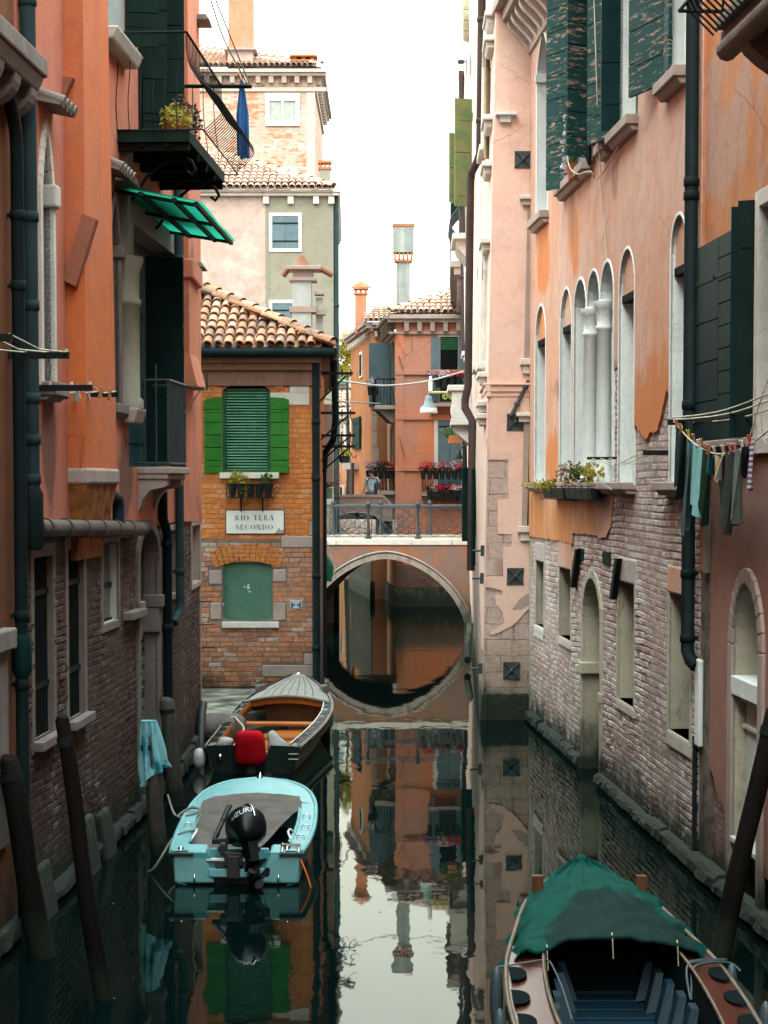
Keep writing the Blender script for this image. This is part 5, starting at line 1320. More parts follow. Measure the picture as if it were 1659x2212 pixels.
# ================================================================ RIGHT BANK, RUSSET HOUSE AT THE EDGE
W2 = Wall((xr(21.28), 21.28), (xr(4), 4))
T = R2 = thing('russet_house', 'russet plastered house at the right edge with closed teal shutters and an arched niche', 'house', W2.P(1.5, 0))
LQ = W2.s(1538, 900)
a = W2.R(1590, 1640, 1265, 1420, 1612); n0 = W2.s(1586, 1500); n1 = W2.s(1643, 1500)
hn = arch(n0, n1, -.5, W2.z(1612, 1400), W2.z(1612, 1262))
a = W2.R(1521, 1640, 500, 955, 1580); hsh = rect(W2.s(1521, 730)+.02, W2.s(1632, 730), 4.95, 7.0)
a = W2.R(1648, 1700, 500, 955, 1655); hsw = rect(W2.s(1647, 730), W2.s(1647, 730)+1.0, 4.85, 7.1)
wallpart(T, W2, rect(0, W2.L+30, -1, 18), [hn, hsh, hsw], M['brickR'], off=-.06, back=6)
edge = rough_line([(W2.L, .5), (LQ+2, .55), (W2.s(1565, 1720), .9), (LQ, 1.3)], .2, .06)
MB().prism(W2, [(W2.L, W2.z(1600, 880)+.1)] + edge + [(LQ, W2.z(1600, 880)+.1)], -.06, .0, [hn, hsh[:2] + [(hsh[1][0], 20), (hsh[0][0], 20)]] if 0 else [hn], back=False).build('plaster', M['R2'], T) if 0 else None
zsp = 4.75; LU = min(LQ-.12, hsh[0][0]-.03)
edge = rough_line([(n0-.002, .75), (W2.s(1565, 1720), .9), (LQ, 1.3)], .12, .06)
MB().prism(W2, [(W2.L, zsp), (W2.L, .5), (n1+.002, .55)] + [(p[0]+(.002 if p[0] > (n0+n1)/2 else -.002), p[1]) for p in hn[2:]] + edge + [(LQ, zsp)], -.058, .0, back=False).build('plaster', M['R2'], T)
MB().prism(W2, [(W2.L, 17.9), (W2.L, zsp+.001), (LU, zsp+.001), (LU, 17.9)][::-1], -.058, .0, [hsh, hsw], back=False, holesides=False).build('plaster_upper', M['R2up'], T)
MB().wbox(W2, .0, LU-.005, W2.z(1520, 1235), 17.8, -.05, .02).build('pilaster', M['L1far'], T)
MB().wbox(W2, .22, LQ-.02, W2.z(1520, 1235), W2.z(1520, 1100), .0, .04).build('repair_patch', M['M2'], T)
j, p = opening(T, W2, hn, .0, .5, M['stonemoss'], M['stonemoss'], 'arched_niche', 'back_panel')
MB().trim(W2, hn, .17, -.03, .04).build('arch_trim', M['stonegrey'], j, bevel=.02)
zi = W2.z(1612, 1490); zl = W2.z(1612, 1825)
B_ = MB().wbox(W2, n0+.003, n1-.003, zl, zi-.1, -.49, -.13).build('whitewashed_panel', M['stoneblue'], j, bevel=.01)
MB().wbox(W2, n0-.05, n1-.002, zi-.1, zi+.1, -.49, .035).wbox(W2, n0-.01, n1-.002, zi-.17, zi-.101, -.49, -.06).wbox(W2, n0-.01, n1-.002, zi-.46, zi-.4, -.49, -.09).build('moulding', M['stoneblue'], B_, bevel=.015)
MB().wbox(W2, n0+.02, n1-.02, zl-.06, zl-.001, -.49, .04).build('sill', M['stone'], j, bevel=.01); MB().wbox(W2, n0+.02, n1-.02, -.5, zl-.061, -.49, -.2).build('wall_base', M['stonegrey'], j)
j, p = opening(T, W2, hsh, .0, .12, M['stonegrey'], M['bottle'])
m = MB(); s0, s1, z0, z1 = hsh[0][0], hsh[1][0], hsh[0][1], hsh[2][1]
zt = 7.0
for a, b, n_, mt in ((s0-.04, s0+(s1-s0)*.46, 1, 'teal'), (s0+(s1-s0)*.47, s0+(s1-s0)*.86, 9, 'bottle')):
    Wl = Wall((W2.P(a,0,.05).x, W2.P(a,0,.05).y), (W2.P(b,0,.05).x, W2.P(b,0,.05).y)); leafshutter(j, Wl, Wl.L, 4.86, zt, M[mt], max(n_, 5))
Wl = W2.leaf(s1, .05, math.radians(180-72), .42); leafshutter(j, Wl, .2, 4.86, zt+.15, M['teal'], 1); leafshutter(j, W2.leaf(s1+.08, .05, math.radians(180-60), .4), .16, 4.86, zt+.2, M['darkgreen'], 1)
j, p = opening(T, W2, hsw, .0, .2, M['stone'], M['bottle']); MB().trim(W2, hsw, .16, -.02, .05, False).build('frame', M['stone'], j, bevel=.01)
sill(T, W2, hsh[0][0]-.1, hsh[1][0]+.2, 4.86, .14, .08, M['stonegrey'])
# balcony overhead
sb = W2.s(1749, 117); z0 = 8.3; sfar = 21.28-17.3
s0 = sfar; s1 = s0+4.5
B = MB().wbox(W2, s0, s1, z0, z0+.14, -.02, .78).wbox(W2, s0+.05, s1, z0+.142, z0+.24, -.02, .84).tube([W2.P(s0, z0-.02, .72), W2.P(s1, z0-.02, .72)], .1, 10).build('stone_balcony', M['stonedark'], T, bevel=.015)
corbelrow(B, W2, s0+.1, s1, 4, z0, .7, .74, .3, M['stonedark'], 'corbel')
m = MB(); zt = z0+1.25
for k in range(34):
    s = s0+.05+(s1-s0-.1)*k/33; m.tube([W2.P(s, z0+.1+1.15*t/12, .76+.34*math.exp(-((t/12-.25)/.22)**2)) for t in range(13)], .011, 5)
for k in range(7): m.tube([W2.P(s0+.05-.3*math.exp(-((t/12-.25)/.22)**2), z0+.1+1.15*t/12, .76*(k+.5)/7) for t in range(13)], .011, 5)
for t in (.25, .6, 1):
    b = .34*math.exp(-((t-.25)/.22)**2); z = z0+.1+1.15*t; m.tube([W2.P(s0+.05-b*.9, z, 0), W2.P(s0+.05-b*.9, z, .76+b), W2.P(s1, z, .76+b)], .018, 6)
m.build('railing', M['iron'], B)
footing(T, W2, 0, W2.L, .24, .12, 33)
MB().wbox(W2, 0.02, LQ-.02, -.5, W2.z(1520, 1235), -.06, .0).build('quoin', M['brickR'], T)
# ================================================================ HOUSES BEHIND
def simple_window(T, W, x0, x1, yt, yb, frame='whitepaint', fw=.13, pane='glass', shut=None, n=2, o=.05):
    a = W.R(x0, x1, yt, yb)
    f = MB().trim(W, rect(*a), fw, -.01, o, False).build('window', M[frame], T)
    MB().wbox(W, *a, -.05, .012).build('pane', M[pane], f)
    if shut:
        w = (a[1]-a[0])/n
        for k in range(n): MB().wbox(W, a[0]+k*w+.008, a[0]+(k+1)*w-.008, a[2], a[3], .013, .035).build('shutter', M[shut], f)
        m = MB()
        for z in (a[2]+.2, a[3]-.25): m.wbox(W, a[0]+.02, a[1]-.02, z, z+.05, .036, .045).cut()
        m.builds('hinge', M['iron'], f)
    return f, a
# --- grey green house beyond the brick house
Y2 = 60.0; X2 = at(721, 1045, Y2).x
WG = Wall((-9, Y2), (X2, Y2)); WGs = Wall((X2, Y2), (X2-.22, 72))
T = thing('town_house', 'grey green and faded pink house with blue shutters behind the white chimney', 'house', (X2-2, Y2, 0))
zt = WG.z(650, 424); sx = WG.s(573, 560)
wallpart(T, WG, rect(0, sx, -1, zt), [], M['M2pink'], back=3)
wallpart(T, WG, rect(sx, WG.L, -1, zt), [], M['M2'], back=3)
wallpart(T, WGs, rect(.01, WGs.L, -1, zt), [], M['M2'], back=2)
simple_window(T, WG, 588, 645, 467, 537, 'stone', .1, 'dark', 'blueshut'); simple_window(T, WG, 588, 645, 655, 712, 'stone', .1, 'dark', 'blueshut')
cornice(T, WG, 0, WG.L+.22, zt, [(0, .1, .16), (.1, .22, .26)], M['stone']); cornice(T, WGs, -.2, WGs.L, zt, [(0, .1, .16), (.1, .22, .22)], M['stone'])
m = MB()
for x in (575, 628, 683, 716): m.wbox(WG, WG.s(x, 430)-.09, WG.s(x, 430)+.09, zt-.24, zt-.01, 0, .12).cut()
m.builds('cornice_bracket', M['stone'], T)
MB().wbox(WG, 0, WG.L+.05, zt+.22, zt+.42, -.1, .1).build('eave_board', M['pipedark'], T)
sl = math.radians(23.6); ey = Vector((0, math.cos(sl), math.sin(sl)))
E = at(719, 408, Y2-.3); wid = 6.4
R_ = MB().face([E+Vector((-wid,0,-.05)), E+Vector((0,0,-.05)), E+Vector((-4,4,4*math.tan(sl)-.05)), E+Vector((-wid,4,4*math.tan(sl)-.05))]).face([E+Vector((0,0,-.05)), E+Vector((0,9,-.05)), E+Vector((-4,4,4*math.tan(sl)-.05))]).build('roof', M['stonedark'], T)
tiles(E+Vector((-wid,0,0)), (1,0,0), ey, 30, 10, clip=lambda x, y: (wid-x) > y*math.cos(sl)-.1, w=.213, e=.42, r=.09).build('roof_tiles', M['tilepale'], R_)
ridge([E+Vector((.03,-.03,.06)), E+Vector((-4,4,4*math.tan(sl)+.08))], e=.5).build('hip_tiles', M['tilepale'], R_)
def chim(T, x0, x1, yt, yb, Y, mat, cap='pot', name='chimney', d=None, holes=True):
    a, b = at(x0, yb, Y), at(x1, yt, Y); w = b.x-a.x; d = d or w; c = ((a.x+b.x)/2, Y+d/2)
    h = .22 if holes else .02
    o = MB().box((c[0], c[1], (a.z+b.z-h)/2), (w, d, b.z-a.z-h)).build(name, M[mat], T, bevel=.01)
    m = MB().box((c[0], c[1], b.z-.05), (w*1.3, d*1.3, .08)).box((c[0], c[1], b.z-h-.03), (w*1.2, d*1.2, .07))
    if holes:
        for sx in (-1, 0, 1): m.box((c[0]+sx*w*.42, c[1]-d*.4, b.z-.13), (w*.18, d*.2, .16)); m.box((c[0]+sx*w*.42, c[1]+d*.4, b.z-.13), (w*.18, d*.2, .16))
    m.build('chimney_cap', M[cap], o); return o
chim(T, 690, 713, 346, 400, 61.5, 'M2', 'pot')
s = .12; pipe(T, WGs, s, 0, zt, .09, .08, M['pipe'], [4, 7, 10])
# --- brick tower house
Y4 = 82.0; X4 = at(680, 300, Y4).x
WT = Wall((-12, Y4), (X4, Y4)); WTs = Wall((X4, Y4), (X4+.02, 92))
T = thing('tower_house', 'tall pale brick and peeling pink house with one white framed window at the top', 'house', (X4-3, Y4, 0))
zt = WT.z(620, 192)
wallpart(T, WT, rect(0, WT.L, -1, zt+.6), [], M['brickT'], back=3)
wallpart(T, WTs, rect(.01, WTs.L, -1, zt+.6), [], M['brickT'], back=2)
f, a = simple_window(T, WT, 583, 638, 212, 262, 'whitepaint', .2, 'curtain', o=.08)
MB().wbox(WT, (a[0]+a[1])/2-.06, (a[0]+a[1])/2+.06, a[2], a[3], .012, .06).wbox(WT, a[0], a[1], a[3]-.12, a[3]-.02, .012, .07).build('mullion', M['whitepaint'], f)
MB().wbox(WT, WT.s(662, 300), WT.L+.015, 5, zt, -.05, .03).build('quoin', M['stonetower'], T)
def tcor(W, e):
    cornice(T, W, 0, W.L+e, zt, [(-.12, .06, .08), (.5, .62, .32), (.62, .76, .44)], M['stonetower'])
    m = MB()
    for k in range(14):
        s = W.L-.2-k*.55 if W is WT else .25+k*.7
        m.wbox(W, s-.1, s+.1, zt+.22, zt+.499, 0, .22, .28).cut()
    m.builds('cornice_bracket', M['stonetower'], T)
    MB().wbox(W, 0, W.L, zt+.081, zt+.499, -.1, .05).build('frieze', M['brickT'], T)
tcor(WT, .5); tcor(WTs, 0)
zc = WT.z(630, 366)
MB().prism(WT, arch(WT.s(592, 380), WT.s(652, 380), zc-1.5, zc-.5, zc+.1), 0, .05).build('lunette', M['whitepaint'], T)
E = Vector((X4+.3, Y4-.4, zt+.88)); sl = math.radians(19); ey = Vector((0, math.cos(sl), math.sin(sl))); wid = 8.0
R_ = MB().face([E+Vector((-wid,0,-.05)), E+Vector((0,0,-.05)), E+Vector((-6,6,6*math.tan(sl)-.05)), E+Vector((-wid,6,6*math.tan(sl)-.05))]).face([E+Vector((0,0,-.05)), E+Vector((0,12,-.05)), E+Vector((-6,6,6*math.tan(sl)-.05))]).build('roof', M['stonedark'], T)
tiles(E+Vector((-wid,0,0)), (1,0,0), ey, 34, 12, clip=lambda x, y: (wid-x) > y*math.cos(sl)-.1, w=.235, e=.5, r=.1).build('roof_tiles', M['tilepale'], R_)
ridge([E+Vector((.03,-.03,.06)), E+Vector((-6,6,6*math.tan(sl)+.08))], e=.5).build('hip_tiles', M['tilepale'], R_)
o = chim(T, 633, 678, 118, 154, Y4+.1, 'M2', 'pot')
c = chim(T, 492, 546, 104, 158, Y4+.4, 'stonegrey', 'stonegrey', 'chimney', holes=False)
a, b = at(493, 106, Y4+.4), at(545, -60, Y4+.4)
MB().box(((a.x+b.x)/2, Y4+.4+.55, (a.z+b.z)/2), (b.x-a.x, 1.05, b.z-a.z)).build('chimney_stack', M['M3'], c)
# --- orange corner house with flower balconies
Y3 = 68.0
WO = Wall((at(855, 900, Y3).x, Y3), (5.2, Y3)); p = at(836, 900, 72.4); WOs = Wall((p.x, 72.4), (WO.A.x, Y3))
T = OR = thing('corner_house', 'orange corner house with blue shutters and flower filled balconies beyond the bridge', 'house', (1.5, Y3, 0))
zt = WO.z(930, 722)
wallpart(T, WO, rect(0, WO.L, 1.5, zt), [], M['M3'], back=3); wallpart(T, WO, rect(0, WO.L, -1, 1.499), [], M['brickL'], back=3)
wallpart(T, WOs, rect(0, WOs.L-.01, -1, zt), [], M['M3front'], back=2)
MB().wbox(WO, -.02, WO.s(872, 900), 1.6, zt-.001, -.02, .06).build('corner_pilaster', M['M3'], T)
for y in (804, 1052-390//3, 1013): pass
for y in (805, 902, 1013): cornice(T, WO, -.03, WO.L, WO.z(930, y), [(-.08, .1, .09)], M['M3'], 'band')
cornice(T, WO, -.25, WO.L, zt, [(.0, .09, .1), (.4, .52, .3), (.52, .66, .42)], M['stonegrey']); cornice(T, WOs, 0, WOs.L+.3, zt, [(.0, .09, .1), (.4, .52, .3), (.52, .66, .42)], M['stonegrey'])
m = MB()
for k in range(9): m.wbox(WO, .3+k*.46, .46+k*.46, zt+.09, zt+.399, 0, .24, .3).cut()
for k in range(7): m.wbox(WOs, .3+k*.55, .5+k*.55, zt+.09, zt+.399, 0, .24, .3).cut()
m.builds('cornice_bracket', M['stonegrey'], T)
MB().wbox(WO, 0, WO.L, zt+.09, zt+.398, -.3, .02).build('frieze', M['M3'], T)
E = Vector((WO.A.x-.2, Y3-.4, zt+.72)); sl = math.radians(22); wid = 5.0; ey = Vector((0, math.cos(sl), math.sin(sl)))
R_ = MB().face([E+Vector((0,0,-.05)), E+Vector((wid,0,-.05)), E+Vector((wid,4,4*math.tan(sl)-.05)), E+Vector((4,4,4*math.tan(sl)-.05))]).face([E+Vector((0,0,-.05)), E+Vector((4,4,4*math.tan(sl)-.05)), E+Vector((0,8,-.05))]).build('roof', M['stonedark'], T)
tiles(E, (1,0,0), ey, 23, 10, clip=lambda x, y: x > y*math.cos(sl)-.1, w=.215, e=.42, r=.09).build('roof_tiles', M['tilepale'], R_)
ridge([E+Vector((-.03,-.03,.06)), E+Vector((4,4,4*math.tan(sl)+.08))], e=.5).build('hip_tiles', M['tilepale'], R_)
c = chim(T, 857, 886, 560, 700, 68.9, 'white', 'pot', holes=False)
a, b = at(849, 545, 68.8), at(894, 489, 68.8); cx_ = (a.x+b.x)/2
MB().box((cx_, 69.15, (a.z+b.z)/2), (b.x-a.x, .75, b.z-a.z)).build('chimney_head', M['white'], c, bevel=.01)
m = MB().box((cx_, 69.15, b.z+.05), (b.x-a.x+.05, .8, .1)); m.build('brick_cap', M['pot'], c)
m = MB()
for k in range(5): m.box((cx_-.3+k*.15, 68.9, a.z-.12), (.07, .2, .22)); m.box((cx_-.3+k*.15, 69.4, a.z-.12), (.07, .2, .22))
m.build('smoke_slots', M['pot'], c)
# windows and balconies on the canal front
f, a = simple_window(T, WO, 951, 989, 728, 868, 'stonegrey', .1, 'dark')
MB().wbox(WO, WO.s(931, 780), a[0]-.02, WO.z(940, 868), WO.z(940, 728), .02, .07).build('shutter', M['blueshut'], f)
MB().wbox(WO, a[1]+.02, a[1]+.35, WO.z(940, 868), WO.z(940, 728), .02, .07).build('shutter', M['blueshut'], f)
m = MB(); zz = WO.z(970, 755)
for k in range(7): m.wbox(WO, a[0]+.02, a[1]-.02, zz+.06*k, zz+.06*k+.04, .02, .03)
m.build('blind', M['greenframe'], f)
f, a = simple_window(T, WO, 946, 997, 908, 1062, 'stone', .14, 'dark', 'blueshut')
def balc(T, W, x0, x1, yf, yr, prot, mat='irongrey', n=16, o0=0):
    s0, s1 = W.s(x0, yf), W.s(x1, yf); zf = W.z((x0+x1)/2, yf, prot*.7); zr = W.z((x0+x1)/2, yr, prot)
    B = MB().wbox(W, s0, s1, zf-.12, zf, -.02, prot).build('balcony', M['stonegrey'], T, bevel=.01)
    m = MB()
    for k in range(n+1): m.tube([W.P(s0+.03+(s1-s0-.06)*k/n, zf, prot-.05), W.P(s0+.03+(s1-s0-.06)*k/n, zr, prot-.05)], .013, 4)
    for s in (s0+.03, s1-.03):
        for k in range(5): m.tube([W.P(s, zf, (prot-.05)*(k+.5)/5), W.P(s, zr, (prot-.05)*(k+.5)/5)], .013, 4)
        m.tube([W.P(s, zr, 0), W.P(s, zr, prot-.05)], .02, 5)
    m.tube([W.P(s0, zr, prot-.05), W.P(s1, zr, prot-.05)], .022, 5); m.build('railing', M[mat], B)
    m = MB()
    for s in (s0+.15, s1-.15): m.wbox(W, s-.08, s+.08, zf-.4, zf-.121, -.02, prot*.35, prot*.75).cut()
    m.builds('corbel', M['stonegrey'], B)
    return s0, s1, zf, zr
b1 = balc(T, WO, 926, 1000, 871, 824, .6); b2 = balc(T, WO, 910, 1005, 1064, 1020, .55)
sx0, sx1 = .3, WOs.L-.35
def sbalc(yf, yr, prot, Y=69.3, x=832):
    zf = at(x, yf, Y).z; zr = at(x, yr, Y).z; s0, s1 = WOs.L-2.3, WOs.L-.25
    B = MB().wbox(WOs, s0, s1, zf-.14, zf, -.02, prot).build('balcony', M['stonegrey'], T, bevel=.01); m = MB()
    for k in range(15): m.tube([WOs.P(s0+.05+(s1-s0-.1)*k/14, zf, prot-.05), WOs.P(s0+.05+(s1-s0-.1)*k/14, zr, prot-.05)], .016, 4)
    for s in (s0+.05, s1-.05):
        for k in range(6): m.tube([WOs.P(s, zf, (prot-.05)*(k+.5)/6), WOs.P(s, zr, (prot-.05)*(k+.5)/6)], .016, 4)
        for k in range(3): m.tube([WOs.P(s, zf, prot*k/3), WOs.P(s, zr, prot*(k+1)/3-.05)], .012, 4)
        m.tube([WOs.P(s, zr, 0), WOs.P(s, zr, prot-.05)], .03, 5)
    m.tube([WOs.P(s0, zr, prot-.05), WOs.P(s1, zr, prot-.05)], .03, 5); m.build('railing', M['iron'], B)
    m = MB(); pr = [(0, -.75), (.25, -.55), (.5, -.35), (prot-.08, -.22)]
    for s in (s1-.3, s0+.3): m.wbox(WOs, s-.1, s+.1, zf-.6, zf-.142, -.02, prot*.2, prot*.85).cut()
    m.builds('corbel', M['stonedark'], B); return zf, zr
sb1 = sbalc(878, 822, .74); sb2 = sbalc(1060, 1012, .8)
for Yq, w in ((70.2, .9), (71.4, .6)):
    pass
m = MB().wbox(WOs, WOs.L-2.0, WOs.L-.9, sb1[0], sb1[0]+2.3, .02, .08); m.build('shutter', M['blueshut'], T)
Wl = WOs.leaf(WOs.L-2.0, .05, math.radians(180-75), .8); leafshutter(T, Wl, .8, sb1[0], sb1[0]+2.35, M['blueshut'], 1)
MB().wbox(WOs, WOs.L-2.0, WOs.L-.8, sb2[0], sb2[0]+2.3, .02, .06).build('balcony_door', M['stonedark'], T)
# lean tie rods on the corner
m = MB()
for p, q in (((862, 768), (871, 795)), ((864, 945), (873, 980))):
    a, b = WO.at(*p), WO.at(*q); m.tube([WO.P(a[0], a[1], .08), WO.P(b[0], b[1], .14)], .03, 5).cut()
m.builds('tie_rod', M['M3b'], T)
# --- ochre house at its left
WH = Wall((at(804, 900, 72.4).x, 72.4), (at(838, 900, 72.4).x, 72.4)); WHs = Wall((at(758, 900, 80).x, 80), (WH.A.x, 72.4))
T = thing('ochre_house', 'ochre brown house with an orange chimney and white corner stones, left of the orange house', 'house', (WH.A.x, 72.4, 0))
zt = WH.z(820, 716)
wallpart(T, WH, rect(0, WH.L, -1, zt), [], M['M3front'], back=2); wallpart(T, WHs, rect(0, WHs.L-.01, -1, zt), [], M['M3b'], back=2)
for W in (WH, WHs): cornice(T, W, 0, W.L+(.2 if W is WHs else 0), zt, [(0, .1, .08), (.1, .22, .25), (.22, .34, .34)], M['stonegrey'])
m = MB()
for k in range(10): m.wbox(WHs, .3+k*.7, .5+k*.7, zt-.2, zt, 0, .2).cut()
for k in range(2): m.wbox(WH, .1+k*.3, .22+k*.3, zt-.2, zt, 0, .2).cut()
m.builds('cornice_bracket', M['stone'], T)
c = chim(T, 767, 792, 620, 722, 74.5, 'M3', 'pot'); p = at(780, 628, 74.9)
MB().lathe((p.x, 74.9, 0), [(.45, p.z+.1), (.2, p.z+.28), (.06, p.z+.34), (.001, p.z+.42)], 4, smooth=False).build('chimney_hat', M['pot'], c)
E = Vector((WH.A.x-.25, 72.1, zt+.36)); R_ = MB().face([E, E+Vector((1.6,0,0)), E+Vector((1.6,4,1.2)), E+Vector((.6,4,1.2))]).face([E, E+Vector((.6,4,1.2)), E+Vector((-.9,8,0))]).build('roof', M['stonedark'], T)
tiles(E, (1,0,0), (0, .95, .3), 8, 6, clip=lambda x, y: x > y*.2-.1).build('roof_tiles', M['tilepale'], R_)
m = MB()
for k, (y0, y1) in enumerate(((860, 896), (897, 930), (931, 966), (967, 998), (999, 1035))): 
    m.wbox(WH, 0 if k % 1 == 0 else 0, WH.s(818 if k in (0, 3) else 814, y0), WH.z(812, y1)+.01, WH.z(812, y0)-.01, -.02, .03).cut()
m.builds('corner_stone', M['stone'], T)
def sidewin(x0, x1, yt, yb, mat, o0=.02, o1=.1):
    a = WHs.R(x0, x1, yt, yb); return MB().wbox(WHs, *a, o0, o1).build('shutter', M[mat], T)
sidewin(766, 781, 902, 970, 'bottle'); sidewin(778, 784, 760, 816, 'whitepaint', 0, .05); sidewin(779, 783, 766, 812, 'dark', .05, .06)
for W_ in (WHs, WOs, WO): MB().wbox(W_, -.05, W_.L+.02, -1, .7, -.1, .12, .08).build('footing', M['weed'], T)
MB().wbox(WHs, .2, WHs.L, -1, 3.2, -.02, .03).build('brick_base', M['vault'], T)  # same darkened brick, its colour standing in for shade on this base
pp = at(767, 1060, 76.5); MB().tube([(pp.x-.1, 76.5, 3.0), (pp.x-.1, 76.5, at(767, 1000, 76.5).z)], .06, 6).build('drainpipe', M['pipebrown'], T)
MB().wbox(WHs, WHs.s(756, 1006), WHs.s(775, 1006), WHs.z(768, 1014), WHs.z(768, 1000), 0, .35).build('stone_bracket', M['stonegrey'], T)
# --- white terrace and right hand house
T = thing('terrace_house', 'white rendered roof terrace rising behind the clay roof and white chimney', 'house', (3, 76, 0))
p = at(886, 650, 76); q = at(1010, 640, 76)
MB().box(((p.x+q.x)/2+1, 79, p.z/2+.02), (q.x-p.x+2, 6, p.z)).build('wall', M['white'], T)
MB().hexa([(p.x+1.6, 76.2, p.z-.1), (q.x+2, 76.2, p.z-.1), (q.x+2, 77, p.z-.1), (p.x+1.6, 77, p.z-.1), (p.x+2.0, 76.2, p.z+.1), (q.x+2, 76.2, p.z+1.0), (q.x+2, 77, p.z+1.0), (p.x+2.0, 77, p.z+.1)]).build('ramp_parapet', M['white'], T)
m = MB()
for x, yt in ((858, 590), (950, 588), (962, 612), (972, 594), (990, 585)): 
    a = at(x, yt, 76.5); m.tube([(a.x, 76.5, p.z-.2), a], .018, 4)
m.tube([at(858, 612, 76.5), at(872, 600, 76.5)], .012, 4).tube([at(888, 614, 76.5), at(1000, 613, 76.5)], .012, 4).tube([at(938, 594, 76.5), at(962, 588, 76.5)], .012, 4)
m.build('terrace_frame', M['irongrey'], T)
T = thing('gable_house', 'house end with a dentilled stone cornice beyond the salmon house', 'house', (2.7, 58, 0))
WK = Wall((2.95, 70), (2.50, 57.5)); z0 = at(990, 640, 60).z
MB().prism(WK, rect(0, WK.L, -1, z0+.4), -2, 0).build('wall', M['R0'], T)
m = MB().wbox(WK, 0, WK.L+.1, z0+.4, z0+.62, -.1, .4).wbox(WK, 0, WK.L+.15, z0+.62, z0+.8, -.1, .52); m.build('cornice', M['stonegrey'], T)
m = MB()
for k in range(24): m.wbox(WK, .2+k*.5, .4+k*.5, z0+.15, z0+.4, -.01, .3).cut()
m.builds('dentil', M['stonegrey'], T)
# television aerials
def aerial(x, yb, yt, Y, bars_, label):
    T = thing('television_aerial', label, 'aerial', at(x, yb, Y), 'roof aerials')
    a, b = at(x, yb, Y), at(x, yt, Y); m = MB().tube([a, b], .025, 5); m.build('mast', M['irongrey'], T)
    m = MB()
    for y, w in bars_:
        c = at(x, y, Y); m.tube([c-Vector((w, .1, .06)), c+Vector((w*.6, .1, .06))], .018, 4)
        for k in range(5): d = c + Vector((-w+k*w*.4, 0, -.06+.03*k)); m.tube([d-Vector((0, .3, .0)), d+Vector((0, .3, .14))], .01, 4)
    m.build('crossbar', M['irongrey'], T)
aerial(973, 650, 486, 75, ((490, .7), (521, .65)), 'tall thin television aerial with two crossbars beside the pale salmon house')
# --- far street
def box_house(name, label, x0, x1, yt, Y, mat, depth=5, yb=1200):
    T = thing(name, label, 'house', (at((x0+x1)/2, 1045, Y).x, Y, 0)); W = Wall((at(x0, 1045, Y).x, Y), (at(x1, 1045, Y).x, Y))
    wallpart(T, W, rect(0, W.L, -1, W.z((x0+x1)/2, yt)), [], M[mat], back=depth); return T, W
T, W = box_house('street_house', 'far cream house with a green balcony screen under the yellow tree', 640, 764, 705, 118, 'pale')
f, a = simple_window(T, W, 727, 742, 745, 790, 'stone', .12, 'dark', 'blueshut')
a = W.R(727, 756, 775, 792); MB().wbox(W, *a, 0, .9).build('balcony', M['whitepaint'], T); a = W.R(729, 752, 803, 832); MB().wbox(W, *a, 0, .8).build('lattice_screen', M['greenboard'], T)
cornice(T, W, 0, W.L, W.z(740, 838), [(0, .3, .4)], M['stone'])
E = W.P(0, W.z(700, 706), .3); sl_ = Vector((0, .9, .42)); R_ = MB().face([W.P(0, W.z(740, 706), 0), W.P(W.L, W.z(740, 706), 0), W.P(W.L, W.z(740, 690), -3), W.P(0, W.z(740, 690), -3)]).build('roof', M['tilepale'], T)
T, W = box_house('street_house', 'far pale pink house with grey shutters and a slanting tiled eave', 640, 752, 890, 104, 'M2pink')
for x0, x1 in ((725, 733), (735, 742)): simple_window(T, W, x0, x1, 914, 965, 'stone', .1, 'dark', 'khaki', 1)
E = W.P(0, W.z(700, 892), .5); tiles(E, (1, 0, .1), (0, .9, .4), 14, 5, w=.26, e=.45, r=.11).build('roof_tiles', M['tilepale'], T)
cornice(T, W, 0, W.L, W.z(740, 905), [(0, .25, .3), (.25, .45, .45)], M['stone'])
T, W = box_house('street_house', 'low apricot house front at the far end of the canal', 728, 775, 1000, 98, 'M3front')
simple_window(T, W, 734, 739, 1052, 1076, 'stone', .08, 'dark'); simple_window(T, W, 750, 757, 1055, 1064, 'pipebrown', .06, 'dark')
T, W = box_house('street_house', 'narrow far brick house wedged behind the grey green house', 690, 727, 985, 94, 'brickT')
# yellow tree
T = thing('tree', 'yellow leaved tree rising beyond the ochre house', 'tree', (at(749, 900, 92).x, 92, 0))
c = at(749, 762, 92); m = MB().tube([(c.x, 92, .2), (c.x+.1, 92, 5), (c.x, 92, c.z+.4)], [.16, .12, .03], 8)
for k in range(7):
    a = k*2.4; m.tube([(c.x, 92, c.z-1.2+.25*k), (c.x+.6*math.cos(a), 92+.6*math.sin(a), c.z-.7+.28*k)], [.05, .015], 5)
m.build('trunk', M['polegrey'], T)
m = MB()
r2 = random.Random(3)
for k in range(26):
    d = Vector((r2.gauss(0, .3), r2.gauss(0, .4), r2.gauss(0, .5))); foliage(m, c+d, (.3, .3, .26), 62, .075, k, .3)
m.build('crown', M['leafy'], T)
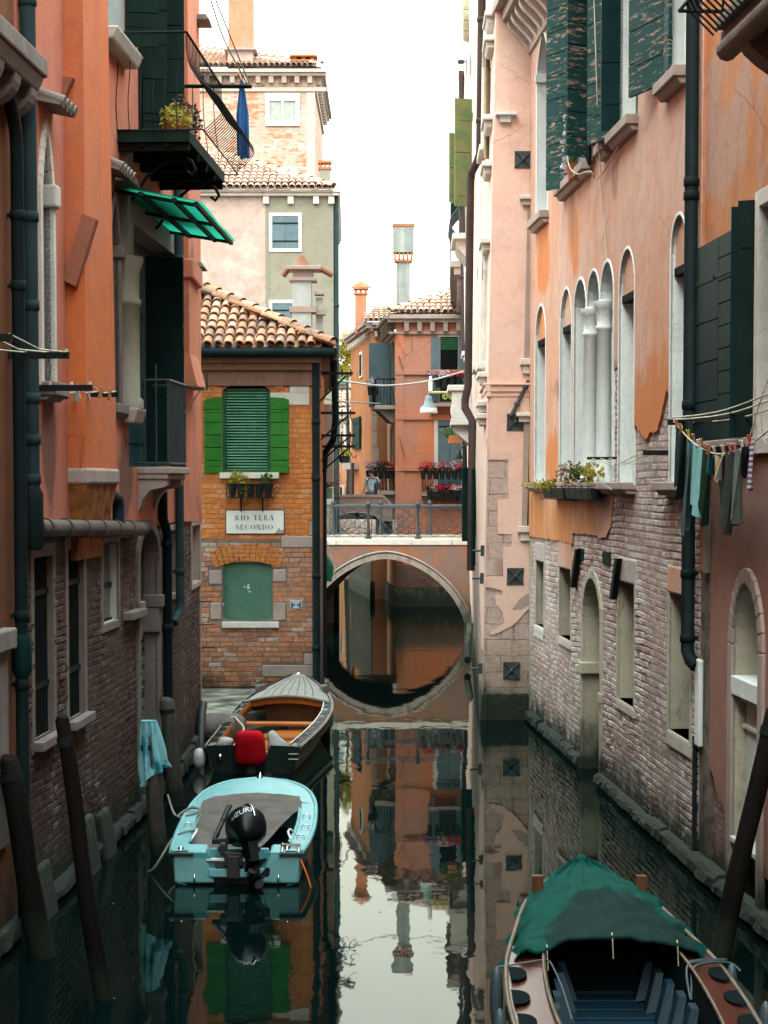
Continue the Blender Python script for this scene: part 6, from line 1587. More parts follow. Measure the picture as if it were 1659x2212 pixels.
# rear parapet with a walker behind it
T = thing('rear_bridge', 'low pink walled crossing with a stone coping beyond the iron footbridge', 'bridge', (-1, 66, 0))
WR_ = Wall((at(690, 1080, 66).x, 66), (at(848, 1080, 66).x, 66)); zt = WR_.z(770, 1074)
P_ = [(0, 2.6), (WR_.L, 2.6), (WR_.L, WR_.z(848, 1098)), (WR_.s(828, 1075), zt), (0, zt)]
MB().prism(WR_, P_, -.3, 0).build('parapet', M['coping'], T)
m = MB().wbox(WR_, 0, WR_.s(828, 1075), zt, zt+.09, -.34, .04)
a, b = (WR_.s(828, 1075), zt), (WR_.L+.02, WR_.z(848, 1098))
m.hexa([WR_.P(a[0], a[1], -.34), WR_.P(b[0], b[1], -.34), WR_.P(b[0], b[1], .04), WR_.P(a[0], a[1], .04), WR_.P(a[0], a[1]+.09, -.34), WR_.P(b[0], b[1]+.09, -.34), WR_.P(b[0], b[1]+.09, .04), WR_.P(a[0], a[1]+.09, .04)])
m.build('coping', M['stonegrey'], T)
MB().box((WR_.A.x+WR_.L/2, 67.6, 2.85), (WR_.L+.3, 3.2, .5)).build('deck', M['quay'], T)
# ================================================================ BOATS
M['aqua'] = paint('aqua gelcoat', (.17,.40,.42), (.145,.345,.37), rough=.4, grime=.3, bumpk=.03, sc=5)
M['aquahull'] = paint('aqua hull gelcoat', (.075,.28,.32), (.055,.22,.255), rough=.45, grime=.4, bumpk=.02)
M['aquain'] = paint('aqua liner', (.07,.24,.26), rough=.5, grime=.2)
M['tarpgrey'] = cloth('taupe boat cover', (.135,.115,.11), (.10,.088,.083), trans=.0)
nt = M['tarpgrey'].node_tree; wv_ = tex(nt, 1.0, 4, .5, scale3=(2.2, 3.4, 2.0), dist=1.2); rw_ = math_(nt, 'ABSOLUTE', math_(nt, 'SUBTRACT', wv_, .5))
bump(nt, nt.nodes['Principled BSDF'], math_(nt, 'ADD', step(nt, rw_, .0, .12), math_(nt, 'MULTIPLY', wv_, .8)), .35, .05)
M['black'] = plain('black motor shell', (.004,.005,.006), .3, spec=.16)
M['blackmatt'] = plain('black rubber', (.012,.013,.014), .6)
M['steel'] = plain('stainless steel', (.6,.6,.6), .2, 1.0)
M['greypad'] = paint('grey motor pad', (.06,.085,.095), rough=.5)
M['rail'] = plain('white rail', (.7,.7,.68), .3)
M['yellowhose'] = plain('yellow hose', (.5,.26,.03), .4)
M['letter'] = plain('silver lettering', (.55,.56,.57), .4)
M['deckgrey'] = wood('weathered deck planks', (.22,.21,.19), (.15,.145,.135), scale3=(14,1.2,1), rough=.75)
M['sidegrey'] = wood('weathered side deck', (.21,.19,.165), (.14,.125,.11), scale3=(6,2,1), rough=.75)
M['boatblack'] = paint('black green boat paint', (.010,.020,.018), rough=.35)
M['orangewood'] = wood('varnished orange wood', (.40,.13,.025), (.30,.09,.018), scale3=(2,14,4), rough=.35)
M['brownwood'] = wood('varnished brown wood', (.12,.045,.018), (.07,.026,.012), scale3=(10,2,2), rough=.4)
M['mahogany'] = wood('varnished mahogany', (.085,.022,.012), (.045,.014,.009), scale3=(10,1.5,2), rough=.28, bumpk=.08)
M['coamwood'] = wood('worn varnished trim', (.16,.12,.085), (.09,.065,.045), scale3=(6,1.5,2), rough=.5)
M['redcover'] = cloth('red motor cover', (.42,.004,.012), (.30,.003,.010), trans=0)
nt = M['redcover'].node_tree; wv_ = tex(nt, 1.0, 4, .55, scale3=(7, 7, 3.5), dist=1.0); bump(nt, nt.nodes['Principled BSDF'], math_(nt, 'ABSOLUTE', math_(nt, 'SUBTRACT', wv_, .5)), .8, .04)
M['plastic'] = cloth('milky plastic bag', (.46,.47,.46), (.38,.39,.39), rough=.4, trans=.2)
M['greentarp'] = cloth('green tarpaulin', (.0015,.058,.045), (.0015,.044,.035), rough=.8, trans=.03)
nt = M['greentarp'].node_tree; g_ = node(nt, 'ShaderNodeTexCoord').outputs['Object']   # a faded, wet looking old patch down the middle of the sheet
v_ = node(nt, 'ShaderNodeVectorMath', {0: g_, 1: (1.98, 15.55, .8)}, operation='SUBTRACT').outputs[0]; v_ = node(nt, 'ShaderNodeVectorMath', {0: v_, 1: (1.55, .72, 0)}, operation='MULTIPLY').outputs[0]
d_ = node(nt, 'ShaderNodeVectorMath', {0: v_}, operation='LENGTH').outputs[1]
d_ = math_(nt, 'ADD', d_, math_(nt, 'MULTIPLY', math_(nt, 'SUBTRACT', tex(nt, 2.2, 5, .6), .5), .9))
col = mixc(nt, step(nt, d_, .98, .86), M['greentarp'].node_tree.nodes['Principled BSDF'].inputs['Base Color'].links[0].from_socket, mixc(nt, tex(nt, 7, 5, .65), (.005,.017,.015), (.003,.024,.020)))
nt.links.new(col, nt.nodes['Principled BSDF'].inputs['Base Color'])
cz = tex(nt, 1.0, 6, .62, scale3=(5.5, 3.0, 3.0), dist=1.4); rz = math_(nt, 'ABSOLUTE', math_(nt, 'SUBTRACT', cz, .5))
bump(nt, nt.nodes['Principled BSDF'], math_(nt, 'ADD', math_(nt, 'MULTIPLY', step(nt, rz, .0, .09), 1.0), math_(nt, 'MULTIPLY', tex(nt, 16, 4, .6), .25)), .35, .03)
M['bluewood'] = paint('blue painted boards', (.002,.020,.036), (.0015,.014,.026), rough=.55)
M['boatdark'] = plain('dark boat interior', (.004,.008,.010), .9, spec=.05)
M['fender'] = plain('blue grey fender', (.035,.06,.07), .5)
M['whitefender'] = plain('white fender', (.5,.52,.5), .4)
def lerp_st(st, y):
    for a, b in zip(st, st[1:]):
        if a[0] <= y <= b[0]:
            t = (y-a[0])/(b[0]-a[0]) if b[0] > a[0] else 0; return [a[i]+(b[i]-a[i])*t for i in range(len(a))]
    return list(st[-1] if y > st[-1][0] else st[0])
def smooth_st(st, n):
    """Catmull-Rom through the stations"""
    out = []
    for k in range(n+1):
        f = k/n*(len(st)-1); i = min(int(f), len(st)-2); t = f-i
        p0 = st[max(0, i-1)]; p1 = st[i]; p2 = st[i+1]; p3 = st[min(len(st)-1, i+2)]
        out.append([.5*((2*b)+(c-a)*t+(2*a-5*b+4*c-d)*t*t+(3*b-a-3*c+d)*t**3) for a, b, c, d in zip(p0, p1, p2, p3)])
    return out
class Boat:
    def __init__(self, name, label, loc, yaw, st, n=44):
        self.T = thing(name, label, 'boat', loc); self.X = Matrix.Translation(Vector(loc)) @ Matrix.Rotation(yaw, 4, 'Z')
        self.st = smooth_st(st, n)
        for s in self.st: s[1] = max(s[1], 0.0)
    def p(self, x, y, z): return self.X @ Vector((x, y, z))
    def hull(self, mat, sec=9, flare=1.0):
        m = MB(); rows = []
        for y, w, zg, wb, zb in self.st:
            half = []
            for k in range(sec+1):
                t = k/sec
                if t < .4: q = t/.4; x, z = wb*q, zb+.02*q
                else: q = (t-.4)/.6; x, z = wb+(w-wb)*(q**.75), zb+.02+(zg-zb-.02)*q**1.15
                half.append((min(x, max(w, wb)), z))
            rows.append([self.p(-x, y, z) for x, z in half[::-1]] + [self.p(x, y, z) for x, z in half[1:]])
        m.grid(rows); self.transom_row = rows[0]
        return m.build('hull', mat, self.T)
    def strip(self, a0, a1, y0, y1, dz0, dz1, mat, name, side=(-1, 1), parent=None, camber=None, n=40):
        """ribbon along both gunwales between insets a0 and a1"""
        for s in side:
            m = MB(); r0, r1 = [], []
            for k in range(n+1):
                y = y0+(y1-y0)*k/n; _, w, zg, _, _ = lerp_st(self.st, y)
                r0.append(self.p(s*max(0, w-a0), y, zg+dz0)); r1.append(self.p(s*max(0, w-a1), y, zg+dz1))
            m.grid([r0, r1]); o = m.build(name, mat, parent or self.T)
        return o
    def rim(self, inset, dz, r, y0, y1, mat, name, n=44, closed=True):
        m = MB(); L = []
        for k in range(n+1):
            y = y0+(y1-y0)*k/n; _, w, zg, _, _ = lerp_st(self.st, y); L.append((max(0.0, w-inset), y, zg+dz))
        if closed: m.tube([self.p(-x, y, z) for x, y, z in L] + [self.p(x, y, z) for x, y, z in L[::-1]], r, 8)
        else: m.tube([self.p(-x, y, z) for x, y, z in L], r, 8); m.tube([self.p(x, y, z) for x, y, z in L], r, 8)
        return m.build(name, mat, self.T)
    def bx(self, m, c, d, rz=0):
        M4 = self.X @ Matrix.Translation(Vector(c)) @ Matrix.Rotation(rz, 4, 'Z'); return m.box(None, d, M=M4)
def textmesh(s, size, f, mat, name, parent, depth=.0):
    cu = bpy.data.curves.new(name, 'FONT'); cu.body = s; cu.size = size; cu.align_x = 'CENTER'
    ob = bpy.data.objects.new(name, cu); COL.objects.link(ob)
    me = bpy.data.meshes.new_from_object(ob.evaluated_get(bpy.context.evaluated_depsgraph_get()))
    bpy.data.objects.remove(ob); bpy.data.curves.remove(cu)
    for v in me.vertices: v.co = f(v.co.x, v.co.y)
    me.materials.clear(); me.materials.append(mat); me.name = name
    o = bpy.data.objects.new(name, me); COL.objects.link(o); attach(o, parent); return o
def superell(m, f, a, b, c, e=.55, n=22, k=14, shape=None):
    rows = []
    def pw(v): return math.copysign(abs(v)**e, v)
    for i in range(k+1):
        ph = -PI/2+PI*i/k; r = []
        for j in range(n):
            th = 2*PI*j/n; x, y, z = a*pw(math.cos(ph))*pw(math.cos(th)), b*pw(math.cos(ph))*pw(math.sin(th)), c*pw(math.sin(ph))
            if shape: x, y, z = shape(x, y, z)
            r.append(f(x, y, z))
        rows.append(r)
    m.grid(rows, closed=True); return m

# ---- aqua dinghy with the black outboard
loc = atz(511, 1913, 0.0); loc.z = 0
A = Boat('dinghy', 'small aqua dinghy with a grey cover and a black outboard motor tilted up', loc, math.radians(-.6),
    [(0,.72,.37,.63,-.02),(.6,.765,.37,.66,-.03),(1.3,.79,.395,.66,-.03),(1.9,.785,.44,.62,-.02),(2.5,.75,.495,.52,.0),(2.95,.66,.55,.4,.05),(3.2,.53,.59,.28,.12),(3.35,.36,.62,.17,.2),(3.42,.17,.64,.08,.3),(3.44,.0,.645,.0,.4)])
A.hull(M['aquahull'])
m = MB(); m.face([A.p(-.645,.05,.115), A.p(.645,.05,.115), A.p(.715,0,.36), A.p(.32,0,.36), A.p(.26,0,.28), A.p(-.26,0,.28), A.p(-.32,0,.36), A.p(-.715,0,.36)])
MB().face([A.p(-.62,.09,-.03), A.p(.62,.09,-.03), A.p(.645,.051,.115), A.p(-.645,.051,.115)]).build('transom_foot', M['blackmatt'], A.T)  # black band across the foot of the transom
m.build('transom', M['aquahull'], A.T)
A.rim(.005, .0, .028, 0, 3.44, M['aqua'], 'gunwale')
A.strip(.02, .19, 0.0, 2.5, .012, .02, M['aqua'], 'side_deck')
A.strip(.19, .20, .4, 2.45, .02, -.25, M['aquain'], 'liner')
A.strip(.185, .215, .42, 2.45, .03, .045, M['aqua'], 'coaming'); A.strip(.175, .185, .42, 2.45, .018, .03, M['aqua'], 'coaming_edge')
m = MB(); rows = []
for k in range(15):
    y = 2.42+(3.43-2.42)*k/14; _, w, zg, _, _ = lerp_st(A.st, y); w = max(.001, w-.035)
    rows.append([A.p(w*(j/8-1), y, zg+.012+.05*(1-(j/8-1)**2)*min(1, w/.5)) for j in range(17)])
m.grid(rows); m.face([A.p(-.58,2.42,.2), A.p(.58,2.42,.2), rows[0][-1], rows[0][8], rows[0][0]]); m.build('foredeck', M['aqua'], A.T)
m = MB(); A.bx(m, (0, 1.4, .03), (1.15, 2.3, .04)); m.build('floor', M['aquain'], A.T)
def wedge(x0, x1, s):
    mm = MB(); z = .375
    prof = [(x0, .0), (x1, .0), (x1-s*.13 if 0 else x1, .0)]
    xi = x1
    pts_t = [(x0, 0, z), (x1, 0, z), (x1, .4, z), (x0, .42, z+.01)]; b = x1 - (.1 if x1 > x0 else -.1)
    mm.hexa([A.p(x0*.98, .01, .02), A.p(b+(x1-b)*1.6, .01, .02), A.p(b+(x1-b)*1.6, .46, .02), A.p(x0*.98, .46, .02)] + [A.p(*q) for q in ((x0, .0, z), (x1-(x1-x0)*.12, .0, z), (x1-(x1-x0)*.12, .4, z+.008), (x0, .42, z+.012))])
    return mm
for x0, x1 in ((-.70, -.30), (.70, .32)): wedge(x0, x1, 1).build('stern_locker', M['aqua'], A.T, bevel=.025)
m = MB(); A.bx(m, (0, .2, .14), (.62, .42, .1)); A.bx(m, (0, .42, .25), (.66, .05, .17)); m.build('motor_well', M['aqua'], A.T, bevel=.015)
m = MB(); A.bx(m, (0, .02, .285), (.66, .06, .02)); m.build('transom_cap', M['rail'], A.T)
m = MB(); m.hexa([A.p(-.23,.03,.08), A.p(.2,.03,.08), A.p(.2,.06,.08), A.p(-.23,.06,.08), A.p(-.23,-.03,.27), A.p(.2,-.03,.27), A.p(.2,.02,.27), A.p(-.23,.02,.27)]); m.build('motor_pad', M['greypad'], A.T)
for s in (-1, 1):
    m = MB(); A.bx(m, (s*.6, -.018, .35), (.26, .03, .035)); m.build('rubber_corner', M['blackmatt'], A.T, bevel=.008)
    m = MB().tube([A.p(s*.46, .0, .12), A.p(s*.46, -.03, .1), A.p(s*.46, -.03, .04), A.p(s*.46, .02, .02)], .012, 6); m.build('tie_ring', M['steel'], A.T)
    m = MB().lathe(A.p(s*(.55 if s > 0 else .62), .09, .38), [(.035, 0), (.03, .025), (.001, .04)], 10); m.build('filler_cap', M['steel'], A.T)
    m = MB().tube([A.p(s*.6, .95-.0, .4), A.p(s*.53, .9, .46), A.p(s*.52, .72, .46), A.p(s*.585, .55, .36)], .014, 6); m.build('grab_rail', M['rail'], A.T)
    m = MB(); superell(m, lambda x, y, z: A.p(s*.2+x*.8+z*.5*s, .33+y, .31+z), .035, .03, .06, 1.0, 10, 8); m.build('hose_boot', M['blackmatt'], A.T)
    m = MB().tube([A.p(s*.2, .32, .3), A.p(s*.12, .22, .26), A.p(s*.06, .1, .25), A.p(s*.05, .02, .3)], .02 if s > 0 else .012, 7); m.build('control_cable', M['yellowhose'] if s > 0 else M['blackmatt'], A.T)
for x, y in ((.68, 1.75), (.69, 1.25), (.665, .72), (-.68, 1.35)):
    z = lerp_st(A.st, y)[2]+.03; m = MB().tube([A.p(x-.04, y-.07, z), A.p(x-.045, y+.03, z+.012), A.p(x, y+.07, z+.014), A.p(x+.045, y+.03, z+.012), A.p(x+.04, y-.07, z)], .007, 5); m.build('deck_eye', M['steel'], A.T)
m = MB()
for s in (.5, .68): m.tube([A.p(s, -.02, .36), A.p(s-.01, .28, .4)], .022, 8)
A.bx(m, (.59, .2, .4), (.2, .1, .04)); m.build('boarding_ladder', M['steel'], A.T)
m = MB().lathe(A.p(0, 3.39, .65), [(.045, 0), (.04, .03), (.02, .05), (.001, .055)], 10).tube([A.p(0, 3.41, .67), A.p(0, 3.47, .71)], .018, 6); m.build('bow_fitting', M['steel'], A.T)
# cover
m = MB(); rows = []; nu, nv = 34, 30
for i in range(nv+1):
    t = i/nv; y = 2.5-(2.5-.47)*t; _, w, zg, _, _ = lerp_st(A.st, max(y, .45)); r = []
    xl0, xr0 = -(w-.2)-.05*(1-t), (w-.2)+.03*(1-t)
    xr1 = xr0 - .62*max(0, (t-.12)/.88)**1.3
    if t < .1: xl0 += .12*(1-t/.1); xr1 -= .02
    for j in range(nu+1):
        u = j/nu; x = xl0+(xr1-xl0)*u
        z = zg+.075-(.30*t**1.8) - .06*math.sin(PI*u)*min(1, t*3) + .05*(1-t)*math.sin(PI*u)
        d = (u*.9+t*.75); z += (.05*(1-abs(math.sin(d*7+1.5*math.sin(t*4))))**2.2 - .02 + .03*math.sin((u*.5-t)*13+1.3))*min(1, t*4+.2)*(.4+.6*t) + .012*noise.noise(Vector((u*4, t*4, 1)))
        z += .12*math.exp(-(u/.07)**2)*t*.6
        r.append(A.p(x, y, z))
    rows.append(r)
m.grid(rows); m.build('boat_cover', M['tarpgrey'], A.T)
# outboard motor
O = MB(); ox = -.03
ax = Matrix.Rotation(math.radians(20), 3, 'Z') @ Matrix.Rotation(math.radians(-30), 3, 'X'); oc = Vector((.09, .14, .63))
def mo(x, y, z):
    v = ax @ Vector((x, y, z)); return A.p(oc.x+v.x, oc.y+v.y, oc.z+v.z)
def cowl(x, y, z):
    k = 1-.28*(max(0, z)/.2)**2 if z > 0 else 1-.1*(z/.2)**2
    return x*k, y*(1-.12*(max(0, z)/.2)), z+.045*(y/.26)
superell(O, mo, .20, .30, .225, .6, 28, 18, cowl)
O = O.build('outboard_motor', M['black'], A.T)
def wrapd(d, out=.010):
    # point on the cowling skin in direction d from its centre
    d = d.normalized(); lo, hi = 0.0, .6
    for _ in range(26):
        mid = (lo+hi)/2; q = d*mid; z = q.z-.045*(q.y/.28)
        k = 1-.28*(max(0, z)/.2)**2 if z > 0 else 1-.1*(z/.2)**2
        ky = 1-.12*(max(0, z)/.2); n_ = 2/.6
        s = abs(q.x/(.20*k))**n_+abs(q.y/(.30*ky))**n_
        s = s + min(1.0, abs(z/.225))**n_
        if s < 1: lo = mid
        else: hi = mid
    q = d*(lo+out); return mo(q.x, q.y, q.z)
m = MB().tube([wrapd(Vector((.10, -.9, .02+.0*k)).lerp(Vector((.05, -.12, .95)), k/8)) for k in range(9)], .013, 6); m.build('cowling_stripe', M['steel'], O)
m = MB().tube([mo(0, -.03, -.15), mo(0, -.05, -.36), mo(0, -.07, -.58)], [.1, .07, .05], 12)
m.hexa([mo(-.03,-.2,-.62), mo(.03,-.2,-.62), mo(.03,.08,-.62), mo(-.03,.08,-.62), mo(-.06,-.2,-.2), mo(.06,-.2,-.2), mo(.06,.06,-.2), mo(-.06,.06,-.2)]); m.build('motor_leg', M['black'], O)
m = MB(); A.bx(m, (ox, .0, .3), (.2, .12, .16)); A.bx(m, (ox, -.06, .22), (.14, .06, .26)); A.bx(m, (ox-.12, .1, .4), (.08, .16, .12)); m.build('clamp_bracket', M['blackmatt'], O, bevel=.015)
m = MB().tube([mo(0, .1, -.66), mo(0, -.05, -.66), mo(0, -.24, -.66), mo(0, -.3, -.66)], [.02, .06, .045, .02], 10)
m.hexa([mo(-.012,-.1,-.86), mo(.012,-.1,-.86), mo(.012,.04,-.8), mo(-.012,.04,-.8), mo(-.02,-.14,-.68), mo(.02,-.14,-.68), mo(.02,.08,-.68), mo(-.02,.08,-.68)])
m.hexa([mo(-.1,-.3,-.5), mo(.1,-.3,-.5), mo(.07,.06,-.5), mo(-.07,.06,-.5), mo(-.1,-.3,-.48), mo(.1,-.3,-.48), mo(.07,.06,-.48), mo(-.07,.06,-.48)]); m.build('gear_case', M['black'], O)
m = MB()
for k in range(3):
    a = k*2.094+.4; d = lambda r, b, y: mo(r*math.cos(a+b), y, -.66+r*math.sin(a+b))
    m.grid([[d(.03, -.3, -.24), d(.03, .3, -.28)], [d(.09, -.5, -.22), d(.09, .4, -.3)], [d(.125, -.35, -.22), d(.125, .3, -.29)], [d(.14, -.05, -.24), d(.14, .1, -.27)]])
m.build('propeller', M['blackmatt'], O)
m = MB().tube([mo(-.1, .12, -.12), A.p(-.27, .2, .45), A.p(-.24, .28, .52)], .035, 8).tube([A.p(-.25, .26, .5), A.p(-.13, .62, .78)], [.03, .024], 8).tube([A.p(-.19, .44, .64), A.p(-.13, .62, .78)], [.033, .03], 8); m.build('tiller', M['blackmatt'], O)
try:
    t1 = textmesh('SUZUKI', .066, lambda x, y: wrapd(Vector((-.42+x*4.4, -.80, .10+y*4.6+x*1.0)), .014), M['letter'], 'lettering', O)
except Exception as ex: print('text', ex)
M['orangerope'] = cloth('orange rope', (.65,.13,.03), trans=0)
# mooring lines of the dinghy
def rope(name, label, pts, r=.012, mat='ropegrey', cat='rope', sub=6, group=None):
    P = [Vector(p) for p in pts]; out = []
    for k in range((len(P)-1)*sub+1):
        f = k/sub; i = min(int(f), len(P)-2); t = f-i; p0, p1, p2, p3 = P[max(0,i-1)], P[i], P[i+1], P[min(len(P)-1,i+2)]
        out.append(.5*((2*p1)+(p2-p0)*t+(2*p0-5*p1+4*p2-p3)*t*t+(3*p1-p0-3*p2+p3)*t**3))
    return tag(MB().tube(out, r, 6).build(name, M[mat]), label, cat, group)
rope('mooring_rope', 'grey rope tied over the port rail of the aqua dinghy near its motor', [A.p(-.55,.9,.44), A.p(-.68,.92,.42), A.p(-.8,.86,.36), A.p(-.9,.7,.2), A.p(-1.0,.66,.05), A.p(-1.15,.9,-.06)], .014)
rope('mooring_rope', 'looped grey rope at the forward port cleat of the aqua dinghy', [A.p(-.58,1.98,.5), A.p(-.72,2.0,.52), A.p(-.86,1.9,.44), A.p(-.8,1.8,.44), A.p(-.6,1.9,.5), A.p(-.74,2.06,.5), A.p(-.9,1.98,.42), A.p(-1.05,2.4,.6)], .014)
rope('mooring_rope', 'bright orange rope end trailing off the starboard corner of the aqua dinghy', [A.p(.7,-.01,.3), A.p(.74,-.05,.22), A.p(.79,-.08,.1), A.p(.83,-.1,-.04)], .01, 'orangerope') if 'orangerope' in M else None

# ---- wooden boat with the red motor cover
s0 = Vector((-2.0, 28.75, 0)); yaw = -math.atan2(.42, 6.4)
B2 = Boat('wooden_boat', 'open wooden boat with a planked grey foredeck and a bright red motor cover', s0, yaw,
    [(0,.725,.40,.55,-.1),(1.4,.79,.40,.58,-.12),(2.9,.845,.43,.58,-.12),(4.1,.835,.50,.50,-.1),(5.0,.72,.59,.34,-.05),(5.7,.50,.69,.18,.05),(6.2,.26,.79,.07,.2),(6.42,.10,.84,.02,.4),(6.48,.0,.85,0,.6)])
B2.hull(M['sidegrey'])
B2.rim(.0, .005, .026, 0, 6.48, M['sidegrey'], 'rubbing_rail'); B2.strip(-.004, -.012, 0, 6.3, -.06, -.14, M['boatblack'], 'sheer_stripe')
B2.strip(.01, .16, 0, 4.75, .005, .025, M['sidegrey'], 'side_deck'); B2.strip(.02, .05, 0, 6.35, .0, .07, M['sidegrey'], 'toe_rail')
B2.strip(.155, .175, 0.05, 4.55, .05, -.02, M['orangewood'], 'coaming'); B2.strip(.15, .165, .05, 4.55, .055, .06, M['rail'], 'coaming_strip', side=(1,)); B2.strip(.17, .2, .05, 4.55, -.02, -.4, M['brownwood'], 'ceiling_planks')
m = MB(); rows = []; mp = MB()
for k in range(16):
    y = 4.5+(6.42-4.5)*k/15; _, w, zg, _, _ = lerp_st(B2.st, y); w = max(.004, w-.045)
    rows.append([B2.p(w*(j/10-1), y, zg+.03+.11*(1-(j/10-1)**2)*min(1, w/.6)) for j in range(21)])
m.grid(rows); D = m.build('foredeck', M['deckgrey'], B2.T)
m = MB()
for j in range(4, 18, 2):
    for a, b in zip(rows[:13], rows[1:14]): m.tube([a[j]+Vector((0,0,.002)), b[j]+Vector((0,0,.002))], .006, 3, caps=False)
m.build('plank_seams', M['boatblack'], D)
m = MB().tube([q+Vector((0, -.02, .0)) for q in rows[0]], .032, 8); m.build('deck_beam', M['deckgrey'], D)
m = MB(); r0 = [q+Vector((0,.03,-.03)) for q in rows[0]]; r1 = [Vector((q.x, q.y, q.z-.1-.0*k)) for k, q in enumerate(r0)]; m.grid([r0, r1], smooth=False); m.build('deck_fascia', M['orangewood'], B2.T)
m = MB(); r2 = [Vector((q.x, q.y+.25, .0)) for q in r0]; m.grid([[q+Vector((0,.25,0)) for q in r0], r2], smooth=False); m.build('bulkhead', M['brownwood'], B2.T)
m = MB(); B2.bx(m, (0, 3.35, .33), (1.3, .3, .045)); m.build('thwart', M['orangewood'], B2.T, bevel=.008)
m = MB(); B2.bx(m, (0, 2.3, .06), (1.15, 4.4, .03)); m.build('floor', M['orangewood'], B2.T)
m = MB(); B2.bx(m, (0, 1.0, .18), (1.2, .28, .04)); m.build('thwart', M['orangewood'], B2.T, bevel=.008)
for s in (-1, 1):
    for k in range(7):
        y = .45+k*.62; _, w, zg, _, _ = lerp_st(B2.st, y); m = MB(); x = s*(w-.1); c = Matrix.Rotation(0, 3, 'Z')
        m.hexa([B2.p(x-.05,y-.1,zg+.02), B2.p(x+.05,y-.1,zg+.02), B2.p(x+.05,y+.1,zg+.02), B2.p(x-.05,y+.1,zg+.02), B2.p(x-.03-s*.0,y-.02,zg+.075), B2.p(x+.05,y-.05,zg+.075), B2.p(x+.05,y+.05,zg+.075), B2.p(x-.03,y+.02,zg+.075)])
        m.build('side_knee', M['boatblack'], B2.T)
    y = 5.35; _, w, zg, _, _ = lerp_st(B2.st, y); m = MB(); B2.bx(m, (s*(w-.05), y, zg+.07), (.1, .26, .15), s*.35); B2.bx(m, (s*(w-.0), y+.05, zg+.16), (.05, .1, .12), s*.35); m.build('bow_chock', M['stonedark'], B2.T, bevel=.01)
m = MB().lathe(B2.p(0, 6.36, .86), [(.05, 0), (.045, .03), (.02, .05), (.001, .055)], 10); m.build('bow_fitting', M['steel'], B2.T)
m = MB(); m.face([B2.p(-.55,.02,-.1), B2.p(.55,.02,-.1), B2.p(.725,0,.40), B2.p(.27,0,.42), B2.p(.16,0,.16), B2.p(-.16,0,.16), B2.p(-.27,0,.42), B2.p(-.725,0,.40)]).face([B2.p(-.725,.05,.40), B2.p(-.27,.05,.42), B2.p(-.16,.05,.16), B2.p(.16,.05,.16), B2.p(.27,.05,.42), B2.p(.725,.05,.40), B2.p(.55,.07,-.1), B2.p(-.55,.07,-.1)])
m.build('transom', M['boatblack'], B2.T)
m = MB()
for z in (.22, .3): m.tube([B2.p(.55, -.012, z), B2.p(.7, -.012, z)], .008, 4).cut()
m.builds('transom_mark', M['rail'], B2.T)
m = MB().lathe(B2.p(-.5, -.02, .24), [(.05, 0), (.05, .02), (.02, .03)], 12, Matrix.Rotation(PI/2, 3, 'X')); m.build('bilge_outlet', M['steel'], B2.T)
def mr(x, y, z): return B2.p(-.02+x, -.12+y-.25*(z-.4), z)
m = MB(); superell(m, lambda x, y, z: mr(x*(1-.22*(z+.2)), y, .40+z), .235, .2, .27, .45, 26, 16); Mo = m.build('outboard_motor', M['redcover'], B2.T)
m = MB(); m.tube([mr(.0,0,.2), mr(0,.02,-.3)], [.1, .06], 10); m.build('motor_leg', M['greypad'], Mo)
m = MB().tube([mr(.22, -.05, .02), mr(.24, -.08, -.2)], .02, 6).tube([mr(.29, -.05, .0), mr(.29, -.08, -.2)], .014, 6); B2.bx(m, (.26, -.15, .0), (.1, .04, .06)); m.build('tilt_bracket', M['steel'], Mo)
o = MB(); superell(o, lambda x, y, z: B2.p(.36+x+.02*math.sin(z*30+y*20)-.25*(z-.0)*0, .35+y, .36+z+.25*max(0, -x)*0), .17, .16, .17, .8, 18, 12, lambda x, y, z: (x*(1-.9*max(0, z)/.17*.7)-.12*max(0,z)/.17, y*(1-.6*max(0, z)/.17), z*(1.5 if z > 0 else 1)))
tag(o.build('plastic_sack', M['plastic']), 'crumpled white sack beside the red motor cover in the wooden boat', 'sack')
o = MB(); superell(o, lambda x, y, z: B2.p(-.47+x+.02*math.sin(z*40), .3+y, .42+z), .12, .12, .09, .8, 14, 10)
tag(o.build('plastic_sack', M['plastic']), 'small grey bundle on the port stern corner of the wooden boat', 'sack')
o = MB(); superell(o, lambda x, y, z: B2.p(-.84+x, .12+y, .2+z), .1, .1, .16, 1.0, 14, 10)
tag(o.build('fender', M['whitefender']), 'white round fender hanging at the port stern of the wooden boat', 'fender')
rope('mooring_rope', 'pale rope coiled round the port side deck of the wooden boat', [B2.p(-.9,2.7,.35), B2.p(-.78,2.6,.5), B2.p(-.7,2.5,.52), B2.p(-.82,2.42,.5), B2.p(-.66,2.52,.54), B2.p(-.55,2.3,.5), B2.p(-.4,1.9,.42), B2.p(-.42,1.2,.3), B2.p(-.5,1.0,.22)], .018, 'rope')
rope('mooring_rope', 'thin pale rope running from the wooden boat to the quay', [B2.p(-.72,2.6,.5), B2.p(-.95,3.0,.47), (-2.95, 32.2, .42)], .012, 'rope')
# dark covered thing on the quay edge
m = MB(); superell(m, lambda x, y, z: Vector((-2.72+x, 31.55+y+.12*x, .35+z)), .42, .5, .22, .7, 18, 10)
tag(m.build('tarpaulin', M['tarpgrey']), 'dark grey tarpaulin bundle between the quay and the wooden boat', 'tarpaulin')
m = MB().tube([(-3.0, 31.4, .75), (-3.0, 31.1, .6), (-2.98, 30.7, .1), (-2.95, 30.4, -.4)], .07, 8); tag(m.build('rubber_fender', M['blackmatt']), 'black rubber fender hose hanging at the corner of the coral house', 'fender')

